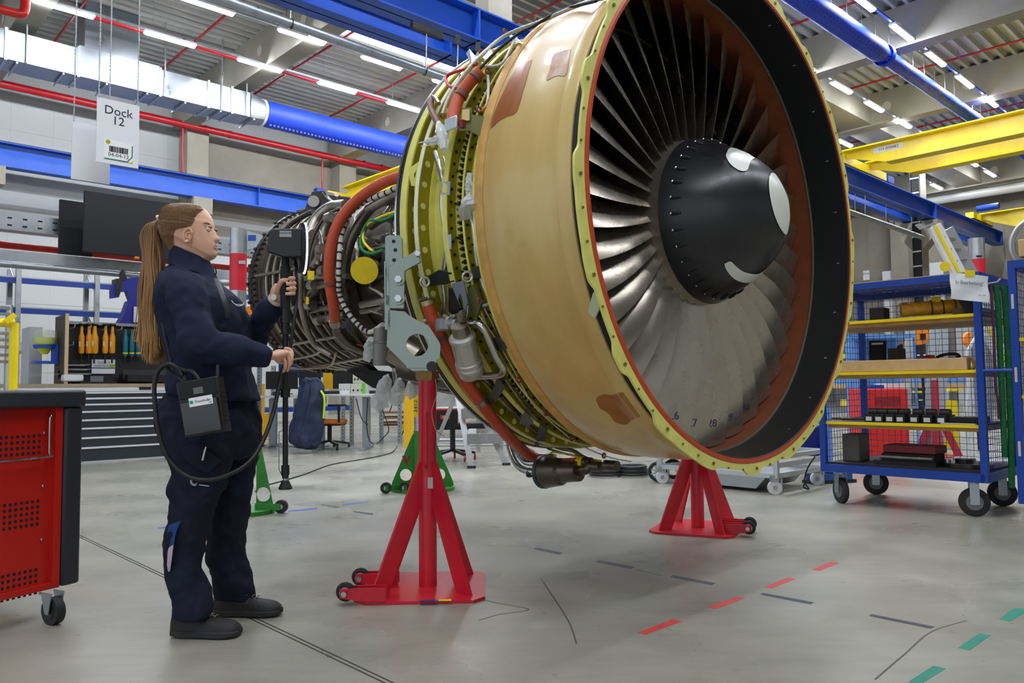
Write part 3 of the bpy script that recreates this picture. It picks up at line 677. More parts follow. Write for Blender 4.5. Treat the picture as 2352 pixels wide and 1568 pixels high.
hp = smooth([EC(x, y, .74) for x, y in ((926, 422), (880, 446), (838, 462), (806, 488), (786, 530), (779, 590), (778, 640), (780, 676), (796, 712), (822, 745), (850, 762))], 3)
for a, b in zip(hp[:-1], hp[1:]): d = (b - a).normalized() * .006; s.cyl((a + b) / 2 - d, (a + b) / 2 + d, .0185, 10)
P3(s, 'harness_tie', ink, kind='stuff')
core_pipes = [
 ([(930, 462), (890, 460), (855, 475), (822, 520), (800, 570), (790, 640), (795, 690)], .66, .034, cmd),
 ([(918, 445), (895, 452), (868, 468), (845, 480)], .70, .03, cm),
 ([(818, 500), (812, 540), (818, 590), (828, 640)], .58, .03, cm),
 ([(805, 520), (806, 560), (812, 600), (818, 640)], .55, .02, cml),
 ([(796, 492), (770, 500), (748, 520), (735, 560), (730, 610)], .66, .03, cm),
 ([(795, 470), (760, 475), (728, 500), (710, 540), (700, 585)], .70, .038, cml),
 ([(782, 478), (750, 495), (725, 530), (712, 570), (705, 620)], .735, .012, cmd),
 ([(700, 560), (692, 620), (690, 680), (700, 740), (722, 790), (760, 815)], .72, .022, cm),
 ([(712, 690), (735, 655), (760, 652), (800, 654)], .66, .028, cmd),
 ([(706, 722), (708, 675), (740, 658), (770, 656)], .68, .014, cm),
 ([(710, 712), (760, 706), (800, 702)], .64, .026, cm),
 ([(724, 735), (760, 728), (795, 722)], .64, .030, cml),
 ([(720, 610), (740, 585), (760, 575)], .66, .030, cm),
 ([(830, 700), (870, 692), (910, 684), (930, 680)], .62, .024, cml),
 ([(830, 715), (870, 708), (915, 702)], .60, .02, cm),
 ([(800, 640), (850, 640), (900, 628), (925, 622)], .55, .02, cmd),
 ([(790, 780), (830, 800), (880, 820), (920, 850)], .55, .03, cmd),
 ([(826, 640), (818, 600), (850, 560), (900, 540)], .52, .025, cm),
 ([(850, 520), (880, 500), (920, 495)], .6, .03, cmd),
 ([(860, 570), (900, 560), (930, 540)], .58, .022, cml),
 ([(690, 640), (760, 636), (800, 634)], .67, .018, cml),
 ([(708, 745), (690, 700), (688, 650)], .7, .01, cml),
 ([(742, 690), (752, 730), (770, 760), (790, 770)], .64, .008, cml),
 ([(735, 530), (742, 560), (738, 600)], .7, .008, cml),
 ([(850, 660), (880, 680), (900, 720), (905, 760)], .6, .012, cml),
 ([(640, 560), (650, 600), (652, 640)], .71, .006, cml),
 ([(650, 845), (700, 846), (756, 840), (772, 810)], .71, .009, M('tan_tube', (150, 130, 100), .4, .7)),
 ([(670, 825), (720, 815), (745, 800)], .70, .009, cml),
]
for pts, r, rad, m_ in core_pipes: pipe('core_pipe', pts, r, rad, m_)
rr_ = random.Random(11)
for i in range(70):     # small lines, fittings and boxes tucked among the big pipes
    x = rr_.uniform(690, 925); y = rr_.uniform(470, 830)
    if x < 760 and y < 560: continue
    r = rr_.uniform(.45, .62); dx, dy = rr_.uniform(-45, 45), rr_.uniform(-45, 45)
    pipe('fuel_line', [(x, y), (x + dx * .5 + rr_.uniform(-14, 14), y + dy * .5 + rr_.uniform(-14, 14)), (x + dx, y + dy)], [r, r + .03, r], rr_.choice((.006, .009, .014, .02)), rr_.choice((cm, cml, cmd, chrome)), 8, 4)
for i in range(16):
    x = rr_.uniform(770, 925); y = rr_.uniform(470, 860); r = rr_.uniform(.45, .6); c = EC(x, y, r); c2 = EC(x + rr_.uniform(-20, 20), y + rr_.uniform(-20, 20), r + .05)
    s = MB().cyl(c, c2, rr_.uniform(.025, .05), 14); s.cyl(c2, c2 + (c2 - c).normalized() * .02, .03, 10); P3(s, 'actuator', rr_.choice((cm, cml, cmd)))
for x, y, r, a in ((718, 655, .7, 0), (712, 700, .7, 0), (732, 735, .68, 0), (742, 622, .68, 0), (715, 540, .74, 0), (757, 500, .74, 0), (738, 572, .7, 0)):
    c = EC(x, y, r); P3(MB().cyl(c - EX * .03, c + EX * .03, .036, 16), 'pipe_coupling', cml)
s = MB(); c = EC(837, 621, .80); nrm_ = (CP - c).normalized()
P3(MB().cyl(c, c + nrm_ * .018, .082, 40), 'port_cover', M('yellow_cover', (232, 204, 20), .5, n=.08, ns=30), label='round yellow port cover')
P3(MB().cyl(c - nrm_ * .25, c, .075, 24), 'port_duct', cmd)
yt = M('yellow_tape', (240, 214, 20), .55)
for x, y, w_, h_ in ((714, 632, .045, .06), (706, 690, .02, .05)):
    c = EC(x, y, .73); q = (CP - c).normalized(); X_ = UP.cross(q).normalized(); P3(MB().box(c + q * .03, (w_, .002, h_), X_), 'yellow_tape', yt)
pipe('green_cable', [(915, 488), (880, 505), (848, 508), (830, 540), (830, 570), (850, 582), (880, 574)], .76, .009, M('green_cable', (24, 130, 70), .5))
pipe('yellow_cable', [(915, 484), (870, 500), (840, 520), (834, 550), (848, 570), (858, 576)], .755, .008, yt)
pipe('blue_cable', [(802, 760), (795, 745), (800, 730)], .74, .005, bluep)
pipe('red_cable', [(820, 790), (850, 800), (880, 812)], .66, .004, redp)
# rear mount on top of the turbine case
s = MB()
mp = [(700, 478), (716, 440), (742, 437), (752, 447), (800, 452), (818, 460), (770, 470), (745, 472), (735, 478), (728, 492), (715, 497), (680, 500)]
pl = [atY(x, y, 5.9) for x, y in mp]
s.prism(pl, V((.10, .12, 0))); P3(s, 'rear_mount', darkmetal, bevel=.004)
c = atY(720, 462, 5.88); P3(MB().cyl(c, c + V((.0, .16, 0)), .045, 20), 'mount_bearing', cml)
pipe('mount_link', [(718, 486), (690, 500), (668, 515), (650, 535)], .72, .018, darkmetal)
# accessories hung below: gearbox, black cowl panel, bottle, bags
s = MB(); s.prism([EC(x, y, .60) for x, y in ((797, 800), (850, 850), (945, 858), (905, 902), (855, 890), (797, 850))], V((.05, .08, 0))); P3(s, 'black_fairing', blackmatte)
for x0, y0, x1, y1, r_, m_ in ((930, 835, 1000, 850, .10, cmd), (905, 800, 960, 830, .09, cm), (955, 860, 1040, 870, .07, cmd), (1000, 840, 1060, 850, .08, cmd)):
    P3(MB().cyl(EC(x0, y0, .85), EC(x1, y1, .85), r_, 20), 'gearbox', m_, bevel=.01)
c = EC(876, 795, .84); P3(MB().cyl(c + UP * .11, c + UP * .03, .048, 20).cyl(c + UP * .02, c - UP * .12, .052, 20).torus(c + UP * .022, UP, .05, .006, 24, 6), 'oil_bottle', M('grey_bottle', (120, 118, 114), .4, .4))
for x0, y0, x1, y1 in ((905, 850, 912, 890), (925, 840, 935, 870), (960, 882, 1100, 905), (945, 870, 1060, 885)): pipe('drain_pipe', [(x0, y0), ((x0 + x1) / 2, (y0 + y1) / 2 + 6), (x1, y1)], .9, .014, cm)
# shiny loops below
for k_, pts in enumerate(([(1165, 1000), (1175, 1040), (1190, 1070), (1215, 1082), (1250, 1084), (1290, 1084)], [(1182, 1025), (1195, 1048), (1208, 1062), (1230, 1064), (1260, 1063)], [(1176, 1010), (1200, 1040), (1240, 1046), (1275, 1048)])):
    pipe('drain_loop', pts, 1.1, (.020, .016, .014)[k_], chrome)
P3(MB().cyl(EC(1216, 1078, 1.13), EC(1216, 1092, 1.13), .02, 8), 'loop_clamp', darkmetal)
a, b = EC(1250, 1084, 1.0), EC(1330, 1082, 1.0); P3(MB().tube([a, a + (b - a) * .04, a + (b - a) * .5, a + (b - a) * .55, b], [.085, .09, .075, .06, .055], 24), 'starter_valve', cmd)
P3(MB().cyl(a - (b - a) * .05, a + (b - a) * .04, .092, 24), 'valve_cap', M('teal_cap', (36, 78, 76), .45))
pipe('starter_duct', [(1300, 1082), (1345, 1078), (1352, 1066), (1345, 1060)], [1.02] * 4, .028, cmd)
for x, y in ((1380, 1072), (1418, 1070), (1358, 1062)): c = EC(x, y, 1.02); P3(MB().cyl(c, c + EX * .08, .028, 16), 'lower_accessory', cmd)
# ------------------------------------------------------------ hoses and lines over the fan frame
pipe('orange_hose', [(1040, 284), (1043, 258), (1055, 222), (1078, 190), (1104, 163)], 1.2, .030, orange, 20)
pipe('hose_clamp', [(1090, 180), (1096, 173)], 1.2, .034, brownh, 18)
pipe('hose_clamp', [(1057, 222), (1063, 212)], 1.2, .0325, brownh, 18)
c = EC(1036, 284, 1.22); q = (CP - c).normalized()
P3(MB().box(c, (.085, .012, .06), EX, UP.cross(EX) * -1), 'mounting_flange', M('pale_steel', (198, 210, 214), .3, .5), bevel=.006)
pipe('orange_hose', [(985, 712), (998, 738), (1018, 780), (1040, 820), (1068, 868), (1110, 915), (1150, 965), (1190, 1015), (1232, 1048), (1275, 1066), (1330, 1066)], 1.2, [.026] + [.030] * 59 + [.030], orange, 20) if 0 else None
pts = [(982, 700), (992, 728), (1010, 768), (1040, 825), (1072, 880), (1112, 935), (1152, 985), (1190, 1025), (1232, 1052), (1285, 1064), (1332, 1063)]
pipe('orange_hose', pts, 1.2, .031, orange, 20)
pipe('hose_clamp', [(1012, 772), (1017, 781)], 1.2, .034, brownh, 18); pipe('hose_clamp', [(1213, 1041), (1220, 1046)], 1.2, .034, cmd, 18)
pipe('hose_clamp', [(1100, 918), (1106, 926)], 1.2, .034, cml, 18); pipe('hose_end', [(1330, 1063), (1342, 1062)], 1.2, .034, yt, 18)
pipe('hose_end', [(984, 704), (979, 690)], 1.2, .028, M('cream_fitting', (214, 204, 150), .4, .3), 18)
c = EC(979, 686, 1.2); P3(MB().box(c, (.095, .05, .012), EX), 'mounting_flange', cml, bevel=.004)
pipe('brown_hose', [(990, 230), (990, 250), (1000, 272), (1010, 288)], 1.2, .016, brownh)
pipe('bleed_tube', [(1008, 238), (1000, 226), (992, 222), (988, 232)], 1.2, .010, cml)
alupipe = M('bright_pipe', (196, 198, 200), .25, .9)
frame_pipes = [
 ([(1000, 350), (1010, 385), (1018, 420), (1016, 470), (1022, 520), (1028, 560), (1022, 610), (1018, 650), (1022, 690), (1015, 718)], 1.13, .014, alupipe),
 ([(1018, 360), (1030, 400), (1032, 420)], 1.13, .006, alupipe),
 ([(1032, 450), (1034, 510), (1034, 560), (1030, 610)], 1.12, .005, alupipe),
 ([(1078, 480), (1088, 520), (1092, 560), (1096, 600), (1108, 650), (1118, 674)], 1.13, .010, alupipe),
 ([(1112, 690), (1112, 705), (1130, 740), (1146, 775)], 1.13, .007, cml),
 ([(1118, 674), (1126, 682), (1124, 696), (1112, 702)], 1.15, .011, alupipe),
 ([(1082, 742), (1098, 744), (1112, 756), (1128, 790), (1142, 822), (1156, 845), (1152, 858), (1130, 862), (1100, 864)], 1.2, .0175, chrome),
 ([(1010, 770), (988, 770), (986, 750), (1000, 742)], 1.2, .013, chrome),
 ([(975, 735), (1000, 732), (1030, 725), (1045, 730), (1050, 755)], 1.2, .008, chrome),
 ([(1052, 746), (1066, 742), (1072, 725), (1075, 700)], 1.2, .007, chrome),
 ([(1100, 864), (1125, 880), (1140, 900)], 1.12, .013, cmd),
 ([(1152, 908), (1175, 935), (1198, 962)], 1.12, .011, cmd),
 ([(1200, 955), (1218, 985), (1248, 1002), (1262, 1020), (1290, 1030), (1316, 1035), (1340, 1050), (1372, 1062)], 1.13, .012, cml),
 ([(1165, 930), (1166, 962)], 1.13, .004, cml),
 ([(1100, 724), (1140, 780), (1180, 850), (1222, 925), (1256, 960), (1290, 990), (1315, 1010), (1350, 1030), (1400, 1050), (1450, 1060)], 1.15, .0035, M('pale_wire', (216, 196, 180), .5)),
 ([(1112, 808), (1142, 860), (1160, 890)], 1.13, .006, cml),
 ([(1160, 870), (1200, 925), (1232, 962)], 1.14, .007, cml),
 ([(1080, 740), (1100, 790), (1125, 840)], 1.11, .005, cml),
]
for pts, r, rad, m_ in frame_pipes: pipe('frame_pipe', pts, r, rad, m_)
pipe('green_cable', [(1258, 1030), (1300, 1042), (1345, 1052), (1400, 1068)], 1.16, .006, M('green_cable', (24, 130, 70)))
pipe('yellow_cable', [(1262, 1048), (1270, 1038), (1300, 1042), (1340, 1052), (1380, 1058)], 1.16, .006, yt)
pipe('red_hose', [(1096, 146), (1070, 158), (1038, 168), (1024, 178), (1030, 196), (1048, 202), (1068, 196)], 1.2, .008, M('red_hose', (180, 30, 44), .5))
# wiring bundle along the top
wsil = M('silver_braid', (188, 184, 180), .45, .4, n=.3, ns=60)
pipe('wire_bundle', [(1016, 262), (1030, 225), (1055, 185), (1085, 148), (1110, 122), (1150, 88), (1190, 68), (1240, 50), (1290, 28), (1340, 8), (1400, -8)], 1.205, .009, wsil)
pipe('wire_bundle', [(1060, 200), (1100, 160), (1140, 118), (1190, 78), (1222, 62), (1290, 24), (1370, 2)], 1.21, .007, ink)
pipe('wire_bundle', [(1108, 146), (1120, 152), (1150, 148), (1170, 118), (1188, 78)], 1.2, .007, wsil)
pipe('wire_bundle', [(1120, 170), (1122, 200), (1118, 240), (1100, 256)], 1.17, .007, wsil)
pipe('orange_wire', [(1122, 228), (1116, 246), (1100, 258)], 1.18, .003, M('orange_wire', (230, 130, 40)))
pipe('wire_bundle', [(1010, 262), (995, 300), (985, 330)], 1.15, .009, cmd)
for x, y in ((1120, 163), (1105, 120), (1160, 72), (1100, 252), (1016, 265), (1060, 178), (1233, 47), (1102, 690), (1192, 872), (1255, 948), (1313, 1006), (1387, 1046)):
    c = EC(x, y, 1.19); P3(MB().torus(c, EX, .012, .005, 16, 6), 'pipe_clip', M('brown_clip', (128, 62, 44), .5))
wrap = M('plastic_wrap', (226, 230, 232), .3, alpha=.6, bump=.5, bs=50)
def bag(pts, r, rad, name='plastic_wrap', lab=None):
    rr = random.Random(int(pts[0][0])); P = smooth([EC(x, y, r) for x, y in pts], 5); m = len(P); s = MB(); n = 14; rings = []
    for i, p in enumerate(P):
        d = (P[min(i + 1, m - 1)] - P[max(0, i - 1)]).normalized(); x_, u_, _ = frame(d); q = np.interp(i / (m - 1), np.linspace(0, 1, len(rad)), rad)
        rings.append([p + (x_ * cos(2 * pi * k / n) + u_ * sin(2 * pi * k / n)) * q * rr.uniform(.75, 1.2) for k in range(n)])
    s.loft(rings); return P3(s, name, wrap, ang=20)
bag([(1008, 282), (1016, 310), (1020, 345)], 1.22, [.012, .03, .026, .018]); bag([(978, 325), (1000, 322), (1022, 316)], 1.22, [.01, .02, .012])
bag([(1078, 398), (1078, 430), (1080, 455)], 1.15, [.012, .022, .014]); bag([(1080, 448), (1082, 470), (1088, 486)], 1.16, [.02, .05, .07])
bag([(1968, 742), (1958, 755), (1962, 775)], 1.2, [.02, .06, .05]) if 0 else None
bag([(890, 862), (886, 880), (880, 905), (872, 925)], 1.0, [.01, .04, .05, .06]); bag([(918, 870), (916, 890), (910, 915)], 1.0, [.01, .03, .045, .05]); bag([(940, 878), (946, 900)], 1.0, [.01, .03, .05])
bag([(852, 778), (848, 800), (845, 822)], .85, [.02, .035, .03])
# zip-lip ties sticking out
for x0, y0, x1, y1 in ((962, 328, 1012, 320), (968, 336, 1008, 330)): pipe('cable_tie', [(x0, y0), (x1, y1)], 1.22, .0025, white)
# brackets and boxes on the frame
def plate3(pts, r, th, mat, name='bracket', **k):
    P = [EC(x, y, r_) for (x, y), r_ in zip(pts, r if isinstance(r, (list, tuple)) else [r] * len(pts))]
    n = (P[1] - P[0]).cross(P[2] - P[0]).normalized(); return P3(MB().prism(P, n * th), name, mat, **k)
ol = M('olive_plate', (110, 112, 62), .45, .2)
plate3([(1060, 248), (1082, 246), (1084, 300), (1052, 300)], 1.19, .004, ol, 'data_box'); plate3([(1062, 252), (1078, 250), (1078, 276), (1060, 278)], 1.2, .002, M('gold_label', (206, 184, 118), .4), 'data_label')
plate3([(1080, 262), (1112, 268), (1102, 312), (1078, 300)], 1.19, .004, ol)
P3(MB().box(EC(1063, 285, 1.215), (.02, .02, .035), EX), 'red_plug', M('maroon', (120, 30, 44), .4))
gal = M('grey_alu_plate', (176, 180, 186), .38, .6)
plate3([(1010, 418), (1034, 416), (1032, 448), (1012, 446)], 1.15, .006, gal); plate3([(1022, 540), (1036, 538), (1036, 572), (1024, 572)], 1.15, .006, gal)
plate3([(1036, 652), (1064, 644), (1068, 662), (1078, 716), (1066, 720), (1062, 688), (1056, 672), (1052, 690), (1058, 708)], 1.19, .005, M('bluegrey_plate', (140, 150, 168), .35, .6))
plate3([(1030, 662), (1042, 664), (1058, 716), (1042, 722), (1030, 716)], 1.17, .02, black, 'valve_body'); plate3([(1074, 662), (1088, 652), (1104, 700), (1094, 730), (1076, 712)], 1.16, .02, ol, 'valve_body')
for x, y, w_ in ((972, 640, 1), (1070, 628, 0)):
    c = EC(x + 4, y + 7, 1.2); P3(MB().torus(c, (CP - c).normalized(), .021, .006, 24, 8), 'lug_ring', chrome)
    plate3([(x + 10, y - 6), (x + 34, y - 20), (x + 66, y - 16), (x + 74, y + 8), (x + 44, y + 14), (x + 14, y + 18)] if w_ else [(x + 8, y - 4), (x + 22, y - 16), (x + 34, y - 20), (x + 36, y + 10), (x + 12, y + 16)], 1.15, .02, M('dark_lug', (62, 62, 66), .35, .6), 'hoist_lug', bevel=.004)
for pts in ([(1118, 792), (1142, 770), (1164, 800), (1150, 808)], [(1128, 905), (1142, 866), (1160, 888), (1138, 925)], [(1094, 922), (1130, 906), (1140, 926), (1098, 932)], [(1192, 972), (1206, 942), (1224, 970), (1212, 980)], [(1228, 1022), (1240, 972), (1258, 988), (1244, 1030)]): plate3(pts, 1.18, .004, M('dark_bracket', (84, 80, 76), .4, .6))
plate3([(1366, 732), (1350, 716), (1362, 672), (1372, 668), (1376, 710)], 1.2, .012, M('pale_green_lug', (186, 200, 160), .4), 'lifting_lug')
for pts in ([(938, 388), (966, 368), (968, 372), (950, 400), (956, 428), (944, 426)], [(958, 385), (966, 362), (960, 432), (950, 424)]): plate3(pts, 1.17, .004, prim)
plate3([(1108, 132), (1125, 112), (1132, 120), (1120, 140)], 1.2, .004, gal); plate3([(1070, 122), (1078, 112), (1100, 140), (1085, 152)], 1.2, .004, gal); plate3([(1165, 78), (1182, 84), (1200, 100), (1180, 96)], 1.2, .004, gal)
for y0 in (360, 560): plate3([(968, y0), (974, y0), (974, y0 + 60), (968, y0 + 60)], 1.11, .004, prim)
# oil tank canister
tk = M('tank_metal', (196, 194, 186), .35, .6, n=.08, ns=9)
p0, p1 = EC(1060, 768, 1.24), EC(1084, 862, 1.24); ax_ = p1 - p0; Lt = ax_.length
TK = P3(MB().lathe(p0, ax_, [(0, 0), (0, .05), (.01 , .062), (.06 * Lt + .01, .064), (.07 * Lt + .01, .058), (.62 * Lt, .058), (.64 * Lt, .064), (.68 * Lt, .064), (.7 * Lt, .059), (.74 * Lt, .059), (.76 * Lt, .065), (.8 * Lt, .065), (.82 * Lt, .06), (.96 * Lt, .057), (Lt, .05), (Lt, 0)], 40), 'oil_tank', tk)
P3(MB().cyl(p0, p0 - ax_.normalized() * .05, .04, 20), 'tank_head', cm, TK); c = EC(1022, 745, 1.22); P3(MB().box(c, (.09, .05, .06), EX).cyl(c, c + EX * -.09, .025, 14), 'pump_housing', M('cast_alu', (164, 164, 160), .4, .6, n=.2, ns=40), bevel=.008)
for i in range(14):
    x = rr_.uniform(1030, 1075); y = rr_.uniform(715, 768); pipe('fitting', [(x, y), (x + rr_.uniform(-12, 12), y + rr_.uniform(-12, 12))], 1.22, rr_.choice((.008, .012, .016)), rr_.choice((cm, cml, chrome)), 10)
# drogue of wrap on the far flange side
c = atY(1968, 745, 5.2)
# ------------------------------------------------------------ engine stands
def stand(base, fx, lab, mat, wh=((.34, -.15), (.34, .15)), ox=0.):   # fx = unit vector from the column towards the wheels
    fy = UP.cross(fx); T = thing('engine_stand', lab, 'stand', base)
    def L(x, y, z): return base + fx * x + fy * y + UP * z
    out = [(.22, -.27), (.27, -.22), (.28, .22), (.22, .28), (-.22, .28), (-.27, .22), (-.27, -.22), (-.22, -.27)]
    MB().prism([L(x + (ox if x > 0 else 0), y, 0) for x, y in out], UP * .014).build('base_plate', mat, T)
    MB().cyl(L(0, 0, .014), L(0, 0, .985), .043, 32).build('column', mat, T)
    for (x, y) in ((.21, .21), (-.21, .21), (-.21, -.21), (.21, -.21)):
        d = fx * (x + (ox if x > 0 else 0)) + fy * y; dn = d.normalized(); tn = UP.cross(dn)
        P = [base + d + UP * .014, base + d - dn * .095 + UP * .014, base + dn * .038 + UP * .40, base + dn * .038 + UP * .60, base + dn * .052 + UP * .60]
        MB().prism([p - tn * .007 for p in P], tn * .014).build('leg', mat, T)
    for wx, sy in wh:
        for o in (-.03, .03): MB().prism([L(wx - .18, sy + o, .02), L(wx - .07, sy + o, .02), L(wx + .02, sy + o, .035), L(wx + .02, sy + o, .075), L(wx - .18, sy + o, .075)], fy * .008).build('wheel_fork', mat, T)
        wb = MB().cyl(L(wx, sy - .014, .055), L(wx, sy + .022, .055), .036, 28).torus(L(wx, sy + .004, .055), fy, .034, .009, 28, 8); w_ = wb.build('wheel', rubber, T)
        MB().cyl(L(wx, sy - .05, .055), L(wx, sy + .055, .055), .012, 12).build('axle', chrome, w_); MB().cyl(L(wx, sy - .022, .055), L(wx, sy + .03, .055), .024, 20).build('hub', alu, w_)
    return T
JL = atz(983, 1350); JR = atz(1603, 1215)
redj = M('red_jack_paint')
for J, fx, lab in ((JL, V((-1, -.04, 0)), 'red tripod-legged engine stand in the foreground with two wheels on its left'), (JR, V((.9, -.42, 0)), 'red engine stand below the fan case, wheels on its right, farther from the camera')):
    fx.z = 0; fx.normalize(); T = stand(J, fx, lab, redj, *((((.345, .25), (.32, -.02)), .035) if J is JL else (((.345, -.13), (.33, .02)), 0.)))
    Jt = J + UP * .985
    MB().lathe(Jt, UP, [(0, 0), (0, .05), (.02, .056), (.045, .056), (.045, 0)], 6).build('collar_nut', M('brass', (150, 120, 62), .4, .7), T)
    MB().cyl(Jt + UP * .04, Jt + UP * .10, .014, 14).build('spindle', chrome, T)
    if J is JL:
        hx = J + V((.004, -.055, 0)); MB().tube(smooth([J + V((-.003, -.04, .83)), hx + V((-.005, -.015, .81)), hx + V((-.005, -.015, .6)), J + V((-.003, -.04, .575))], 5), .008, 10).build('handle', redj, T)
        MB().boxv(J + V((.012, -.0415, .5)), V((.018, 0, 0)), V((0, .001, 0)), V((0, 0, .026))).build('data_label', M('label_grey', (190, 186, 170), .5), T)
        MB().box(atz(985, 1388) + UP * .0155, (.08, .028, .002)).build('sticker', M('navy_sticker', (40, 40, 110), .5), T)
        MB().box(atz(1022, 1386) + UP * .0155, (.055, .024, .002)).build('sticker', yt, T)
        MB().tube(smooth([atY(1000, 870, J.y - .06), atY(1003, 905, J.y - .06), atY(992, 945, J.y - .06), atY(1000, 985, J.y - .06), atY(1020, 1002, J.y - .02)], 5), .0022, 6).build('lanyard', M('wire_grey', (150, 140, 130), .5), T)
# zinc mounting bracket between the near stand and the engine
zinc = M('zinc_plated', (132, 142, 132), .2, .9, n=.12, ns=4, rv=.08)
BD = 3.62
bk = thing('mounting_bracket', 'bright zinc plated steel bracket with a round hole, bolted between the stand and the engine', 'bracket', atY(945, 860, BD))
def bp(x, y, d=BD): return atY(x, y, d)
big = [(892, 712), (930, 715), (940, 725), (960, 736), (985, 748), (1012, 790), (1010, 822), (1000, 828), (1008, 838), (1003, 850), (945, 852), (888, 795)]
def dens(P, n):
    L_ = [0]; Q = P + [P[0]]
    for a, b in zip(Q[:-1], Q[1:]): L_.append(L_[-1] + (b - a).length)
    return [Q[min(len(P) - 1, max(0, np.searchsorted(L_, t, 'right') - 1))].lerp(Q[min(len(P), max(0, np.searchsorted(L_, t, 'right') - 1) + 1)], (t - L_[max(0, np.searchsorted(L_, t, 'right') - 1)]) / max(1e-9, L_[min(len(P), np.searchsorted(L_, t, 'right'))] - L_[max(0, np.searchsorted(L_, t, 'right') - 1)])) for t in np.linspace(0, L_[-1], n, endpoint=False)]
outer = dens([bp(x, y) for x, y in big], 48); cc = bp(958, 792); hr = .052
ccx = [(o - cc) for o in outer]
outer.sort(key=lambda o: atan2(o.z - cc.z, o.x - cc.x))
hole = [cc + V((cos(atan2(o.z - cc.z, o.x - cc.x)), 0, sin(atan2(o.z - cc.z, o.x - cc.x)))) * hr for o in outer]
MB().plate(outer, hole, V((0, .016, 0))).build('bracket_plate', zinc, bk, ang=30)
MB().prism([bp(884, 545), bp(890, 540), bp(918, 540), bp(924, 548), bp(928, 700), bp(885, 702)], V((0, .018, 0))).build('upright_plate', zinc, bk, bevel=.002)
MB().prism([bp(882, 600), bp(892, 600), bp(897, 760), bp(884, 756)], V((.0, .10, 0))).build('flange_plate', zinc, bk)
MB().prism([bp(893, 612, BD - .025), bp(908, 602, BD - .025), bp(962, 572, BD - .025), bp(966, 602, BD - .025), bp(930, 622, BD - .025), bp(928, 708, BD - .025), bp(895, 708, BD - .025)], V((0, .02, 0))).build('arm_plate', zinc, bk, bevel=.002)
for x, y in ((916, 642), (916, 686)):
    c = bp(x, y, BD - .03); MB().cyl(c, c + V((0, -.006, 0)), .028, 28).build('washer', zinc, bk); MB().cyl(c + V((0, -.006, 0)), c + V((0, -.026, 0)), .017, 6).build('bolt', chrome, bk)
c = bp(960, 583, BD - .03); MB().cyl(c, c + V((0, -.02, 0)), .014, 6).build('bolt', chrome, bk)
for x, y in ((904, 554), (908, 574), (905, 597)): c = bp(x, y, BD - .002); MB().cyl(c, c + V((0, .004, 0)), .009, 12).build('bolt_hole', ink, bk)
MB().box(bp(970, 842, BD - .0), (.14, .05, .012)).build('foot_plate', zinc, bk)
c = bp(994, 842, BD - .03); MB().cyl(c, c + V((0, -.05, 0)), .024, 20).build('lock_knob', black, bk)
# ------------------------------------------------------------ person with the scanner
PY = 3.22
navy = M('navy_fleece', (30, 36, 58), .9, n=.16, ns=14, bump=.5, bs=16, spec=.25)
navt = M('navy_work_trousers', (27, 31, 50), .85, n=.14, ns=9, bump=.5, bs=14, spec=.25)
skin = M('skin', (226, 176, 150), .5, n=.06, ns=18)
skin.node_tree.nodes['Principled BSDF'].inputs['Subsurface Weight'].default_value = .15
skin.node_tree.nodes['Principled BSDF'].inputs['Subsurface Radius'].default_value = (.01, .004, .002)
PER = thing('person', 'person with a long brown ponytail in navy work clothes, standing and holding a scanner pole', 'person', V((atz(500, 1440).x, PY, 0)))
def sec(y, xl, xr, ry, Y=PY, n=36, e=1., dz=0, slope=0.):   # horizontal ring from the silhouette at row y
    a, b = atY(xl, y, Y), atY(xr, y, Y); c = (a + b) / 2; rx = (b - a).length / 2; out = []
    for k in range(n):
        t = 2 * pi * k / n; cx, sy = cos(t), sin(t)
        cx = math.copysign(abs(cx) ** e, cx); sy = math.copysign(abs(sy) ** e, sy)
        out.append(V((c.x + rx * cx, Y + ry * sy, c.z + slope * cx * rx + dz)))
    return out
def interp_sec(rows, n=36, k=4, e=.85):
    R_ = smooth([(i, 0, 0) for i in range(len(rows))], k); out = []
    arr = np.array([r if len(r) == 6 else (*r, 0.) for r in [tuple(r) for r in rows]], float)
    cols = [smooth([(arr[i, j], 0, 0) for i in range(len(arr))], k) for j in range(arr.shape[1])]
    for i in range(len(cols[0])):
        y, xl, xr, ry, Y, sl = [c[i].x for c in cols]; out.append(sec(y, xl, xr, ry, Y, n, e, slope=sl))
    return out
def limb(mb, pts, rad, n=18, k=6, flat=1., wr=0., seed=1):
    P = smooth(pts, k); m = len(P); rr = random.Random(seed)
    rs = [float(np.interp(i / (m - 1), np.linspace(0, 1, len(rad)), rad)) * (1 + wr * sin(i * 1.9 + rr.uniform(-.6, .6))) for i in range(m)]
    return mb.tube(P, rs, n, flat=flat)
# --- head profile: row, front, back, half width
HD = [(469.5, 440, 408, .018), (472, 452, 395, .040), (477, 466, 387, .056), (484, 475, 381, .066), (492, 481, 378, .072), (501, 486, 376, .076), (510, 488.5, 375, .078), (518, 489.5, 375, .078), (526, 490, 376, .077), (534, 491, 377, .075), (542, 492.5, 379, .073), (550, 494, 382, .071), (556, 495, 386, .069), (562, 496, 390, .066), (568, 496.5, 394, .063), (575, 496, 397, .060), (582, 496.5, 400, .056), (588, 495.5, 402, .052), (593, 491, 404, .049), (598, 482, 405, .050), (604, 474, 405, .054), (612, 472, 404, .058), (624, 473, 402, .064), (640, 478, 398, .075)]
def hrow(y):
    a = np.array(HD); return [float(np.interp(y, a[:, 0], a[:, j])) for j in (1, 2, 3)]
NOSE = np.array([(520, 0), (526, .5), (532, 2.8), (539, 7), (545, 11.3), (549, 13.3), (552.5, 11.5), (555, 6), (558, .6), (560, .2), (563, 1.8), (566, 1.7), (567.8, .4), (570, 1.7), (573, 1.0), (576, 0), (583, 1.2), (590, 0)])
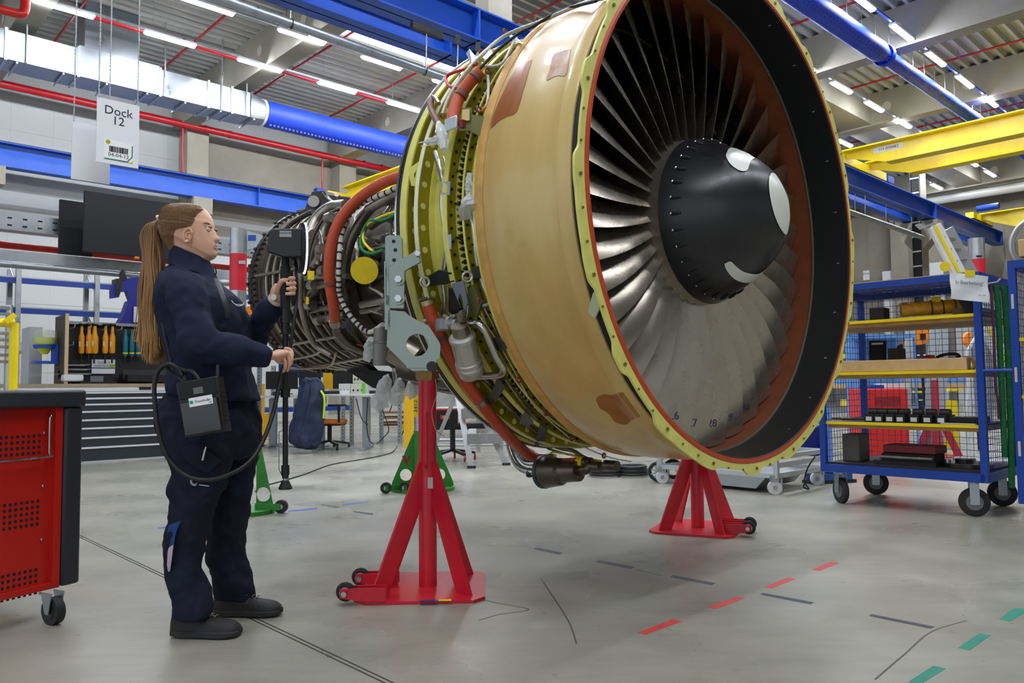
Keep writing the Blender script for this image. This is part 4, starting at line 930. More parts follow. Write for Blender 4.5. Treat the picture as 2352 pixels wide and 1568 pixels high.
def hpt(y, t, off=0.):
    xf, xb, w_ = hrow(y); xc = xb + (xf - xb) * .47; c, s_ = cos(t), sin(t)
    if y > 600: xc = (xf + xb) / 2
    ee = .82 if 510 < y < 596 else .95
    fx = math.copysign(abs(c) ** (ee if c > 0 else 1.), c); yy = math.copysign(abs(s_) ** .9, s_) * w_
    x = xc + (xf - xc) * fx if c > 0 else xc + (xc - xb) * fx
    P = atY(x, y, PY); P.y = PY + yy
    if c > 0:
        hgt = float(np.interp(y, NOSE[:, 0], NOSE[:, 1])) / 556; wd = .0085 if y < 545 else (.0125 if y < 558 else .020)
        P.x += hgt * math.exp(-(yy / wd) ** 2)
        P.x -= .0075 * math.exp(-((abs(yy) - .031) / .013) ** 2) * math.exp(-((y - 527.5) / 5.5) ** 2)      # eye socket
        P.x += .003 * math.exp(-((abs(yy) - .028) / .02) ** 2) * math.exp(-((y - 518) / 3.5) ** 2)
    yj = 557 + (x - 434) * .60
    if y > 548 and x < 492: P.y = PY + (P.y - PY) * (1 - .17 * min(1, max(0, (y - yj) / 9)) * (1 if y < 600 else max(0, (630 - y) / 30)))
    if off: P += V((P.x - atY(xc, y, PY).x, yy, 0)).normalized() * off
    return P
NT = 72
def tt(k): u = k / NT * 2 - 1; return pi * u * (abs(u) ** .45)      # denser toward the face
rows_ = sorted(set(list(np.arange(470, 520, 3)) + list(np.arange(520, 600, 1.5)) + list(np.arange(600, 641, 5))))
b = MB(); b.loft([[hpt(y, tt(k)) for k in range(NT)] for y in rows_])
# neck into trunk, trunk and legs under the clothes
b.loft(interp_sec([(598, 402, 474, .05, PY), (640, 388, 486, .09, PY), (700, 380, 530, .15, PY), (800, 410, 546, .13, PY), (900, 415, 560, .13, PY), (985, 410, 560, .14, PY)], 28))
for xs, Yl in (((440, 440, 425, 430), 3.13), ((525, 520, 515, 530), 3.34)):
    limb(b, [atY(xs[0] + 10, 960, Yl), atY(xs[1], 1150, Yl), atY(xs[2], 1290, Yl), atY(xs[3], 1400 if Yl < 3.2 else 1365, Yl)], [.06, .045, .036, .034], 16)
# arms
RS, RE_, RW = atY(428, 672, 3.07), atY(474, 796, 3.0), atY(622, 820, 3.08)
LS, LE, LW = atY(450, 670, 3.38), atY(560, 812, 3.42), atY(633, 690, 3.27)
limb(b, [RS, RE_, RW], [.05, .045, .026], 16); limb(b, [LS, LE, LW], [.05, .042, .026], 16)
# right hand, draped over the pole
def W(x, y, Y): return atY(x, y, Y)
PP = 3.235
b.tube([W(617, 819, 3.085), W(628, 817, 3.10), W(641, 813, 3.13), W(652, 813, 3.16)], [.024, .027, .033, .028], 16, flat=.62, up=V((0, 0, 1)))
b.ball(W(651, 813, 3.165), .026, 14, (.8, 1.2, .75))
for pts, r in (([(652, 801, 3.205), (664, 802, 3.215), (671, 811, 3.21), (670, 823, 3.20)], .0084), ([(653, 807, 3.185), (665, 811, 3.19), (670, 824, 3.185), (667, 837, 3.185)], .0086), ([(651, 813, 3.160), (661, 820, 3.160), (664, 836, 3.160), (660, 851, 3.168)], .0084), ([(646, 818, 3.135), (654, 828, 3.135), (655, 842, 3.14), (651, 853, 3.15)], .0076), ([(634, 822, 3.11), (641, 830, 3.14), (650, 832, 3.19), (655, 833, 3.215)], .0100)):
    limb(b, [W(*p) for p in pts], [r * 1.12, r * 1.02, r, r * .82], 12, 5); b.ball(W(*pts[-1]), r * .85, 10)
# left hand round the grip
b.tube([W(629, 696, 3.265), W(634, 684, 3.262), W(640, 668, 3.262), W(645, 655, 3.262)], [.024, .030, .034, .026], 16, flat=.6, up=V((0, 1, 0)))
for y0, x3 in ((638.5, 674), (650.5, 676), (662, 676), (673.5, 674)):
    r = .0086 if y0 < 670 else .0078
    limb(b, [W(644, y0 + 6, 3.27), W(652, y0 + 1, 3.286), W(664, y0, 3.284), W(x3 - 1, y0, 3.262), W(x3, y0 + .5, 3.232), W(x3 - 8, y0 + 1, 3.207), W(x3 - (19 if y0 > 640 else 6), y0 + 1.5 - (0 if y0 > 640 else 4), 3.203)], [r * 1.1, r, r, r, r, r, r * .82], 12, 4)
limb(b, [W(637, 672, 3.245), W(642, 655, 3.225), W(648, 645, 3.212), W(657, 643, 3.206)], [.014, .0125, .011, .009], 12, 4); b.ball(W(657, 643, 3.206), .009, 10)
body = b.build('body', skin, PER)
rm = body.modifiers.new('remesh', 'REMESH'); rm.mode = 'VOXEL'; rm.voxel_size = .0034; rm.use_smooth_shade = True
sm = body.modifiers.new('smooth', 'SMOOTH'); sm.iterations = 3; sm.factor = .5
# face details
def onface(x, y, Y): return atY(x, y, Y)
eyew = M('eye_white', (232, 228, 222), .25); iris = M('iris', (52, 44, 38), .2); lipm = M('lips', (208, 136, 122), .5); browm = M('brow', (92, 66, 46), .8); lash = M('lash', (30, 24, 22), .8)
for sg in (-1, 1):
    c = hpt(527.5, 0); c = V((c.x - .0115, PY + sg * .031, c.z)); e = MB().ball(c, .0112, 20).build('eye', eyew, PER); MB().ball(c + V((.0006, 0, .0068)), .0114, 20, (1, 1.03, .56)).build('upper_lid', skin, PER); MB().ball(c + V((.0004, 0, -.0072)), .0112, 20, (1, 1.03, .56)).build('lower_lid', skin, PER)
    MB().ball(c + V((.0085, -.001 * sg, 0)), .0052, 14, (.75, 1, 1)).build('iris', iris, e)
    lid = MB()
    for k in range(5): t0 = -1.1 + k * .0
    lid.tube([c + V((.0122 * cos(t) , .0122 * sin(t), .0024 + .0015 * cos(t))) for t in np.linspace(-1.2, 1.2, 12)], .0016, 6); lid.build('upper_eyelid', lash, PER)
    bw = MB().tube([hpt(y, t, .001) for t, y in ((sg * .34, 518.5), (sg * .45, 517), (sg * .56, 516.8), (sg * .70, 518.5))], [.0024, .003, .0024, .001], 8, flat=.6); bw.build('eyebrow', browm, PER)
s = MB(); s.loft([[hpt(y, t, .0008 + 0) for t in np.linspace(-.24, .24, 15) * (1 - ((y - 568) / 9.5) ** 2) ** .5] for y in (562.5, 564, 565.5, 567, 568, 569, 570.5, 572, 574)], cap=False, closed=False); s.build('lips', lipm, PER)
for sg in (-1, 1):   # ears
    c = atY(432, 541, PY - .078); c.y = PY + sg * (hrow(541)[2] + .004); s = MB(); X_ = V((1, 0, -.18)).normalized(); Z_ = V((.18, 0, 1)).normalized()
    pr = [c + X_ * (.0155 * cos(t) * (1 if sin(t) > -.2 else .75)) + Z_ * (.0285 * sin(t)) + V((0, sg * (.006 - .004 * cos(t)), 0)) for t in np.linspace(.15 * pi, 1.9 * pi, 22)]
    s.tube(smooth(pr, 2), [.0045] * (21 * 2 + 1), 8); s.ball(c + V((.001, -sg * .001, 0)), .016, 14, (.85, .35, 1.5)); s.tube(smooth([c + X_ * .008 + Z_ * .014 + V((0, sg * .006, 0)), c - X_ * .005 + Z_ * .008 + V((0, sg * .007, 0)), c - X_ * .003 - Z_ * .010 + V((0, sg * .007, 0)), c + X_ * .008 - Z_ * .008 + V((0, sg * .006, 0))], 4), .003, 8)
    s.ball(c + X_ * .002 - Z_ * .024 + V((0, sg * .004, 0)), .0085, 10)
    er = s.build('ear', skin, PER, ang=70); MB().ball(c + X_ * .003 - Z_ * .026 + V((0, sg * .012, 0)), .0036, 10).build('pearl_earring', white, er)
# hair
hairm = bpy.data.materials.new('hair'); hairm.use_nodes = True; nt = hairm.node_tree; bs = nt.nodes['Principled BSDF']; bs.inputs['Roughness'].default_value = .45
g = nt.nodes.new('ShaderNodeNewGeometry'); sx = nt.nodes.new('ShaderNodeSeparateXYZ'); nt.links.new(g.outputs['Position'], sx.inputs[0])
nz = nt.nodes.new('ShaderNodeTexNoise'); nz.inputs['Scale'].default_value = 1; mpn = nt.nodes.new('ShaderNodeMapping'); mpn.inputs['Scale'].default_value = (90, 90, 5); nt.links.new(g.outputs['Position'], mpn.inputs[0]); nt.links.new(mpn.outputs[0], nz.inputs['Vector'])
ma = nt.nodes.new('ShaderNodeMath'); ma.operation = 'MULTIPLY_ADD'; ma.inputs[1].default_value = .55; nt.links.new(nz.outputs['Fac'], ma.inputs[0]); nt.links.new(sx.outputs['Z'], ma.inputs[2])
mr = nt.nodes.new('ShaderNodeMapRange'); mr.inputs[1].default_value = 1.22; mr.inputs[2].default_value = 1.95; nt.links.new(ma.outputs[0], mr.inputs[0])
cr = nt.nodes.new('ShaderNodeValToRGB'); cr.color_ramp.elements[0].color = (*srgb((214, 168, 104)), 1); cr.color_ramp.elements[1].color = (*srgb((126, 94, 62)), 1)
q_ = cr.color_ramp.elements.new(.5); q_.color = (*srgb((158, 114, 68)), 1); nt.links.new(mr.outputs[0], cr.inputs[0]); nt.links.new(cr.outputs[0], bs.inputs['Base Color'])
def thl(y):   # hairline angle at row y
    return float(np.interp(y, [470, 484, 490, 500, 510, 520, 528, 535, 548, 560, 572, 580], [.0, .25, .62, .88, 1.02, 1.12, 1.22, 1.75, 1.95, 2.15, 2.35, 2.5]))
s = MB(); rw = list(np.arange(470, 581, 3.)); g_ = []
for y in rw:
    t0 = thl(y); g_.append([hpt(y, t0 + (2 * pi - 2 * t0) * k / 40 if True else 0, .0 + .0085 * min(1, min(k, 40 - k) / 3)) for k in range(41)])
s.loft(g_, cap=False, closed=False); TOPP = atY(424, 467.5, PY)
hair = s.build('hair', hairm, PER, ang=80)
s = MB(); rh = random.Random(5); TIE = atY(368, 505, PY); zt = 505.
for i in range(760):
    y0 = rh.uniform(475, 576); t0 = thl(y0); a0 = t0 + abs(rh.gauss(0, .35)) if rh.random() < .6 else rh.uniform(t0, pi)
    sg = 1 if rh.random() < .45 else -1; a0 = min(a0, 2.9); P = []
    if y0 < 486: a0 = rh.uniform(thl(y0) + .25, 2.4)
    for j in range(9):
        u = j / 8; P.append(hpt(y0 + (zt - y0) * u ** 1.25 - 5 * sin(pi * u) * (1 if y0 < 520 else -.4), sg * (a0 + (pi - a0) * u), .0085 + .003 * sin(pi * u) + rh.uniform(-.001, .0022)))
    P.append(TIE + V((rh.uniform(-.004, .004), rh.uniform(-.012, .012), rh.uniform(-.010, .010))))
    s.tube(P, [.0006] + [.0015] * 8 + [.001], 4)
s.build('hair_strands', hairm, hair, ang=80, kind='stuff')
tie = MB().torus(TIE + V((-.003, 0, .002)), V((1, 0, .55)).normalized(), .0155, .006, 20, 8).build('hair_tie', M('hair_tie', (222, 180, 160), .6), PER)
s = MB()
for i in range(1000):
    u, v_ = rh.gauss(0, .42), rh.uniform(-1, 1); u = max(-1, min(1, u)); end = 838 - 55 * abs(u) ** 1.3 - rh.expovariate(1 / 16.) if rh.random() < .85 else rh.uniform(690, 780); P = [TIE + V((rh.uniform(-.004, .004), v_ * .01, 0))]
    for y in (520, 545, 600, 660, 720, 780, 838):
        if y > end: break
        xc = np.interp(y, [505, 520, 545, 600, 660, 720, 780, 838], [366, 355, 350, 352, 356, 357, 356, 357]); hw = np.interp(y, [505, 520, 545, 600, 660, 720, 780, 838], [5, 14, 19, 22, 25, 31, 36, 33])
        p = atY(xc + u * hw + rh.uniform(-2, 2), y, PY); p.x += .006 * sin(y / 17. + u * 2.6) * (1 if y > 540 else 0); p.y = PY - .01 + v_ * (.030 + .012 * (y - 505) / 300) * sqrt(max(0, 1 - u * u * .6)) + (.02 if y > 600 else 0) * v_; P.append(p)
    p = atY(xc + u * hw * 1.05 + rh.uniform(-4, 4), end, PY); p.y = P[-1].y; P.append(p)
    Q = smooth(P, 3); m = len(Q); s.tube(Q, [.0018 * min(1, (m - j) / 5 + .15) for j in range(m)], 5)
s.build('ponytail', hairm, PER, ang=80)
# --- jacket
s = MB()
JK = [(606, 400, 482, .060, PY, 0), (622, 392, 492, .085, PY, -.25), (640, 379, 506, .128, PY, -.25), (660, 370, 526, .168, PY, -.15), (690, 366, 549, .186, PY, 0), (720, 368, 562, .182, PY, 0), (755, 375, 569, .172, PY, 0), (790, 384, 571, .165, PY, 0), (825, 390, 573, .168, PY, -.05), (860, 392, 579, .175, PY, -.1), (892, 392, 589, .188, PY, -.12), (908, 394, 593, .190, PY, -.12), (912, 396, 591, .18, PY, -.12)]
s.loft(interp_sec(JK, 40, 4, .9))
limb(s, [RS + V((-.02, .07, .0)), RS, RE_.lerp(RS, .5) + V((-.012, -.005, 0)), RE_ + V((-.012, 0, -.0)), RE_.lerp(RW, .22) + V((0, 0, .0)), RE_.lerp(RW, .6), RE_.lerp(RW, .9), RW + V((-.002, 0, 0))], [.085, .082, .078, .074, .066, .056, .048, .036], 24, 8, wr=.018)
limb(s, [LS + V((0, -.06, .02)), LS, LE.lerp(LS, .5), LE, LE.lerp(LW, .5), LE.lerp(LW, .85), LW.lerp(LE, .02)], [.085, .075, .07, .066, .058, .05, .036], 24, 8, wr=.015, seed=3)
jk = s.build('jacket', navy, PER, ang=60)
rm = jk.modifiers.new('remesh', 'REMESH'); rm.mode = 'VOXEL'; rm.voxel_size = .0075; rm.use_smooth_shade = True
sm = jk.modifiers.new('smooth', 'SMOOTH'); sm.iterations = 7; sm.factor = .5
tx = bpy.data.textures.new('cloth_folds', 'CLOUDS'); tx.noise_scale = .13; tx.noise_depth = 2
dm = jk.modifiers.new('folds', 'DISPLACE'); dm.texture = tx; dm.strength = .045; dm.mid_level = .5; dm.texture_coords = 'LOCAL'
# collar, zip, seams, emblem
s = MB(); n = 40
def cring(y0, grow, z0):
    out = []
    for k in range(n):
        t = 2 * pi * k / n; f = (1 + cos(t)) / 2
        a = atY(397 - grow, 0, PY).x; bq = atY(482 + grow, 0, PY).x
    return out
C1 = [(579, 397, 478, .057, PY, -.42), (592, 394, 486, .064, PY, -.42), (607, 391, 491, .072, PY, -.38), (622, 389, 495, .086, PY, -.32)]
o = interp_sec(C1, 36, 3, .95); inn = [[p + (V((c_.x, PY, p.z)) - p).normalized() * .006 for p in r] for r in o for c_ in [sum(r, V((0, 0, 0))) / len(r)]]
s.loft(o + [], cap=False); s.loft(inn[::-1], cap=False); s.loft([o[0], inn[0]], cap=False); s.build('collar', navy, jk, ang=60)
MB().tube([atY(x, y, PY - .012) for x, y in ((494, 612), (497, 625), (492, 640))], .003, 6).build('zip', black, jk)
lg = M('emblem_white', (214, 220, 226), .5); s = MB()
for x0, y0, x1, y1, x2, y2 in ((532, 690, 540, 698, 556, 699), (534, 694, 546, 702, 558, 700), (548, 703, 556, 701, 560, 696)): s.tube(smooth([atY(x0, y0, 3.075), atY(x1, y1, 3.072), atY(x2, y2, 3.09)], 4), .0014, 5)
s.build('chest_emblem', lg, jk, label='small pale swoosh emblem on the chest')
for pts in ([(497, 640, 3.10), (512, 680, 3.058), (522, 712, 3.05), (524, 730, 3.05)],): MB().tube(smooth([atY(*p) for p in pts], 5), .011, 8, flat=.25).build('shoulder_strap', black, PER)
MB().tube(smooth([atY(372, 700, 3.12), atY(380, 760, 3.09), (atY(392, 810, 3.08)), atY(404, 858, 3.07)], 5), .012, 8, flat=.3).build('shoulder_strap', black, PER)
# --- trousers
s = MB()
s.loft(interp_sec([(896, 396, 566, .145, PY), (918, 378, 576, .165, PY), (950, 369, 586, .182, PY + .005), (985, 376, 588, .182, PY + .01), (1020, 388, 588, .17, PY + .02), (1050, 400, 584, .14, PY + .04)], 40, 4, .85))
s.loft(interp_sec([(950, 371, 520, .10, 3.13), (1000, 380, 528, .102, 3.125), (1056, 393, 532, .098, 3.12), (1105, 394, 518, .092, 3.115), (1157, 393, 496, .086, 3.11), (1200, 387, 481, .080, 3.105), (1241, 380, 473, .076, 3.10), (1283, 376, 467, .074, 3.095), (1325, 379, 468, .075, 3.09), (1360, 387, 478, .076, 3.085), (1390, 394, 487, .075, 3.08), (1414, 399, 490, .07, 3.08)], 32, 4, .9))
s.loft(interp_sec([(950, 460, 586, .095, 3.325), (1000, 468, 587, .098, 3.33), (1056, 478, 586, .095, 3.335), (1105, 482, 581, .090, 3.34), (1157, 480, 574, .084, 3.345), (1199, 477, 566, .078, 3.35), (1241, 477, 562, .074, 3.355), (1290, 482, 563, .072, 3.36), (1325, 490, 573, .073, 3.365), (1352, 495, 584, .074, 3.37), (1378, 499, 587, .070, 3.37)], 32, 4, .9))
tr = s.build('trousers', navt, PER, ang=60)
rm = tr.modifiers.new('remesh', 'REMESH'); rm.mode = 'VOXEL'; rm.voxel_size = .008; rm.use_smooth_shade = True
sm = tr.modifiers.new('smooth', 'SMOOTH'); sm.iterations = 5; sm.factor = .5
tx2 = bpy.data.textures.new('trouser_folds', 'CLOUDS'); tx2.noise_scale = .11; tx2.noise_depth = 2
dm = tr.modifiers.new('folds', 'DISPLACE'); dm.texture = tx2; dm.strength = .05; dm.mid_level = .5; dm.texture_coords = 'LOCAL'
# trims on the near leg: blue and reflective strip, pocket flap, emblem, pen
def lp(x, y, Y=3.0): return atY(x, y, Y)
def strip(a, b, nm, m_, Y0=3.03): s = MB(); A_ = smooth([atY(x, y, d) for x, y, d in a], 4); B_ = smooth([atY(x, y, d) for x, y, d in b], 4); s.loft([A_, B_], cap=False, closed=False); s.loft([[p + V((0, .006, 0)) for p in A_], [p + V((0, .006, 0)) for p in B_]], cap=False, closed=False); return s.build(nm, m_, tr)
strip([(388, 1205, 3.02), (382, 1232, 3.035), (380, 1258, 3.04)], [(415, 1196, 2.995), (404, 1225, 3.0), (399, 1252, 3.0)], 'blue_trim', M('royal_trim', (20, 74, 140), .7, n=.4, ns=60))
strip([(381, 1262, 3.035), (381, 1290, 3.035), (385, 1312, 3.04)], [(398, 1250, 3.0), (394, 1285, 3.0), (390, 1312, 3.02)], 'reflective_trim', M('reflective_trim', (200, 196, 210), .5))
strip([(417, 1042, 3.0), (440, 1066, 2.995), (474, 1087, 3.0)], [(420, 1024, 3.002), (455, 1022, 2.996), (510, 1058, 3.005)], 'pocket_flap', navt)
MB().tube([lp(465, 1057, 2.985), lp(470, 1036, 2.985), lp(473, 1026, 2.985)], [.0035, .0035, .0025], 8).build('pen', white, PER)
s = MB(); c = lp(447, 1105, 3.003)
for r_, a0, a1 in ((.016, .5, 5.2), (.0115, 1, 5.6)): s.tube([c + V((r_ * cos(t), 0, r_ * sin(t))) for t in np.linspace(a0, a1, 20)], .0012, 5)
s.build('leg_emblem', lg, tr); s = MB().tube([lp(457, 1113, 3.003), lp(480, 1116, 3.0)], .0014, 5); s.build('leg_emblem', lg, tr)
# --- shoes
shoe = M('black_shoe', (30, 28, 28), .6, n=.3, ns=30, bump=.3, bs=70); sole = M('shoe_sole', (44, 44, 46), .7); lace = M('lace', (120, 112, 60), .7)
def make_shoe(heel, toe, Y, gz):
    h, t = atz(heel, gz, 0), atz(toe, gz, 0); h = V((h.x, Y, 0)); t = V((t.x, Y - .015, 0)); d = (t - h); L_ = d.length; d.normalize(); sd = UP.cross(d)
    s = MB(); so = MB(); R2 = []; R3 = []
    for u, hw, top in ((0, .026, .085), (.05, .036, .10), (.2, .041, .105), (.36, .041, .098), (.5, .043, .082), (.65, .048, .070), (.8, .049, .064), (.9, .044, .058), (.965, .034, .046), (1., .018, .028)):
        c = h + d * (u * L_); R2.append([c + sd * (hw * cos(k)) + UP * (.018 + (top - .018) * max(0, sin(k)) ** .8) for k in np.linspace(0, pi, 14)])
        R3.append([c + sd * (hw + .004) * a_ + UP * z for a_, z in ((-1, .004 if .15 < u < .9 else .008), (-1, .028), (1, .028), (1, .004 if .15 < u < .9 else .008))])
    s.loft(R2); a = s.build('shoe', shoe, PER, ang=60); so.loft(R3); so.build('sole', sole, a, bevel=.004)
    s = MB()
    for u in (.46, .52, .58, .64): c = h + d * (u * L_) + UP * float(np.interp(u, [.36, .5, .65], [.102, .087, .075])); s.tube([c - sd * .018, c + UP * .004, c + sd * .018], .0022, 6)
    s.tube([h + d * .43 * L_ + UP * .1, h + d * .47 * L_ + UP * .106 - sd * .02, h + d * .52 * L_ + UP * .09 - sd * .03], .002, 6)
    s.build('shoelaces', lace, a)
make_shoe(394, 551, 3.085, 1462); make_shoe(495, 648, 3.36, 1411)
# --- watch
wc = LW.lerp(LE, -.02) + V((.008, 0, .006)); wd_ = (LW - LE).normalized()
wt = MB().lathe(LW + wd_ * .006, wd_, [(-.008, .0315), (-.008, .034), (.008, .034), (.008, .0315)], 28, closed=True).build('watch_strap', M('cream_strap', (226, 216, 204), .5), PER)
MB().cyl(LW + wd_ * .006 + V((0, -.030, .004)), LW + wd_ * .006 + V((0, -.038, .004)), .013, 20).build('watch_case', M('cream_strap'), wt, bevel=.002)
# ------------------------------------------------------------ scanner on a pole
SCN = thing('handheld_scanner', 'black scanner head with a glowing white ring on a long telescopic pole', 'scanner', atY(655, 1120, PP))
def sy(x, y, d=PP): return atY(x, y, d)
def vcyl(s, y0, y1, r, r2=None, n=24): s.cyl(sy(655.5, y0), sy(655.5, y1), r, n, r2)
s = MB(); P = [sy(x, y, PP - .045) for x, y in ((612, 578), (617, 531), (628, 525), (694, 523), (694, 590), (648, 591), (640, 587))]
s.prism(P, V((0, .09, 0))); s.build('scanner_housing', black, SCN, bevel=.006)
MB().box(sy(656, 537, PP - .0465), (.05, .002, .026), V((1, 0, -.02))).build('name_plate', M('name_plate_silver', (150, 150, 148), .35, .6), SCN)
text('mSCOUT3D', 'lettering', ink, SCN, sy(656, 535, PP - .0482), V((1, 0, -.02)), UP, .0095)
cd = sy(692, 570); RA = .105
MB().lathe(cd, V((.93, .36, .0)), [(-.006, 0), (-.006, RA - .008), (0, RA - .004), (.012, RA - .004), (.012, 0)], 56).build('ring_plate', black, SCN)
MB().torus(cd + V((.012, .004, 0)), V((.93, .36, 0)).normalized(), RA - .001, .0036, 64, 10).build('ring_light', M('ring_led', (236, 242, 255), .3, emit=4), SCN)
s = MB()
for k in range(60): t = 2 * pi * k / 60; s.box(cd + V((-.36, .93, 0)) * (RA - .002) * cos(t) + UP * (RA - .002) * sin(t), (.014, .003, .003), V((.93, .36, 0)))
s.build('rim_ribs', black, SCN)
s = MB(); vcyl(s, 585, 612, .016); vcyl(s, 612, 708, .0205); s.build('foam_grip', blackmatte, SCN)
for a_, b_, r_ in ((708, 728, .018), (724, 742, .0215), (742, 764, .0165), (764, 768, .021)): s = MB(); vcyl(s, a_, b_, r_); s.build('collar', black, SCN)
s = MB(); vcyl(s, 764, 1080, .0112); s.build('pole', black, SCN)
for a_, b_, r_ in ((893, 898, .021), (898, 912, .019), (1068, 1090, .0165), (1090, 1098, .013)): s = MB(); vcyl(s, a_, b_, r_); s.build('collar', black, SCN)
s = MB(); vcyl(s, 1096, 1104, .010); s.build('foot_joint', alu, SCN); s = MB(); vcyl(s, 1103, 1119, .014, .027); vcyl(s, 1119, 1123, .027); s.build('rubber_foot', rubber, SCN)
MB().tube([sy(641, 992, PP), sy(641, 1030), sy(641, 1078), sy(650, 1096)], .0022, 6).build('clip_wire', alu, SCN); MB().tube([sy(641, 992), sy(648, 988), sy(655, 990)], .002, 6).build('clip_wire', alu, SCN)
s = MB().tube(smooth([sy(676, 590, PP - .02), sy(681, 620, PP + .035), sy(682, 680, PP + .035), sy(675, 740, PP - .0), sy(668, 790, PP - .01), sy(660, 815, PP)], 5), .007, 10); s.build('power_cable', black, SCN)
MB().tube(smooth([sy(668, 498), sy(655, 508), sy(672, 522), sy(692, 505), sy(693, 520)], 4), .0012, 5).build('thin_wire', black, SCN)
MB().box(sy(674, 598, PP), (.016, .03, .05)).build('bracket', black, SCN)
# pack on the hip and its cable
ang_ = radians(9.5); PX = V((cos(ang_), 0, sin(ang_) * 1.0)); PZ = V((-sin(ang_), 0, cos(ang_))); PK = 2.945
pk = thing('hip_pack', 'glossy black electronics pack with a white label hanging at the hip', 'electronics pack', atY(470, 1000, PK))
pc = atY(469, 934, PK)
MB().boxv(pc, PX * .078, V((0, .035, 0)), PZ * .105).build('pack_body', black, pk, bevel=.006)
MB().boxv(pc + PZ * .07 + V((0, -.036, 0)), PX * .070, V((0, .004, 0)), PZ * .032).build('top_panel', blackmatte, pk, bevel=.002)
MB().boxv(pc - PZ * .035 + V((0, -.040, 0)), PX * .070, V((0, .007, 0)), PZ * .062).build('glossy_cover', M('gloss_black', (16, 17, 20), .12, coat=.5), pk, bevel=.003)
MB().boxv(pc + PZ * .062 + PX * .004 + V((0, -.041, 0)), PX * .018, V((0, .002, 0)), PZ * .012).build('display', M('lcd', (96, 104, 100), .3), pk)
lbq = pc + PZ * .022 + PX * .01 + V((0, -.0478, 0))
MB().boxv(lbq, PX * .044, V((0, .0008, 0)), PZ * .0165).build('white_label', M('label_white', (250, 250, 250)), pk)
text('Fraunhofer', 'lettering', ink, pk, lbq + PX * .008 + V((0, -.0012, 0)), PX, PZ, .0135); text('IGD', 'lettering', ink, pk, lbq + PX * .034 - PZ * .010 + V((0, -.0012, 0)), PX, PZ, .006)
MB().boxv(lbq - PX * .035 + V((0, -.0008, 0)), PX * .006, V((0, .0005, 0)), PZ * .006).build('green_mark', M('teal_mark', (20, 150, 120), .5), pk)
s = MB()
for k in range(7): s.boxv(pc + PX * .0795 + PZ * (-.06 + k * .018), PX * .0012, V((0, .024, 0)), PZ * .004)
for k in range(8): s.boxv(pc - PZ * .1062 + PX * (-.05 + k * .013), PX * .004, V((0, .022, 0)), PZ * .0012)
s.build('vent_slots', ink, pk)
cbm = M('cable_black', (22, 22, 24), .5)
MB().tube(smooth([atY(*p) for p in ((468, 893, 2.93), (455, 868, 2.92), (440, 852, 2.93), (424, 850, 2.95), (405, 842, 2.97), (380, 838, 2.99))], 5), .007, 10).build('plug_lead', cbm, pk)
solo(MB().tube(smooth([atY(*p) for p in ((420, 862, 2.96), (410, 846, 2.96), (388, 836, 2.96), (366, 848, 2.96), (355, 880, 2.95), (356, 930, 2.94), (364, 990, 2.93), (385, 1050, 2.93), (425, 1090, 2.93), (475, 1102, 2.93), (530, 1088, 2.94), (575, 1058, 2.98), (605, 1010, 3.04), (627, 950, 3.1), (640, 890, 3.16), (648, 855, 3.2), (650, 845, 3.21))], 6), .0085, 12), 'scanner_cable', cbm, 'thick black cable looping from the hip pack down past the knees to the scanner pole', 'cable')
MB().tube(smooth([atY(380, 838, 2.98), atY(392, 852, 3.0), atY(412, 868, 3.0), atY(428, 880, 2.96)], 4), .005, 8).build('short_lead', cbm, pk)
for x, y in ((425, 862), (500, 852)): MB().box(atY(x, y, 2.98), (.012, .006, .05), V((1, 0, .3))).build('carry_strap', black, pk)
# ------------------------------------------------------------ floor joints, tape, cable
s = MB(); s.hbox(1.452, 1.458, -14, 24, -.01, .0012); s.hbox(1.472, 1.478, -14, 24, -.01, .0012); struct(s, 'trim_95', M('joint_dark', (52, 50, 46), .8))
def tape(pts, mat, lab, grp): return solo(MB().prism([atz(x, y) + UP * .0003 for x, y in pts], UP * .0006), 'floor_tape', mat, lab, 'floor tape', grp)
Z8 = lambda pts: [(1100 + a / 1.8786, 1240 + b / 1.8786) for a, b in pts]
tr_ = M('red_tape', (214, 66, 62), .6, n=.12, ns=20); tg_ = M('green_tape', (40, 140, 118), .6, n=.12, ns=20); td_ = M('grey_tape', (74, 76, 88), .7, n=.12, ns=20); tb_ = M('blue_tape', (66, 88, 170), .6, n=.1, ns=20)
for p, lab in (([(685, 400), (720, 408), (877, 350), (840, 341)], 'red dash of floor tape, nearest the camera of four'), ([(985, 290), (1020, 297), (1148, 252), (1112, 244)], 'red dash of floor tape, second from the camera'), ([(1230, 203), (1262, 208), (1367, 168), (1332, 162)], 'red dash of floor tape, third from the camera'), ([(1436, 128), (1470, 132), (1555, 98), (1520, 94)], 'red dash of floor tape, farthest of four')): tape(Z8(p), tr_, lab, 'red floor tape dashes')
for p, lab in (([(1853, 612), (1905, 622), (2015, 555), (1960, 543)], 'green dash of floor tape cut by the lower picture edge'), ([(2068, 465), (2118, 476), (2210, 410), (2158, 403)], 'green dash of floor tape, middle of three'), ([(2245, 342), (2290, 352), (2375, 300), (2310, 293)], 'green dash of floor tape at the right picture edge')): tape(Z8(p), tg_, lab, 'green floor tape dashes')
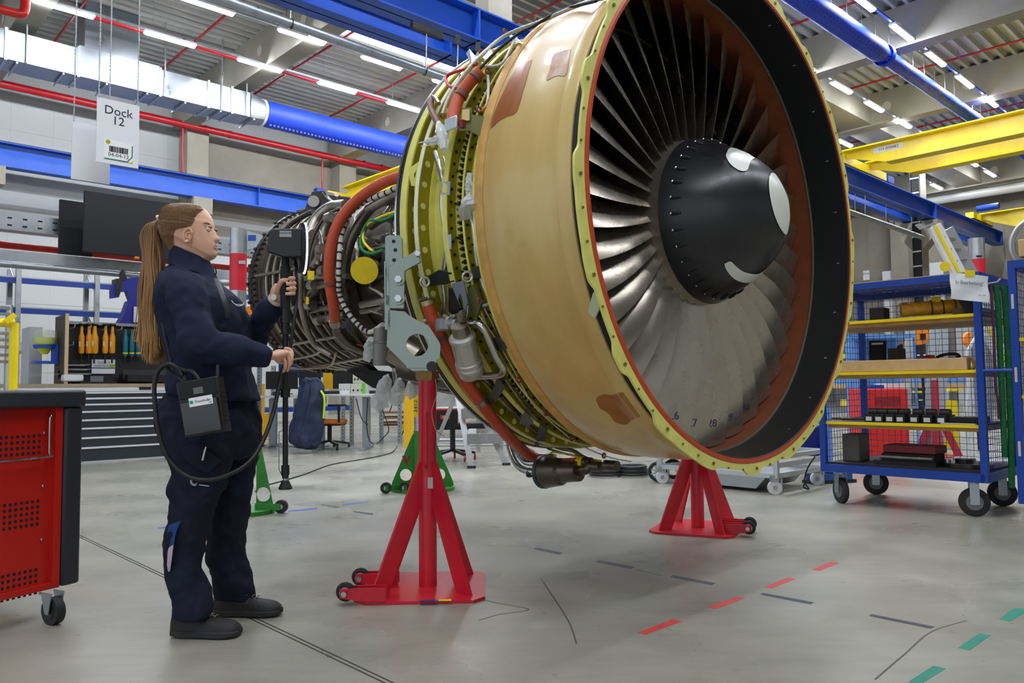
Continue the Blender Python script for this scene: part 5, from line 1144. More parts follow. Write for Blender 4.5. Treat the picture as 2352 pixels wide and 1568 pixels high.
for p, lab in (([(505, 92), (515, 97), (655, 124), (672, 116), (520, 87)], 'dark grey tape dash behind the longer one near the far red stand'), ([(828, 158), (840, 163), (1005, 194), (1022, 186), (840, 152)], 'dark grey tape dash in front of the far red stand'), ([(1213, 234), (1225, 238), (1430, 277), (1447, 269), (1228, 228)], 'dark grey tape dash between the red dashes'), ([(1682, 326), (1695, 330), (1950, 382), (1967, 374), (1695, 320)], 'long dark grey tape dash nearest the right edge'), ([(235, 36), (250, 42), (350, 62), (362, 55), (250, 32)], 'short dark grey tape dash right of the near red stand')): tape(Z8(p), td_, lab, 'dark grey floor tape dashes')
for p, lab in (([(661, 1172), (663, 1175), (729, 1169), (729, 1165)], 'blue tape strip beside the scanner foot'), ([(787, 1157), (789, 1160), (846, 1153), (846, 1150)], 'blue tape strip near the green stand'), ([(362, 1211), (364, 1214), (384, 1212), (384, 1209)], 'short blue tape strip behind the near leg')): tape(p, tb_, lab, 'blue floor tape strips')
for p, lab in (([(736, 1157), (740, 1160), (777, 1167), (779, 1163)], 'grey tape strip between two blue strips'), ([(810, 1173), (814, 1176), (856, 1183), (858, 1179)], 'grey tape strip right of the blue strips')): tape(p, td_, lab, 'grey floor tape strips')
scm = M('scuff', (88, 86, 78), .6)
s = MB()
for pts in ([(1065, 1362), (1130, 1382), (1215, 1399), (1150, 1410), (1100, 1424)], [(1240, 1325), (1290, 1400), (1312, 1440), (1324, 1478)], [(2010, 1560), (2080, 1500), (2140, 1450), (2220, 1425)], [(1462, 1308), (1522, 1322)]):
    P = smooth([atz(x, y) for x, y in pts], 4)
    for a, b in zip(P[:-1], P[1:]): s.bar(a, b, .007, .0008)
struct(s, 'trim_96', scm)
CP_ = [(588, 1130), (597, 1120), (640, 1108), (700, 1090), (760, 1068), (830, 1056), (880, 1046), (905, 1036), (918, 1012)]
P = [atz(x, y) + UP * .006 for x, y in CP_]; P += [atY(928, 985, P[-1].y), atY(936, 955, P[-1].y + .1), atY(942, 915, P[-1].y + .2)]
solo(MB().tube(smooth(P, 6), .009, 8), 'floor_cable', cbm, 'black cable running over the floor from the green stand to the yellow cabinet', 'cable')
# ------------------------------------------------------------ red tool trolley (left foreground)
redc = M('tool_trolley_red', (196, 30, 18), .38, n=.06, ns=3); anth = M('anthracite', (46, 48, 54), .5)
zb = .13
q0 = atz(132, 1347, zb); q1 = atz(0, 1378, zb); dl = (q1 - q0).normalized(); dn_ = V((dl.y, -dl.x, 0))
if dn_.y < 0: dn_ = -dn_
T = thing('tool_trolley', 'red tool trolley with black corners and perforated side, cut by the left edge', 'tool trolley', V((q0.x, q0.y, 0)) + dl * .5)
def tp(u, d, z): return q0 + dl * u + dn_ * d + UP * (z - zb)
def tbox(nm, u0, u1, d0, d1, z0, z1, m_, par=T, **k): return MB().boxv(tp((u0 + u1) / 2, (d0 + d1) / 2, (z0 + z1) / 2), dl * (u1 - u0) / 2, dn_ * (d1 - d0) / 2, UP * (z1 - z0) / 2).build(nm, m_, par, **k)
zt_ = atY(180, 905, q0.y).z
tbox('top_tray', -.095, 1.2, -.03, .48, zt_ - .055, zt_ + .02, anth, bevel=.014)
tbox('corner_bumper', -.085, -.005, -.02, .06, zb, zt_ - .055, anth, bevel=.012); tbox('corner_bumper', -.085, -.005, .42, .47, zb, zt_ - .055, anth, bevel=.012)
tbox('drawer_front', -.07, -.01, .06, .42, zb + .02, zt_ - .06, redc)
# side panel with square holes
s = MB(); rows_h = [(zt_ - .17, 5), (zt_ - .44, 5), (zt_ - .72, 5)]; pu, pz = .022, .0235
hz = []
for zc, n_ in rows_h:
    for r_ in range(n_): hz.append(zc - r_ * pz)
SP = tbox('side_panel', 0, 1.15, .012, .02, zb, zt_ - .05, redc)
for zc, n_ in rows_h:
    for r_ in range(n_):
        for c_ in range(22 if 1 else 0): s.boxv(tp(.085 + c_ * pu, .0115, zc - r_ * pz), dl * .0052, dn_ * .0012, UP * .0058)
s.build('perforation', ink, SP, kind='stuff')
tbox('frame_edge', .0, .032, -.012, .014, zb, zt_ - .05, redc); tbox('frame_edge', .0, 1.15, -.012, .014, zb - .0, zb + .022, redc)
for z in (zt_ - .16, zt_ - .38, zt_ - .6, zt_ - .82): MB().ball(tp(.068, .008, z), .006, 10).build('screw', chrome, T)
MB().tube(smooth([tp(.05, -.004, zt_ - .09), tp(.058, -.02, zt_ - .09), tp(.062, -.022, zt_ - .12), tp(.062, -.022, zt_ - .24), tp(.075, -.022, zt_ - .258), tp(.4, -.022, zt_ - .262), tp(.8, -.022, zt_ - .262)], 4), .005, 8).build('side_rail', chrome, T)
tbox('brush', .285, .6, -.05, -.03, zt_ - .16, zt_ - .07, M('bristles', (120, 104, 70), .9, n=.3, ns=200)); tbox('brush_head', .28, .6, -.055, -.025, zt_ - .07, zt_ - .035, anth)
wc_ = atz(112, 1438); wc_ = V((wc_.x, wc_.y + .03, .055))
c = wc_ ; ca = MB().cyl(c - dl * .018, c + dl * .018, .055, 30).build('caster_wheel', rubber, T); MB().cyl(c - dl * .021, c + dl * .021, .03, 20).build('hub', darkmetal, ca)
for sg in (-1, 1): MB().prism([c + dl * sg * .026 + dn_ * x + UP * z for x, z in ((-.012, -.01), (.012, -.01), (.04, .075), (-.03, .075))], dl * .004).build('caster_fork', steel, T)
# ------------------------------------------------------------ workbench and tool wall (left, behind)
BF = 11.43; bz = lambda y, x=180: atb(x, y, BF).z
T = thing('drawer_bench', 'long anthracite drawer workbench with white handle strips below the tool wall', 'workbench', A(3.4, 11.7, 0))
MB().hbox(1.6, 4.6, BF, BF + .75, .1, bz(888)).build('cabinet_body', anth, T)
MB().hbox(1.58, 4.62, BF - .03, BF + .77, bz(888), bz(881)).build('worktop', M('worktop_wood', (172, 150, 120), .5, n=.15, ns=8), T)
MB().hbox(1.6, 4.6, BF - .012, BF, bz(899), bz(888)).build('top_rail', white, T)
ys = [899.6, 913, 927, 943.6, 963, 982, 1004, 1027, 1060]
for i in range(len(ys) - 1):
    d_ = MB().hbox(1.64, 4.56, BF - .018, BF, bz(ys[i + 1]) + .004, bz(ys[i]) - .002).build('drawer', M('drawer_dark', (44, 50, 60), .45), T)
    MB().hbox(1.64, 4.56, BF - .034, BF - .01, bz(ys[i]) - .026, bz(ys[i]) - .002).build('handle_strip', white, d_)
MB().hbox(1.6, 4.6, BF - .02, BF + .7, 0, bz(1060)).build('plinth', M('plinth_grey', (186, 188, 188), .5), T)
MB().hbox(3.62, 3.78, BF - .016, BF - .011, bz(896.5), bz(889.5)).build('lock', black, T)
WBk = 12.0; ZB = bz(881)
T = thing('tool_wall', 'black tool wall with light wooden edge and hooks above the drawer bench', 'tool board', A(3.2, 12.1, ZB))
az = lambda x, y, b_=WBk: atb(x, y, b_)
a0 = az(133, 800) @ D1; a1 = 4.75; zt2 = az(133, 738).z
MB().hbox(a0, a1, WBk, WBk + .03, ZB, zt2).build('back_panel', M('board_black', (34, 30, 32), .6), T)
MB().hbox(a0 - .03, a0, WBk - .5, WBk + .04, ZB, zt2 + .06).build('side_panel', M('side_brown', (76, 64, 58), .6), T)
MB().hbox(a0 - .035, a0 + .005, WBk - .52, WBk - .49, ZB, zt2 + .07).build('wooden_edge', M('light_wood', (214, 190, 150), .5), T)
MB().hbox(a0, a1, WBk - .06, WBk + .02, zt2 - .03, zt2 + .01).build('top_rail', steel, T)
for i in range(13): a_ = a0 + .14 + i * .2; MB().tube([A(a_, WBk, zt2 - .1), A(a_ + .02, WBk - .16, zt2 - .08), A(a_ + .02, WBk - .18, zt2 - .05)], .008, 6).build('hook', M('hook_beige', (196, 184, 160), .5), T)
for a_ in (a0 + .1, a0 + .26): MB().tube([A(a_, WBk, az(160, 795).z), A(a_ + .06, WBk - .1, az(160, 795).z + .02), A(a_ + .06, WBk - .12, az(160, 795).z + .06)], .008, 6).build('hook', _M['hook_beige'], T)
yt2 = M('tool_yellow', (236, 160, 20), .45); gt2 = M('tool_teal', (20, 110, 124), .45)
tw = (('left end of the row', 187), ('second from the left', 204), ('third from the left, the largest', 217), ('fourth from the left', 242), ('next to the green ones', 258))
for i, (lab, x) in enumerate(tw):
    c = az(x, 790, WBk - .12); r_ = .05 if i == 2 else .038; t = thing('power_screwdriver', 'yellow pistol tool on the tool wall, ' + lab, 'power tool', c - UP * .2, 'yellow tools on the tool wall')
    MB().lathe(c, UP, [(-.13, .0), (-.13, r_ * .8), (-.1, r_), (.1, r_), (.15, r_ * .6), (.26, r_ * .45), (.26, 0)], 14).build('body', yt2, t)
    MB().cyl(c - UP * .13, c - UP * .27, .012, 8).build('bit', darkmetal, t); MB().box(c + V((0, -r_, .0)), (.025, .01, .07), D1).build('label_patch', M('pale_patch2', (200, 200, 190)), t)
    MB().ball(c + UP * .27, .04, 10, (1.3, 1, .6)).build('suspension_cap', black, t)
for lab, x in (('leftmost', 288), ('middle', 303), ('rightmost', 318)):
    c = az(x, 795, WBk - .12); t = thing('torque_tool', 'teal pistol tool, %s of three hanging beside the ponytail' % lab, 'power tool', c - UP * .2, 'teal tools on the tool wall')
    MB().lathe(c, UP, [(-.15, 0), (-.15, .02), (-.12, .034), (.12, .036), (.16, .02), (.24, .02), (.24, 0)], 14).build('body', gt2, t); MB().lathe(c - UP * .10, UP, [(-.01, .036), (.01, .037)], 14).build('yellow_band', yellowp, t); MB().cyl(c - UP * .15, c - UP * .22, .014, 8).build('nose', black, t)
p0, p1 = az(211, 825, WBk - .02), az(264, 860, WBk - .02)
T = thing('station_notice', 'white notice reading Station 4 Gelb/Grün on the tool wall', 'notice', (p0 + p1) / 2)
c = (p0 + p1) / 2; c.z = (az(211, 825).z + az(211, 858).z) / 2; hw = ((p1 - p0) @ D1) / 2; hh_ = (az(211, 825).z - az(211, 858).z) / 2
MB().boxv(c, D1 * hw, D2 * .002, UP * hh_).build('sheet', paper, T)
text('Station 4', 'lettering', ink, T, c - D2 * .004 + UP * hh_ * .55, D1, UP, .045); text('Gelb/Grün', 'lettering', ink, T, c - D2 * .004 + UP * hh_ * .12 - D1 * .02, D1, UP, .045)
MB().boxv(c - D2 * .004 + UP * hh_ * .12 + D1 * hw * .75, D1 * .035, D2 * .001, UP * .02).build('colour_bar', M('lime_bar', (150, 190, 30)), T); MB().boxv(c - D2 * .004 - UP * hh_ * .2, D1 * .15, D2 * .001, UP * .006).build('underline', ink, T)
wr = thing('wrench_rack', 'slanted rack of chrome wrenches at the left end of the workbench', 'tool rack', az(170, 872, WBk - .3))
rA, rB, rC, rD = az(133, 870, BF + .2), az(211, 871, BF + .2), az(198, 838, BF + .5), az(133, 838, BF + .5)
MB().prism([rA, rB, rC, rD], UP * .02).build('tray', black, wr)
for i in range(12):
    for r_, y in enumerate((862, 852, 844)):
        c = rA.lerp(rB, (i + .5) / 12) * (1 - (r_ + .5) / 3.2) + rD.lerp(rC, (i + .5) / 12) * ((r_ + .5) / 3.2) + UP * .03
        MB().bar(c - D1 * .05 + UP * .0, c + D1 * .05 + UP * .02, .018, .008).build('wrench', chrome, wr)
t = thing('case', 'open black tool case on the workbench behind the hip pack cable', 'case', az(330, 876, BF + .4)); pA, pB = az(283, 878, BF + .3), az(400, 880, BF + .3)
MB().boxv((pA + pB) / 2 + UP * .06, (pB - pA) / 2, D2 * .2, UP * .05).build('case_base', black, t); MB().prism([az(283, 865, BF + .5), az(400, 868, BF + .5), az(400, 842, BF + .6), az(279, 841, BF + .6)], D2 * .02).build('case_lid', M('case_lid', (50, 48, 50), .5), t)
for x in (290, 318, 334, 350): MB().box(az(x, 866, BF + .25), (.12, .1, .06), D1).build('socket_box', black if x % 4 else white, t)
solo(MB().boxv(az(166, 868, BF + .1), D1 * .12, D2 * .08, UP * .045), 'label_printer', white, 'small white device on the left end of the workbench', 'device', bevel=.02)
t = thing('tablet_stand', 'small dark tablet stand on the workbench below the notice', 'tablet', az(222, 878, BF + .1)); MB().boxv(az(222, 872, BF + .1), D1 * .08, D2 * .01, UP * .05).build('screen', M('grey_screen', (120, 120, 130), .3), t); MB().boxv(az(222, 878.5, BF + .08), D1 * .22, D2 * .1, UP * .012).build('base', black, t)
# ear plug dispenser
c = az(102, 800, BF + .45); T = thing('earplug_dispenser', 'clear dispenser full of yellow earplugs on a blue stand', 'dispenser', c - UP * .3)
k_ = .0066; Zc = lambda y: az(102, y, BF + .45).z
gl = M('clear_plastic', (210, 220, 200), .1, alpha=.35)
MB().lathe(V((c.x, c.y, 0)), UP, [(Zc(758), 0), (Zc(758), .13), (Zc(762), .14), (Zc(782), .14), (Zc(790), .13)], 28).build('bottle', gl, T)
MB().lathe(V((c.x, c.y, 0)), UP, [(Zc(775), 0), (Zc(775), .13), (Zc(785), .13), (Zc(795), .10), (Zc(808), .06), (Zc(813), .04)], 20).build('earplugs', M('earplug_yellow', (222, 232, 40), .7, bump=1., bs=60), T, kind='stuff')
MB().lathe(V((c.x, c.y, 0)), UP, [(Zc(792), .135), (Zc(800), .125), (Zc(800), .1)], 24).build('blue_ring', M('dispenser_blue', (40, 84, 190), .4), T)
MB().hbox((c @ D1) + .09, (c @ D1) + .15, c.dot(D2) - .06, c.dot(D2) + .06, Zc(834), Zc(790)).build('stand_post', _M['dispenser_blue'], T); MB().hbox((c @ D1) - .13, (c @ D1) + .15, c.dot(D2) - .1, c.dot(D2) + .1, Zc(835), Zc(829)).build('drip_tray', _M['dispenser_blue'], T)
ac = az(67, 800, WBk + .33) @ D1
solo(MB().hbox(ac, az(97, 800, WBk + .33) @ D1, WBk + .33, WBk + .8, 0, az(67, 750, WBk + .33).z), 'side_cabinet', M('cabinet_grey', (198, 202, 206), .4), 'tall pale grey cabinet panel left of the tool wall', 'cabinet')
solo(MB().box(c - UP * .33 - D1 * .0, (.6, .5, .02), D1), 'side_shelf', anth, 'dark shelf board below the earplug dispenser', 'shelf') if 0 else None
# yellow frame with grating at far left
b_ = 9.5; T = thing('barrier_rail', 'yellow tubular barrier frame at the left edge', 'frame', V((atb(20, 900, b_).x, atb(20, 900, b_).y, 0)))
pz = atb(33, 742, b_); MB().cyl(V((pz.x, pz.y, 0)), pz, .045, 12).cyl(pz, pz - D1 * 1.2 + UP * .0, .045, 12).build('tube_frame', yellowp, T); MB().bar(atb(12, 740, b_ - .1), atb(34, 722, b_ - .1), .06, .05).build('latch', yellowp, T)
T = thing('grating_ladder', 'grey metal ladder section behind the yellow frame', 'ladder', V((atb(10, 900, b_ + .4).x, atb(10, 900, b_ + .4).y, 0)))
for x in (-14, 22): p = atb(x, 700, b_ + .4); MB().bar(V((p.x, p.y, 0)), p, .06, .03).build('side_rail', alu, T)
for y in (706, 720, 735, 765, 780, 796, 815, 830): p, q = atb(-14, y, b_ + .4), atb(22, y, b_ + .4); q = V((q.x, q.y, p.z)); MB().bar(p, q, .05, .03).build('rung', alu, T)
solo(MB().hbox(atb(37, 800, 13) @ D1, atb(66, 800, 13) @ D1, 13, 13.4, atb(50, 805, 13).z - .03, atb(50, 805, 13).z), 'wooden_shelf', M('light_wood'), 'wooden shelf with papers between the yellow frame and the grey cabinet', 'shelf')
solo(MB().hbox(atb(38, 800, 13) @ D1, atb(65, 800, 13) @ D1, 13.05, 13.35, atb(50, 805, 13).z, atb(50, 784, 13).z), 'paper_stack', paper, 'stack of white paper on the wooden shelf', 'paper')
# ------------------------------------------------------------ pallet racks and overhead steel at left
rb = 20.0; rk = M('rack_blue', (24, 62, 150), .4); T = thing('pallet_rack', 'pallet rack with blue beams and perforated grey uprights behind the tool wall', 'rack', A(6, rb, 0))
for (x0, y0) in ((0, 641), (0, 711), (0, 960)):
    p = atb(x0, y0, rb); MB().hbox(-8, 12.2, rb - .03, rb + .03, p.z - .06, p.z + .06).build('beam', rk, T); MB().hbox(-8, 12.2, rb - .02, rb + .9, p.z + .061, p.z + .09).build('shelf_deck', steel, T)
for x in (221, 545, 40):
    a_ = atb(x, 700, rb) @ D1; zt3 = atb(x, 608, rb).z
    for bb in (rb + .0, rb + .9): MB().hbox(a_ - .05, a_ + .05, bb - .05 - .04, bb + .03, 0, zt3).build('upright', steel, T)
    for k in range(4): MB().bar(A(a_, rb, .5 + k * .9), A(a_, rb + .9, 1.1 + k * .9), .03, .02, D1).build('brace', steel, T)
s = MB()
for bb, y0, hh2, nm in ((13.0, 585, .085, 'steel_beam'), (13.6, 505, .13, 'perforated_beam')):
    p = atb(0, y0, bb); T = thing(nm, ('plain' if nm == 'steel_beam' else 'perforated') + ' galvanised steel beam spanning overhead at the left, carrying the screens', 'beam', A(4, bb, p.z))
    MB().hbox(-6, 12.4, bb, bb + .25, p.z - hh2, p.z + hh2).build('beam', steel, T)
    if nm != 'steel_beam':
        q = MB()
        for i in range(60):
            for dz in (-.06, .05): q.hbox(.2 + i * .2, .26 + i * .2, bb - .004, bb, p.z + dz - .012, p.z + dz + .012)
        q.build('slot', ink, T, kind='stuff')
    else: MB().cyl(A(-6, bb - .1, p.z - .14), A(12.4, bb - .1, p.z - .14), .05, 12).build('tube', steel, T)
    for a_ in (-1, 12.2): MB().hbox(a_, a_ + .1, bb + .05, bb + .15, p.z + hh2, 9.4).build('hanger_post', steel, T)
p = atb(0, 560, 14.2); solo(MB().cyl(A(-6, 14.2, p.z), A(12.4, 14.2, p.z - .02), .055, 12), 'red_pipe', M('bright_red'), 'bright red pipe running between the two galvanised beams', 'pipe')
p = atb(0, 471, 14.6); solo(MB().hbox(-6, 4.5, 14.6, 14.75, p.z - .03, p.z + .03).hbox(-6, 4.5, 14.6, 14.64, p.z - .03, p.z + .25), 'cable_tray', M('white_tray', (214, 218, 220), .4), 'white cable tray above the perforated beam', 'cable tray')
for a_ in (9.5, 11.7):
    q = atb(520, 540, 13.2)
def screen(x0, y0, x1, yb, b, lab, back=False):
    p = atb(x0, y0, b); q = atb(x0, yb, b); a0_ = p @ D1; a1_ = atb(x1, y0, b) @ D1; T = thing('hanging_monitor', lab, 'monitor', A((a0_ + a1_) / 2, b, q.z))
    MB().hbox(a0_, a1_, b, b + .07, q.z, p.z).build('monitor_casing', M('screen_black', (30, 30, 34), .6), T, bevel=.006)
    MB().hbox((a0_ + a1_) / 2 - .06, (a0_ + a1_) / 2 + .06, b + .07, b + .5, q.z + .3, q.z + .45).build('arm', darkmetal, T)
    if not back:
        for k in (.55, .7): MB().hbox(a0_ + (a1_ - a0_) * k, a0_ + (a1_ - a0_) * k + .06, b - .01, b + .06, q.z - .03, q.z).build('orange_clip', yt2, T)
screen(195, 437, 402, 577, 12.5, 'large black back of a hanging monitor behind the ponytail'); screen(138, 457, 215, 582, 13.35, 'smaller black hanging monitor partly hidden behind the large one', True)
# blue fixture behind the ponytail
T = thing('blue_fixture', 'dark blue lifting fixture with a white label behind the ponytail', 'fixture', atb(295, 740, 12.4)); fx_ = M('fixture_blue', (34, 44, 150), .45)
MB().prism([atb(x, y, 12.4) for x, y in ((258, 655), (275, 642), (325, 634), (330, 660), (320, 690), (300, 690), (292, 668), (276, 670), (274, 682), (258, 684))], D2 * .15).build('jaw_arm', fx_, T); MB().prism([atb(x, y, 12.4) for x, y in ((296, 690), (340, 690), (345, 750), (268, 750), (282, 728))], D2 * .2).build('body', fx_, T)
MB().prism([atb(x, y, 12.38) for x, y in ((266, 640), (282, 638), (276, 676), (266, 678))], D2 * .2).build('clamp', darkmetal, T); MB().prism([atb(x, y, 12.35) for x, y in ((308, 704), (320, 704), (320, 740), (307, 740))], D2 * .02).build('label_plate', white, T)
MB().prism([atb(x, y, 12.38) for x, y in ((278, 628), (285, 618), (292, 640), (280, 645))], D2 * .1).build('hook_block', darkmetal, T)
# stand post right of the face
pY = 8.5; c = atY(546, 700, pY)
T = thing('support_post', 'silver and red support post standing behind the face', 'post', V((c.x, c.y, 0)))
zz_ = lambda y: atY(546, y, pY).z
for y0, y1, m_ in ((526, 584, alu), (584, 668, redp), (668, 1010, alu)): MB().cyl(V((c.x, c.y, zz_(y1))), V((c.x, c.y, zz_(y0))), .09, 28).build('tube_section', m_, T)
MB().cyl(V((c.x, c.y, 0)), V((c.x, c.y, .05)), .15, 32).build('base_disc', alu, T); MB().prism([atY(x, y, pY) for x, y in ((566, 530), (612, 542), (612, 552), (585, 570), (567, 574))], V((0, .03, 0))).build('top_bracket', steel, T)
MB().box(atY(556, 602, pY - .095), (.07, .004, .035)).build('label', steel, T); MB().box(atY(578, 546, pY - .01), (.08, .004, .06)).build('blue_label', bluep, T)
solo(MB().cyl(atb(577, 722, 12), atb(577, 722, 12.1), .14, 24), 'orange_disc', M('orange_plastic', (250, 140, 20), .4), 'orange disc seen past the bent forearm', 'disc')
# ------------------------------------------------------------ office corner seen under the engine
dt = M('desk_top', (214, 212, 206), .45); gs = M('desk_grey', (150, 155, 162), .4, .3)
def desk(x0, x1, yd, Y, dep, lab, legs):
    p, q = atY(x0, yd, Y), atY(x1, yd, Y); zt = p.z; T = thing('desk', lab, 'desk', V(((p.x + q.x) / 2, Y + dep / 2, 0)))
    MB().box(V(((p.x + q.x) / 2, Y + dep / 2, zt - .015)), (q.x - p.x, dep, .03)).build('desk_top', dt, T, bevel=.004)
    for lx in legs:
        l = atY(lx, 950, Y); MB().box(V((l.x, Y + dep * .5, zt / 2 - .02)), (.11, .12, zt - .06)).build('leg', gs, T); MB().box(V((l.x, Y + dep * .5, .02)), (.08, dep * .9, .04)).build('foot', gs, T)
        MB().box(V((l.x - .3, Y + dep * .5, .015)), (.7, .07, .03)).build('floor_rail', steel, T)
desk(676, 905, 906, 11.9, .9, 'pale office desk with instruments, seen between scanner pole and red stand', (829, 720)); desk(588, 690, 909, 12.6, .8, 'pale office desk with two monitors, seen behind the scanner pole', (668, 610))
def mon(x0, y0, x1, y1, Y, lab, yd):
    p, q = atY(x0, y0, Y), atY(x1, y1, Y); c = (p + q) / 2; T = thing('desk_monitor', lab, 'monitor', V((c.x, Y, atY(x0, yd, Y).z)))
    MB().box(c, (q.x - p.x, .03, p.z - q.z)).build('screen', blackmatte, T, bevel=.004); MB().box(V((c.x, Y + .04, (c.z + atY(x0, yd, Y).z) / 2 - .02)), (.06, .03, c.z - atY(x0, yd, Y).z)).build('stand_neck', black, T); MB().box(V((c.x, Y + .03, atY(x0, yd, Y).z + .008)), (.3, .2, .016)).build('stand_foot', black, T)
mon(611, 853, 684, 893, 12.9, 'black desk monitor right behind the scanner pole', 906); mon(687, 851, 737, 884, 12.9, 'black desk monitor behind the hanging jacket', 905); mon(765, 852, 815, 892, 12.4, 'black desk monitor left of the white instruments', 903)
for x0, y0, x1, y1, m_, lab in ((782, 881, 808, 906, M('instrument_white', (206, 206, 198), .5), 'white instrument box on the desk, left one'), (809, 881, 842, 905, M('instrument_cream', (196, 196, 180), .5), 'cream instrument with green side on the desk'), (814, 856, 838, 880, M('instrument_cream'), 'open cream unit stacked on the instruments')):
    p, q = atY(x0, y0, 12.3), atY(x1, y1, 12.3); c = (p + q) / 2; T = thing('instrument', lab, 'instrument', V((c.x, 12.3, q.z)))
    MB().box(c, (q.x - p.x, .25, p.z - q.z)).build('casing', m_, T, bevel=.004); 
    for k in range(3): MB().box(c + V(((k - 1) * (q.x - p.x) * .3, -.127, -.02)), (.025, .004, .03)).build('knob', ink, T)
    if x0 == 809: MB().box(V((q.x - .02, 12.17, c.z)), (.05, .01, p.z - q.z)).build('green_side', M('instrument_green', (90, 190, 50)), T)
for i, (x, y, c_) in enumerate(((770, 902, black), (793, 900, white), (640, 904, black), (860, 901, cbm), (875, 902, cbm), (745, 902, black))):
    solo(MB().box(atY(x, y, 12.2), (.14, .12, .06)), 'desk_item', c_, ['black telephone at the foot of the monitor', 'small white bottle tray beside the instruments', 'dark keyboard tray behind the scanner pole', 'coiled leads at the right of the desk', 'black adaptor at the right end of the desk', 'black item beside the jacket shoulder'][i], 'desk item')
navj = M('jacket_blue', (38, 48, 78), .8, n=.1, ns=6, bump=.4, bs=16)
def chair(x, y, Y, lab, seatm, sy0, label=None, back=None, hsc=1.):
    c = atz(x, y); c.y = Y; c = V((atY(x, y, Y).x, Y, 0)); T = thing('office_chair', lab, 'chair', c); zs = atY(x, sy0, Y).z
    MB().cyl(c + UP * .12, c + UP * (zs - .05), .035, 16).build('gas_column', black, T)
    for k in range(5):
        t = 2 * pi * k / 5 + .3; e = c + V((.3 * cos(t), .3 * sin(t), .09)); MB().bar(c + UP * .14, e, .05, .03).build('leg', black, T)
        w_ = MB().cyl(e + V((-.012, 0, -.05)), e + V((.012, 0, -.05)), .04, 14).build('caster', rubber if back is None else M('caster_red', (170, 40, 30), .4), T)
    MB().boxv(c + UP * zs, V((.24, 0, 0)), V((0, .23, 0)), UP * .035).build('seat', seatm, T, bevel=.03); MB().boxv(c + UP * (zs - .035), V((.22, 0, 0)), V((0, .21, 0)), UP * .02).build('seat_shell', black, T)
    return T, c, zs
T, c, zs = chair(757, 1028, 12.3, 'black and orange office chair at the desk, wearing a blue jacket', M('chair_orange', (220, 120, 30), .6), 968)
MB().boxv(c + V((-.32, 0, zs + .36)), V((.03, .02, 0)), V((0, .2, 0)), UP * .25).build('backrest', black, T, bevel=.02)
MB().tube([c + V((.2, -.24, zs)), c + V((.2, -.27, zs + .24))], .02, 8).build('armrest_post', black, T); MB().boxv(c + V((.18, -.27, zs + .26)), V((.14, 0, 0)), V((0, .035, 0)), UP * .015).build('armrest', black, T)
s = MB(); jr = random.Random(2); R_ = []
for y, xl, xr, d_ in ((868, 697, 727, .05), (876, 692, 738, .10), (895, 686, 744, .14), (930, 680, 746, .17), (970, 672, 742, .18), (1005, 665, 738, .18), (1020, 668, 735, .17), (1030, 712, 730, .14)):
    a_, b_ = atY(xl, y, 11.6), atY(xr, y, 11.6); cc_ = (a_ + b_) / 2; rx = (b_ - a_).length / 2
    R_.append([cc_ + V((rx * cos(t) * (1 + .10 * sin(7 * t + y * .01)), d_ * sin(t) * (1 + .2 * sin(6 * t + y * .03)), 0)) for t in [2 * pi * k / 36 for k in range(36)]])
s.loft(R_); jo = s.build('draped_jacket', navj, None, ang=70); jo['label'] = 'navy quilted jacket draped over the back of the orange office chair'; jo['category'] = 'jacket'
sb = jo.modifiers.new('sub', 'SUBSURF'); sb.levels = sb.render_levels = 2
tx3 = bpy.data.textures.new('jacket_folds', 'CLOUDS'); tx3.noise_scale = .16; dm3 = jo.modifiers.new('folds', 'DISPLACE'); dm3.texture = tx3; dm3.strength = .12; dm3.texture_coords = 'LOCAL'
MB().tube(smooth([atY(737, 897, 11.5), atY(745, 915, 11.5), atY(743, 960, 11.53)], 4), .03, 8, flat=.5).build('hi_vis_lining', M('hi_vis', (200, 235, 30), .6), jo)
MB().torus(atY(712, 873, 11.6), V((.4, 0, 1)).normalized(), .06, .025, 20, 8).build('collar', navj, jo)
def box_thing(nm, x0, y0, x1, y1, Y, dep, m_, lab, cat, group=None, to_floor=False, **k):
    p, q = atY(x0, y0, Y), atY(x1, y1, Y); z0 = 0 if to_floor else q.z
    return solo(MB().box(V(((p.x + q.x) / 2, Y + dep / 2, (p.z + z0) / 2)), (q.x - p.x, dep, p.z - z0)), nm, m_, lab, cat, group, **k)
yc_ = M('cabinet_yellow', (246, 190, 20), .4)
box_thing('yellow_post', 579, 881, 597, 999, 16.2, .3, yc_, 'yellow post just right of the hip, behind the desks', 'post', to_floor=True)
box_thing('yellow_post', 604, 949, 617, 1000, 15.8, .2, yc_, 'short yellow post behind the desk leg', 'post', to_floor=True)
box_thing('yellow_post', 927, 900, 950, 1030, 12.6, .2, yc_, 'yellow cabinet post beside the red stand column', 'post', to_floor=True)
box_thing('yellow_board', 742, 851, 766, 893, 13.4, .05, yc_, 'yellow board between the two monitors', 'board')
box_thing('blue_curtain', 640, 835, 748, 866, 14.5, .1, M('curtain_blue', (24, 50, 120), .7), 'dark blue sheet hanging above the desk monitors', 'sheet')
for i, x in enumerate((600, 632, 792, 812, 880, 922)):
    Y = 13.6; p, q = atY(x - 4, 905 if x > 700 else 840, Y), atY(x + 4, 1000, Y)
    s = MB().box(V((p.x, Y, p.z / 2)), (.07, .05, p.z)); 
    o = solo(s, 'perforated_upright', steel, 'galvanised perforated upright behind the desks, %s' % ['just right of the hip', 'left of the scanner pole', 'left of the desk leg', 'touching the desk leg', 'between desk leg and yellow post', 'beside the yellow post'][i], 'upright', 'perforated uprights behind the desks')
    q = MB()
    for k in range(int(p.z / .06)): q.box(V((p.x, Y - .026, .05 + k * .06)), (.014, .002, .02))
    q.build('punched_slots', ink, o, kind='stuff')
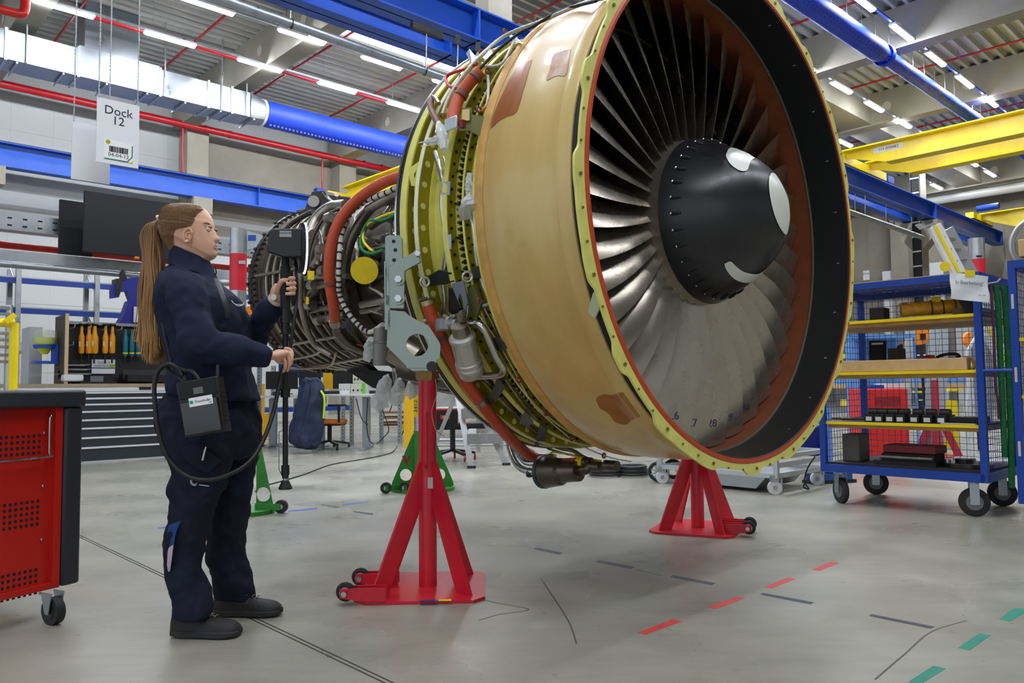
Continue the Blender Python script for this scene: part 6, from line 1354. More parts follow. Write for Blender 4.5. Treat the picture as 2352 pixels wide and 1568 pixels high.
# green stands
grn = M('green_paint', (40, 130, 34), .4, n=.15, ns=8)
def green(c, R_, lab, V_=False, col=True):
    T = thing('green_stand', lab, 'stand', c); MB().cyl(c, c + UP * .03, R_, 40).build('base_plate', grn, T)
    if col:
        MB().cyl(c + UP * .03, c + UP * .55, .085, 28).build('lower_column', grn, T); MB().cyl(c + UP * .55, c + UP * .68, .08, 28).build('column', steel, T); MB().cyl(c + UP * .68, c + UP * .88, .0805, 28).build('yellow_band', yt, T); MB().cyl(c + UP * .88, c + UP * 1.2, .08, 28).build('column', steel, T)
    for k, an in enumerate((180, 0, 90, 270) if V_ else (0, 120, 240)):
        d = V((cos(radians(an)), sin(radians(an)) * 1., 0)); tn = UP.cross(d); H_ = .52; nO = 32
        tri = [c + d * .06 + UP * .03, c + d * (R_ - .01) + UP * .03, c + d * (R_ - .01) + UP * .06, c + d * .09 + UP * H_, c + d * .06 + UP * H_]
        if an == 270: continue
        O = dens(tri, nO); cc = c + d * (.06 + (R_ - .07) * .42) + UP * .14; key = lambda o: atan2(o.z - cc.z, (o - cc) @ d); O.sort(key=key); Hh = [cc + (d * cos(key(o)) + UP * sin(key(o))) * .055 for o in O]
        MB().plate(O, Hh, tn * .012).build('gusset', grn, T, ang=30)
    return T
G1 = V((atY(968, 1100, 7.25).x, 7.35, 0)); T = green(G1, .30, 'green stand with a red V and a yellow number band behind the near red stand', True)
text('V', 'painted_letter', M('paint_red', (150, 30, 24), .6), T, G1 + V((-.15, -.0135, .27)), V((1, 0, 0)), UP, .12, off=.004)
tz = text('3412', 'number', ink, T, G1 + V((-.055, -.078, .78)), V((0, 0, 1)), V((-.8, .6, 0)), .06)
for x, y in ((888, 1124), (930, 1128)): c = V((atY(x, y, 7.15).x, 7.12, .05)); w_ = MB().cyl(c - V((0, .02, 0)), c + V((0, .02, 0)), .05, 24).build('wheel', rubber, T); MB().cyl(c - V((0, .024, 0)), c + V((0, .024, 0)), .02, 12).build('hub', steel, w_); MB().bar(c + V((0, -.03, 0)), c + V((.2, .1, 0)), .01, .05).build('wheel_arm', grn, T)
G2 = atz(565, 1180) + V((0, .05, 0)); T = green(G2, .20, 'green stand base peeking out behind the rear leg', False, False)
c = V((G2.x + .26, G2.y - .02, .05)); w_ = MB().cyl(c - V((0, .02, 0)), c + V((0, .02, 0)), .05, 24).build('wheel', rubber, T); MB().cyl(c - V((0, .024, 0)), c + V((0, .024, 0)), .02, 12).build('hub', steel, w_); MB().bar(c + V((0, -.03, 0)), c + V((-.2, 0, 0)), .01, .05).build('wheel_arm', grn, T)
# stool 427
T, c, zs = chair(1040, 1058, 10.3, 'black and red stool chair numbered 427 behind the step ladder', M('stool_red', (170, 50, 44), .6), 975, back=1)
p, q = atY(1000, 942, 10.0), atY(1052, 985, 10.0); MB().box((p + q) / 2, (q.x - p.x, .05, p.z - q.z)).build('backrest', blackmatte, T, bevel=.015); MB().box(V(((p.x + q.x) / 2, 10.0, p.z + .01)), (q.x - p.x - .02, .06, .03)).build('backrest_top', _M['stool_red'], T, bevel=.01)
lp_ = V((atY(1022, 958, 9.96).x, 9.97, atY(1022, 958, 9.96).z)); MB().box(lp_, (.12, .004, .055)).build('number_plate', M('plate_red', (190, 36, 40), .5), T); text('427', 'number', white, T, lp_ + V((0, -.004, 0)), V((1, 0, 0)), UP, .05)
MB().boxv(c + V((.32, -.25, zs + .0)), V((.22, 0, 0)), V((0, .06, 0)), UP * .04).build('armrest', black, T, bevel=.02)
# step ladder
T = thing('step_ladder', 'aluminium step ladder standing open behind the engine frame', 'ladder', atz(1110, 1070)); L_ = lambda x, y, Y: atY(x, y, Y)
f0 = atz(1083, 1075); f1 = atz(1163, 1068)
MB().bar(L_(1050, 900, f0.y + .3), f0 + UP * .01, .07, .03, V((0, 1, 0))).build('front_rail', alu, T); MB().bar(L_(1083, 905, f1.y + .3), f1 + UP * .01, .07, .03, V((0, 1, 0))).build('front_rail', alu, T)
MB().box(f0 + UP * .015, (.1, .06, .03)).build('rubber_shoe', rubber, T); MB().box(f1 + UP * .015, (.1, .06, .03)).build('rubber_shoe', rubber, T)
for y0, xa, xb in ((1008, 1073, 1152), (950, 1060, 1125)): a_, b_ = L_(xa, y0, f0.y + .1), L_(xb, y0 - 2, f1.y + .05); MB().boxv((a_ + b_) / 2, (b_ - a_) / 2, V((0, .06, 0)), UP * .06).build('step', alu, T)
MB().bar(L_(1050, 900, f0.y + .35), L_(1000, 1020, f0.y + .9), .05, .03, V((0, 1, 0))).build('rear_strut', alu, T); MB().bar(L_(1000, 930, f0.y + .5), L_(1055, 898, f0.y + .4), .06, .03, V((0, 1, 0))).build('rear_strut', alu, T); MB().bar(L_(1040, 900, f0.y + .3), L_(1090, 905, f1.y + .3), .12, .04).build('top_platform', alu, T)
for i, (x0, y0, x1, y1) in enumerate(((1000, 938, 1150, 934), (1005, 1010, 1170, 1008), (1005, 1022, 1170, 1020), (1095, 925, 1150, 922))):
    Y = 11.5; solo(MB().cyl(atY(x0, y0, Y), atY(x1, y1, Y), .025, 10), 'metal_tube', steel, 'horizontal steel tube of the trestle behind the ladder, %s' % ['at chair back height', 'lower pair, upper one', 'lower pair, lower one', 'topmost'][i], 'tube', 'tubes of the trestle behind the ladder')
for x in (1098, 1150): p = atY(x, 925, 11.5); solo(MB().box(V((p.x, 11.5, p.z / 2)), (.06, .06, p.z)), 'trestle_post', steel, 'upright post of the steel trestle, %s one' % ('left' if x < 1100 else 'right'), 'post')
box_thing('white_carton', 1075, 985, 1100, 1012, 12, .3, white, 'white box on the trestle behind the ladder', 'box')
# far things: pallets, yellow wedge
for i, (x0, y0, x1, y1) in enumerate(((870, 935, 905, 947), (905, 930, 925, 942), (1000, 925, 1040, 945))):
    p = atz((x0 + x1) / 2, max(y1, 940)); Y = min(p.y, 20); p0_, p1_ = atY(x0, y0, Y), atY(x1, y1, Y); T = thing('pallet', 'wooden pallet far away on the floor, %s' % ['left of two under the plastic bags', 'right of two under the plastic bags', 'behind the numbered stool'][i], 'pallet', V((p0_.x, Y, 0)))
    for k in range(3): MB().box(V(((p0_.x + p1_.x) / 2, Y + .4, .05 + k * .14)), (p1_.x - p0_.x, .8, .05)).build('deck', M('pallet_wood', (150, 112, 76), .7), T)
solo(MB().prism([atY(896, 992, 15) * 1, atY(921, 986, 15), atY(921, 975, 15), atY(912, 988, 15)], V((0, .4, 0))), 'yellow_chock', yellowp, 'small yellow ramp on the floor beside the yellow post', 'ramp')
for i, pts in enumerate(([(868, 908, 12), (878, 940, 12), (893, 985, 12), (880, 1005, 12), (865, 1020, 12)], [(818, 915, 12), (830, 960, 12), (845, 975, 12)], [(905, 900, 12.2), (900, 930, 12.2), (895, 945, 12.2)], [(845, 915, 12), (842, 970, 12), (848, 1010, 12), (860, 1020, 12)])):
    solo(MB().tube(smooth([atY(*p) for p in pts], 5), .008, 6), 'hanging_cable', cbm, 'thin black cable hanging from the desk, %s' % ['the long loop nearest the yellow post', 'beside the desk leg', 'with a plug under the bags', 'falling straight to the floor'][i], 'cable', 'cables hanging under the desks')
# ------------------------------------------------------------ blue mesh trolleys at right
tbl = M('trolley_blue', (14, 62, 156), .4, n=.1, ns=4); wood = M('shelf_wood', (178, 140, 84), .6, n=.2, ns=9); plank = M('plank_wood', (206, 170, 118), .6, n=.15, ns=12); blk = M('shelf_mat', (36, 36, 38), .7)
def trolley(a0, a1, b0, b1, zb, zt, sh, lab, lfront=True):
    T = thing('mesh_trolley', lab, 'trolley', A((a0 + a1) / 2, (b0 + b1) / 2, 0)); p = .045
    for a_ in (a0, a1):
        for b_ in (b0, b1): MB().hbox(a_ - p / 2, a_ + p / 2, b_ - p / 2, b_ + p / 2, zb, zt).build('post', tbl, T)
    for z0, z1 in ((zb, zb + .06), (zt - .05, zt)):
        s = MB()
        for a_ in (a0, a1): s.hbox(a_ - p / 2, a_ + p / 2, b0, b1, z0, z1)
        for b_ in (b0, b1): s.hbox(a0, a1, b_ - p / 2, b_ + p / 2, z0, z1)
        s.build('frame', tbl, T)
    MB().hbox(a0 + .02, a1 - .02, b0 + .02, b1 - .02, zb + .06, zb + .075).build('floor_plate', blk, T)
    def grid(fa, u0, u1, z0, z1, nm='mesh_panel', st=.05):
        s = MB(); u = u0
        while u <= u1: s.cyl(fa(u, z0), fa(u, z1), .0022, 4); u += st
        z = z0
        while z <= z1: s.cyl(fa(u0, z), fa(u1, z), .0022, 4); z += st
        s.build(nm, tbl, T)
    grid(lambda u, z: A(a1, u, z), b0, b1, zb + .06, zt); grid(lambda u, z: A(u, b0, z), a0, a1, zb + .06, zt); grid(lambda u, z: A(u, b1, z), a0, a1, zb + .06, zt)
    grid(lambda u, v_: A(v_, u, zt - .06), b0, b1, a0, a1, 'mesh_top')
    for z in sh:
        q = MB().hbox(a0 + .03, a1 - .02, b0 + .03, b1 - .03, z - .05, z - .012).build('shelf_board', wood, T); MB().hbox(a0 + .005, a0 + .03, b0 + .03, b1 - .02, z - .022, z).build('yellow_edge', yellowp, q); MB().hbox(a0 + .03, a1 - .02, b0 + .03, b1 - .03, z - .012, z).build('black_mat', blk, q)
    for a_, b_, sw in ((a0 + .06, b1 - .1, 0), (a1 - .06, b1 - .1, .9), (a0 + .08, b0 + .1, .8), (a1 - .06, b0 + .1, .7)):
        c = A(a_, b_, .1); ax = (D2 * cos(sw * 1.9) + D1 * sin(sw * 1.9)).normalized(); ax = (D1 * .9 + D2 * .4).normalized() if sw else (V((1, .1, 0))).normalized()
        w_ = MB().lathe(c, ax, [(-.022, 0), (-.022, .085), (-.016, .1), (.016, .1), (.022, .085), (.022, 0)], 32).build('wheel', rubber, T); MB().cyl(c - ax * .024, c + ax * .024, .055, 24).build('rim', M('rim_grey', (110, 112, 114), .5), w_); MB().cyl(c - ax * .03, c + ax * .03, .02, 12).build('hub', steel, w_)
        f = frame(ax)[0]
        for sg in (-1, 1): MB().boxv(c + ax * sg * .034 + UP * .06, ax * .003, ax.cross(UP) * .03, UP * .075).build('fork', steel, T)
        MB().cyl(c + UP * .13, c + UP * (zb - .1), .035, 14).build('swivel', steel, T)
    return T
T1 = trolley(6.15, 6.95, 1.75, 2.9, .25, 1.73, (1.44, 1.04, .65), 'blue mesh trolley with wooden shelves of tooling beside the fan, carrying the paper notice')
T2 = trolley(6.15, 6.95, .45, 1.53, .13, 1.78, (1.25, .86), 'second blue mesh trolley cut by the right edge of the picture')
for z in (1.5, 1.0, .5): MB().boxv(A(6.125, 1.53, z), D2 * .008, D1 * .001, UP * .05).build('grey_label', M('label_grey'), T2)
MB().tube([A(6.12, 1.55, 1.03), A(6.1, 1.60, 1.03), A(6.1, 1.72, 1.03)], .012, 8).build('push_handle', tbl, T2)
# notice taped on the trolley
nd = V((.25, -1, 0)).normalized(); NX = V((1, .25, 0)).normalized(); na = atY(2227, 660, 5.34)
T = thing('paper_notice', 'white sheet reading In Bearbeitung! taped to the blue trolley', 'notice', na - UP * .1)
s = MB(); rw_ = []
for j in range(7):
    rw_.append([na + NX * (.158 * (u - .03 * (j / 6 - .5))) + UP * (.092 - .184 * j / 6 - .012 * u) + nd * (.006 * sin(3 * u + j)) for u in np.linspace(-1, 1, 10)])
s.loft(rw_, cap=False, closed=False); s.build('sheet', paper, T); 
text('In Bearbeitung!', 'lettering', M('grey_ink', (110, 112, 118)), T, na + nd * .012 + UP * .03 - NX * .01, NX - UP * .04, UP, .038); text('MRO 2 (4.0)', 'lettering', _M['grey_ink'], T, na + nd * .012 - UP * .055 + NX * .09, NX, UP, .012)
MB().boxv(na + UP * .098 + nd * .008, NX * .042, nd * .001, UP * .022).build('yellow_tape', yt, T)
# things on the shelves of trolley one
def at1(x, y, a=6.3): return ata(x, y, a)
def put(nm, x0, y0, x1, y1, a, dep, m_, lab, cat, zf, group=None, bev=.004):
    p, q = ata(x0, y0, a), ata(x1, y1, a); b0_, b1_ = sorted((p @ D2, q @ D2)); z1_ = max(p.z, zf + .02)
    return solo(MB().hbox(a, a + dep, b0_, b1_, zf, z1_), nm, m_, lab, cat, group, bevel=bev)
z1, z2, z3, z0 = 1.44, 1.04, .65, .325
T = thing('yellow_fixture', 'yellow cylindrical lifting tool with a coiled cable lying on the top trolley shelf', 'fixture', A(6.4, 2.2, z1)); pA, pB = A(6.4, 2.36, z1 + .075), A(6.62, 1.95, z1 + .09)
MB().cyl(pA, pB, .062, 24).build('body', M('tool_ochre', (226, 160, 24), .45, n=.2, ns=20), T)
for k in (.45, .62, .8): q = pA.lerp(pB, k); MB().torus(q, pB - pA, .064, .006, 24, 6).build('clamp_band', M('band_dark', (80, 70, 50), .5), T)
MB().box(pA.lerp(pB, .5) + UP * .07 + V((0, -.03, 0)), (.07, .01, .04), D2).build('yellow_sticker', yellowp, T); MB().box(pA.lerp(pB, .92) + UP * .07, (.07, .05, .03), D2).build('yellow_cap', yellowp, T)
MB().torus(pA + V((.0, -.06, .0)), V((.3, 1, .1)).normalized(), .06, .004, 30, 6).build('cable_coil', M('cable_tan', (170, 140, 100)), T)
put('black_bracket', 1996, 708, 2030, 728, 6.25, .12, black, 'black bracket left of the yellow lifting tool', 'bracket', z1); solo(MB().hbox(6.2, 6.34, 1.93, 2.3, z1, z1 + .012), 'flat_bar', alu, 'flat aluminium plate in front of the yellow lifting tool', 'plate'); solo(MB().hbox(6.35, 6.85, 1.8, 1.98, z1, z1 + .06), 'brown_board', M('board_brown', (104, 78, 56), .6), 'brown board at the right end of the top shelf', 'board')
solo(MB().prism([A(6.3, 1.86, z1), A(6.3, 1.80, z1), A(6.3, 1.82, z1 + .12), A(6.3, 1.93, z1 + .13)], D1 * .05), 'dark_wedge', blackmatte, 'black wedge tool beneath the paper notice', 'tool')
solo(MB().boxv(A(6.21, 2.33, z2 + .045), D2 * .49, D1 * .045, UP * .044), 'timber_beam', plank, 'long raw timber beam lying on the second trolley shelf', 'timber', bevel=.004)
P = [ata(x, y, 6.6) for x, y in ((1996, 830), (1996, 782), (2034, 782), (2034, 830))]
T = thing('black_carrier', 'black carrier board with an oval white grip on the second shelf', 'carrier', P[0]); MB().prism(P, D1 * .02).build('board', blackmatte, T); c = (ata(2015, 789, 6.59)); MB().boxv(c, D2 * .045, D1 * .003, UP * .008).build('grip_slot', white, T)
put('dark_device', 2038, 800, 2068, 830, 6.5, .12, M('device_dark', (54, 50, 46)), 'dark device right of the black carrier board', 'device', z2); solo(MB().prism([ata(x, y, 6.55) for x, y in ((2060, 795), (2068, 790), (2070, 830), (2062, 830))], D1 * .05), 'maroon_sheet', M('maroon_sheet', (110, 26, 40)), 'maroon sheet leaning on the dark device', 'sheet')
c = ata(2177, 820, 6.4); solo(MB().torus(V((c.x, c.y, z2 + .10)), (UP + D1 * -.4).normalized(), .075, .012, 32, 8), 'cable_ring', black, 'flat black coil lying on the second shelf', 'coil')
c = ata(2222, 836, 6.4); solo(MB().torus(c, (D1 + D2 * .3).normalized(), .045, .012, 28, 8), 'yellow_shackle', M('tool_ochre'), 'yellow curved shackle at the right end of the second shelf', 'shackle')
put('red_block', 2125, 815, 2142, 828, 6.7, .06, redp, 'small red block at the rear of the second shelf', 'block', z2)
for i, x in enumerate((1995, 2017, 2042, 2066, 2098, 2128, 2160)):
    c = ata(x + 4, 955, 6.28); b_ = c @ D2; o = thing('roller_fixture', 'black roller fixture on the third trolley shelf, number %s from the left' % ['one', 'two', 'three', 'four', 'five', 'six', 'seven'][i], 'fixture', A(6.3, b_, z3), 'black roller fixtures on the third trolley shelf')
    MB().hbox(6.25, 6.45, b_ - .035, b_ + .035, z3, z3 + .06).build('base', black, o, bevel=.003); MB().cyl(A(6.35, b_ - .035, z3 + .075), A(6.35, b_ + .035, z3 + .075), .03, 20).build('roller', M('roller_dark', (44, 44, 46), .35), o); MB().hbox(6.246, 6.249, b_ - .022, b_ + .022, z3 + .008, z3 + .04).build('white_tag', white, o)
solo(MB().hbox(6.3, 6.5, 1.8, 2.02, z3, z3 + .05), 'black_block', black, 'long black block right of the roller fixtures', 'block', bevel=.004); solo(MB().boxv(A(6.22, 1.93, z3 + .004), D2 * .12 + D1 * .02, D1 * .02, UP * .002), 'loose_paper', paper, 'loose white paper hanging over the third shelf edge', 'paper')
for i, (u, l) in enumerate(((2.78, 'left'), (2.7, 'middle'), (2.64, 'right'))): solo(MB().cyl(A(6.22, u + .08, z3 + .02), A(6.3, u - .06, z3 + .022), .01, 8), 'steel_bar', darkmetal, '%s of three dark bars at the left end of the third shelf' % l, 'bar', 'dark bars on the third shelf')
solo(MB().boxv(A(6.4, 2.3, z0 + .12), D2 * .19, D1 * .12, UP * .03), 'maroon_case', M('case_maroon', (116, 30, 40), .55), 'maroon case on the trolley floor', 'case', bevel=.008)
T = thing('slide_unit', 'black and chrome frame under the maroon case', 'frame', A(6.4, 2.3, z0)); MB().hbox(6.25, 6.6, 2.1, 2.55, z0, z0 + .03).build('base', black, T); MB().cyl(A(6.24, 2.12, z0 + .06), A(6.24, 2.5, z0 + .06), .014, 10).build('chrome_bar', chrome, T); MB().hbox(6.28, 6.5, 2.12, 2.5, z0 + .03, z0 + .085).build('block', blackmatte, T)
T = thing('round_fixture', 'low round grey fixture with a black ring on the trolley floor', 'fixture', A(6.45, 1.95, z0)); MB().cyl(A(6.45, 1.95, z0), A(6.45, 1.95, z0 + .03), .17, 40).build('disc', darkmetal, T); MB().cyl(A(6.45, 1.97, z0 + .03), A(6.45, 1.97, z0 + .06), .06, 28).build('black_ring', black, T)
for k in range(3): MB().cyl(A(6.45 + .13 * cos(k * 2.1), 1.95 + .13 * sin(k * 2.1), z0 + .03), A(6.45 + .13 * cos(k * 2.1), 1.95 + .13 * sin(k * 2.1), z0 + .055), .02, 10).build('foot_screw', steel, T)
solo(MB().hbox(6.3, 6.5, 2.68, 2.82, z0, z0 + .22), 'grey_unit', M('unit_grey', (90, 88, 86), .5), 'grey upright unit at the left end of the trolley floor', 'unit', bevel=.01)
# boards on top, slings
solo(MB().hbox(6.2, 6.9, 1.8, 2.95, 1.732, 1.745), 'plywood_board', plank, 'thin plywood board lying on top of the blue trolley', 'board')
gsl = M('green_sling', (10, 110, 58), .7, n=.3, ns=30, bump=.8, bs=60)
for i, (x0, x1, y1, r_, m_, nm, lab) in enumerate(((2288, 2306, 1050, .02, gsl, 'green_sling', 'green lifting sling hanging between the trolleys, left one'), (2306, 2322, 1120, .022, gsl, 'green_sling', 'green lifting sling hanging between the trolleys, long right one'), (2276, 2292, 962, .009, M('purple_sling', (84, 46, 76), .7), 'purple_sling', 'thin purple sling hanging left of the green ones'))):
    P = [atY(x0, 655, 5.55), atY(x0 + (x1 - x0) * .4, 750, 5.56), atY(x0 + (x1 - x0) * .7, 880, 5.57), atY(x1, 1000 if i != 2 else 920, 5.57), atY(x1 + 2, y1, 5.57)]
    solo(MB().tube(smooth(P, 5), r_, 12, flat=.7), nm, m_, lab, 'sling')
solo(MB().tube([atY(2268, 652, 5.5), atY(2290, 648, 5.5), atY(2298, 640, 5.5)], .008, 8), 'sling_hook', steel, 'bent steel hook holding the green slings', 'hook')
for i, (u, c_) in enumerate(((1.3, (20, 80, 90)), (1.1, (30, 40, 130)), (.9, (200, 180, 130)))): solo(MB().tube([A(6.8, u, 1.7), A(6.8, u - .02, 1.3), A(6.8, u, .95 if i else .9)], .035, 10, flat=.5), 'hanging_strap', M('strap_%s' % 'abc'[i], c_, .7), '%s strap hanging inside the right hand trolley' % ['teal', 'dark blue', 'beige'][i], 'strap')
# plastic wrapped cable end on the flange
c = ata(1968, 750, 5.6)
# ------------------------------------------------------------ ladder, post, wood and ring above the trolleys
Y = 8.0; T = thing('stair_ladder', 'steep aluminium stair with a yellow stripe standing behind the trolley', 'ladder', V((atY(2180, 700, Y).x, Y, 0)))
def yy(x, y, d=Y): return atY(x, y, d)
def down(p, q, w_, nm, m_, up=V((0, 1, 0))): e = p + (q - p) * ((p.z) / (p.z - q.z)) ; MB().bar(p, V((e.x, e.y, .01)), w_, .05, up).build(nm, m_, T); return e
MB().prism([yy(2112, 512), yy(2124, 523), yy(2148, 514), yy(2172, 527), yy(2168, 520), yy(2146, 511), yy(2124, 518)], V((0, .1, 0))).build('top_hook', alu, T)
e = yy(2142, 520) + (yy(2196, 622) - yy(2142, 520)) * 3.2
MB().bar(yy(2145, 518), e, .13, .05, V((0, 1, 0))).build('left_rail', M('rail_white', (222, 222, 218), .4), T); MB().bar(yy(2143, 519) + V((0, -.03, 0)), e + V((0, -.03, 0)), .03, .01, V((0, 1, 0))).build('yellow_stripe', yellowp, T)
e2 = yy(2172, 528, 8.5) + (yy(2222, 620, 8.5) - yy(2172, 528, 8.5)) * 3; MB().bar(yy(2172, 528, 8.5), e2, .16, .05, V((0, 1, 0))).build('right_rail', alu, T)
MB().cyl(yy(2171, 612, 7.9), yy(2171, 612, 7.95), .05, 24).build('yellow_wheel', yellowp, T)
for k in range(1, 12): p = yy(2145, 518).lerp(e, k / 12); q = yy(2172, 528, 8.5).lerp(e2, k / 12); MB().bar(p, q, .1, .02).build('tread', alu, T)
Y = 9.4; c = yy(2244, 600, Y); T = thing('support_post', 'silver and red support post standing behind the paper notice', 'post', V((c.x, Y, 0))); zz_ = lambda y: atY(2244, y, Y).z
for y0, y1, m_ in ((548, 596, alu), (596, 640, redp), (640, 980, alu)): MB().cyl(V((c.x, Y, zz_(y1))), V((c.x, Y, zz_(y0))), .09, 28).build('tube_section', m_, T)
MB().cyl(V((c.x, Y, 0)), V((c.x, Y, .04)), .35, 32).build('base_disc', steel, T); MB().box(yy(2249, 588, Y - .1), (.07, .004, .02)).build('dark_label', ink, T)
solo(MB().hbox(6.2, 6.9, 1.0, 1.5, 1.81, 1.93), 'wood_block', plank, 'block of light wood on top of the right hand trolley', 'wood', bevel=.005)
c = yy(2400, 560, 9.0); solo(MB().torus(V((c.x, 9., c.z)), V((.5, 1, 0)).normalized(), .34, .02, 64, 8).torus(V((c.x + .05, 9.04, c.z)), V((.5, 1, 0)).normalized(), .34, .02, 64, 8), 'hoop_frame', alu, 'large grey hoop at the right edge above the trolley', 'hoop')
# ------------------------------------------------------------ far bay seen between fan and trolleys
lb = M('light_blue', (96, 150, 216), .5); lg2 = M('light_grey', (176, 184, 190), .5)
def far(nm, x0, y0, x1, y1, Y, dep, m_, lab, cat, fl=True, **k): return box_thing(nm, x0, y0, x1, y1, Y, dep, m_, lab, cat, to_floor=fl, **k)
T = thing('red_cart', 'red workshop cart seen through the middle of the trolley mesh', 'cart', V((atY(2040, 900, 9).x, 9, 0))); p, q = atY(1990, 893, 9), atY(2090, 1020, 9)
MB().box(V(((p.x + q.x) / 2, 9.25, (p.z + .12) / 2)), (q.x - p.x, .5, p.z - .12)).build('body', M('cart_red', (220, 40, 24), .4), T, bevel=.01); MB().box(V(((p.x + q.x) / 2, 8.995, p.z - .14)), ((q.x - p.x) * .6, .02, .1)).build('drawer_recess', M('deep_red', (150, 20, 16), .5), T)
for sx_ in (-.2, .2): MB().cyl(V(((p.x + q.x) / 2 + sx_, 9.2, .06)), V(((p.x + q.x) / 2 + sx_ + .03, 9.2, .06)), .06, 16).build('caster', rubber, T)
far('paper_bundle', 2035, 880, 2090, 893, 9.1, .3, M('crumpled_white', (226, 222, 216), .7, bump=1, bs=20), 'crumpled white cloth on the red cart', 'cloth', False); far('blue_cloth', 2000, 884, 2048, 893, 9.15, .3, bluep, 'blue cloth on the red cart', 'cloth', False)
far('blue_bin', 1978, 775, 2060, 832, 10.2, .5, lb, 'pale blue cabinet behind the black carrier board', 'cabinet'); far('blue_frame_table', 1950, 768, 2102, 775, 9.8, .6, lb, 'pale blue table frame behind the second shelf', 'table', False)
for i, x in enumerate((1952, 2060, 2100)): far('table_leg', x, 775, x + 4, 830, 9.8, .04, lb, 'pale blue leg of the table frame, %s' % ['left', 'middle', 'right'][i], 'leg post')
far('wood_counter', 1930, 882, 2245, 890, 12.6, .7, M('counter_wood', (196, 160, 116), .5), 'long wooden counter in the far bay', 'counter', False)
for i, (x0, x1) in enumerate(((1926, 1975), (2110, 2140), (2146, 2178), (2184, 2222), (2060, 2084))): far('blue_container', x0, 868, x1, 882, 12.7, .4, lb, 'pale blue container on the far counter, %s' % ['at the left behind the fan flange', 'left of three in the middle', 'centre of three in the middle', 'right of three in the middle', 'above the red cart'][i], 'container', False, group='pale blue containers on the far counter')
for i, (x0, y0, x1, y1) in enumerate(((2148, 920, 2200, 945), (1945, 812, 1958, 822), (1950, 918, 1975, 932), (2180, 892, 2210, 898), (2110, 898, 2135, 902))): far('yellow_box', x0, y0, x1, y1, 11.5, .3, yellowp, 'yellow storage box in the far bay, %s' % ['the large one right of the red cart', 'the small one beside the fan flange', 'behind the trolley rear post', 'on the counter at right', 'low strip beside the red cart'][i], 'box', i == 0)
for i, (x, y, r_) in enumerate(((2114, 770, .13), (2234, 779, .11))):
    c = atY(x, y, 11); T = thing('orange_lamp', 'round orange lamp head in the far bay, %s' % ['left one', 'right one beside the trolley post'][i], 'lamp', c); MB().cyl(c, c + V((0, .08, 0)), r_, 28).build('head', M('orange_plastic'), T); MB().cyl(c + V((.02, .04, -r_)), V((c.x + .05, c.y + .04, 0)), .02, 8).build('stalk', black, T); MB().box(c + V((.03, -.01, -.02)), (.07, .02, .09)).build('bracket', black, T)
for i, (x0, x1, yb_) in enumerate(((2072, 2088, 1035), (2128, 2142, 1000), (2150, 2162, 900))):
    p, q = atY(x1 + 8, 700, 10.4), atY(x0, yb_, 10.4); solo(MB().bar(p, V((q.x, 10.4, .01)), .12, .04, V((0, 1, 0))), 'grey_strut', lg2, 'light grey slanting ladder rail in the far bay, %s' % ['behind the red cart', 'right of the red cart', 'farthest right'][i], 'rail')
for i, (x0, y0, x1, y1) in enumerate(((2242, 772, 2222, 830), (2232, 870, 2220, 1000))): solo(MB().tube(smooth([atY(x0, y0, 9), atY((x0 + x1) / 2 - 6, (y0 + y1) / 2, 9), atY(x1, y1, 9), V((atY(x1, y1, 9).x, 9, .02))], 4), .018, 8), 'white_hose', white, 'bent white hose in the far bay, %s' % ['upper one', 'lower one'][i], 'hose')
T = stand(V((atY(2152, 1000, 10.2).x, 10.2, 0)), V((-1, 0, 0)), 'third red engine stand far behind the trolley', M('redp_far', (196, 60, 70), .4))
for i, (x0, y0, x1, y1, lab) in enumerate(((2028, 624, 2062, 722, 'white panel door low on the concrete wall, left'), (2108, 608, 2168, 720, 'white panel door low on the concrete wall, right'), (2190, 600, 2240, 700, 'white panel behind the silver post'))):
    p = ata(x0, y0, 39.6); q = ata(x1, y0, 39.6); b0_, b1_ = sorted((p @ D2, q @ D2)); st = struct(MB().hbox(39.5, 39.95, b0_, b1_, 0, p.z), 'door_%d' % (i + 1), M('door_white', (226, 228, 230), .5))
p, q = ata(1982, 622, 39.3), ata(1997, 642, 39.3); T = thing('dock_sign', 'small white dock sign hanging far away just right of the fan', 'sign', q); b0_, b1_ = sorted((p @ D2, q @ D2)); MB().hbox(39.3, 39.32, b0_, b1_, q.z, p.z).build('panel', paper, T); text('Dock', 'lettering', ink, T, A(39.29, (b0_ + b1_) / 2, (p.z + q.z) / 2 + .08), -D2, UP, .13)
cT = [o for o in bpy.data.objects if o.name == 'trim_73'][0]
text('12', 'number', ink, cT, atb(2112, 503, 9.92), D1, UP, .42); text('11', 'number', ink, cT, ata(2047, 514, 30.68), -D2, UP, .4)
# items behind the engine at floor level, right of the near stand
al2 = M('profile_alu', (196, 200, 202), .35, .6); T = thing('aluminium_cart', 'low cart of aluminium profiles with white casters and a sheet metal trough under the fan', 'cart', A(6.7, 4.2, 0))
a0_, a1_, b0_, b1_ = 6.3, 7.2, 3.4, 4.62
for a_ in (a0_, a1_):
    for z in (.16, .32): MB().hbox(a_ - .02, a_ + .02, b0_, b1_, z - .02, z + .02).build('profile', al2, T)
for b_ in (b0_, b1_):
    for z in (.16, .25, .32): MB().hbox(a0_, a1_, b_ - .02, b_ + .02, z - .02, z + .02).build('profile', al2, T)
    for a_ in (a0_, a1_): MB().hbox(a_ - .02, a_ + .02, b_ - .02, b_ + .02, .14, .52).build('upright', al2, T)
MB().prism([A(6.34, 3.5, .16), A(6.34, 4.5, .16), A(6.34, 4.4, .03), A(6.34, 3.62, .03)], D1 * .7).build('trough', steel, T)
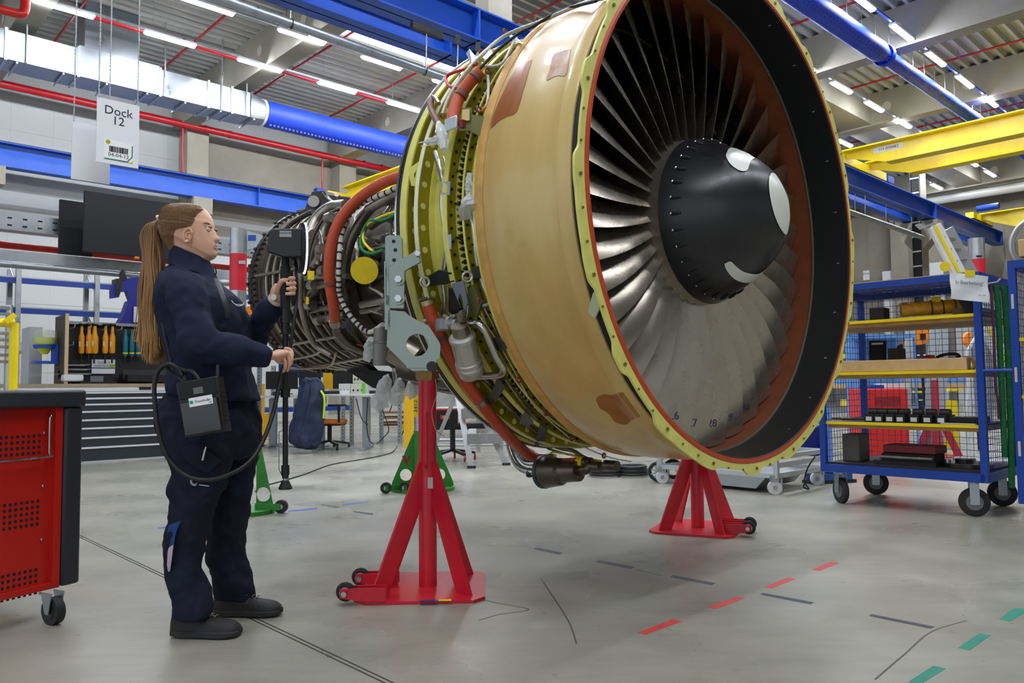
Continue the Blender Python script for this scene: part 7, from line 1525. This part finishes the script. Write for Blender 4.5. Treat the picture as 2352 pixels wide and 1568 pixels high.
for a_, b_ in ((6.3, 3.42), (6.3, 4.6), (7.15, 3.45), (7.15, 4.6)):
    c = A(a_, b_, .06); w_ = MB().cyl(c - D1 * .0 - V((.0, .015, 0)), c + V((0, .015, 0)), .06, 28).build('caster', M('caster_white', (220, 222, 226), .4), T); MB().cyl(c - V((0, .02, 0)), c + V((0, .02, 0)), .02, 12).build('hub', steel, w_); MB().cyl(c + V((.06, 0, -.05)), c + V((.06, 0, .09)), .012, 8).build('levelling_foot', steel, T); MB().box(c + UP * .08, (.07, .05, .05)).build('caster_bracket', steel, T)
MB().cyl(A(6.27, 3.75, .4), A(6.25, 3.75, .4), .03, 16).build('red_button', M('button_red', (190, 24, 30), .4), T)
T = thing('cart_wheel_unit', 'trolley wheel with grey spokes seen just left of the far red stand', 'wheel', atz(1512, 1106)); c = atz(1512, 1106) + UP * .1
MB().torus(c, V((.25, 1, 0)).normalized(), .082, .018, 32, 8).build('tyre', rubber, T); MB().cyl(c - V((0, .02, 0)), c + V((0, .02, 0)), .02, 12).build('hub', lg2, T); s = MB()
for k in range(9): t = k * 2 * pi / 9; s.bar(c, c + V((.075 * cos(t), 0, .075 * sin(t))), .012, .008, V((0, 1, 0)))
s.build('spokes', lg2, T); MB().box(c + V((0, -.03, .05)), (.04, .01, .14)).build('fork', M('fork_pale', (186, 200, 180), .4), T); MB().box(c + V((.3, .2, .16)), (.5, .3, .04)).build('chassis', darkmetal, T); MB().torus(c + V((.2, .25, 0)), V((.25, 1, 0)).normalized(), .082, .018, 28, 8).build('tyre', rubber, T)
s = MB(); pts = [(1838, 1035), (1850, 985), (1884, 975), (1892, 1040), (1880, 1048), (1856, 1047)]
s.prism([atY(x, y, 7.8) for x, y in pts], V((.05, .4, 0))); o = solo(s, 'blue_bag', M('bag_blue', (18, 34, 120), .5, bump=.6, bs=9), 'dark blue bag hanging behind the fan flange above the aluminium cart', 'bag', bevel=.02)
T = thing('machine_stand', 'blue stand base with black feet under the left end of the trolley', 'stand', atz(1905, 1112)); c = atz(1905, 1108); MB().boxv(c + UP * .06, V((.2, .05, 0)), V((-.02, .06, 0)), UP * .03).build('beam', M('base_blue', (40, 90, 160), .5), T); MB().boxv(c + UP * .015, V((.24, .06, 0)), V((-.02, .07, 0)), UP * .015).build('foot', black, T); MB().bar(c + UP * .08, c + V((.15, .4, .7)), .08, .08).build('mast', _M['base_blue'], T)
MB().tube(smooth([atY(1872, 1048, 7.0), atY(1855, 1075, 7.0), atY(1848, 1105, 7.0), atY(1858, 1122, 6.95), atY(1846, 1118, 6.95), atY(1850, 1106, 6.95)], 5), .007, 8).build('cable', cbm, o)
for i, (x, y) in enumerate(((1390, 1076), (1452, 1078))):
    c = atz(x, 1100); c.y = 8.3; c = V((atY(x, y, 8.3).x, 8.3, atY(x, y, 8.3).z)); T = thing('hose_coil', 'black coiled hose lying on the floor under the engine, %s' % ['left one', 'right one'][i], 'hose', V((c.x, c.y, 0)))
    for k in range(3): MB().torus(V((c.x, 8.3, .03 + k * .035)), UP, .16 - .01 * k, .018, 36, 8).build('turn', M('hose_black', (30, 30, 32), .4), T)
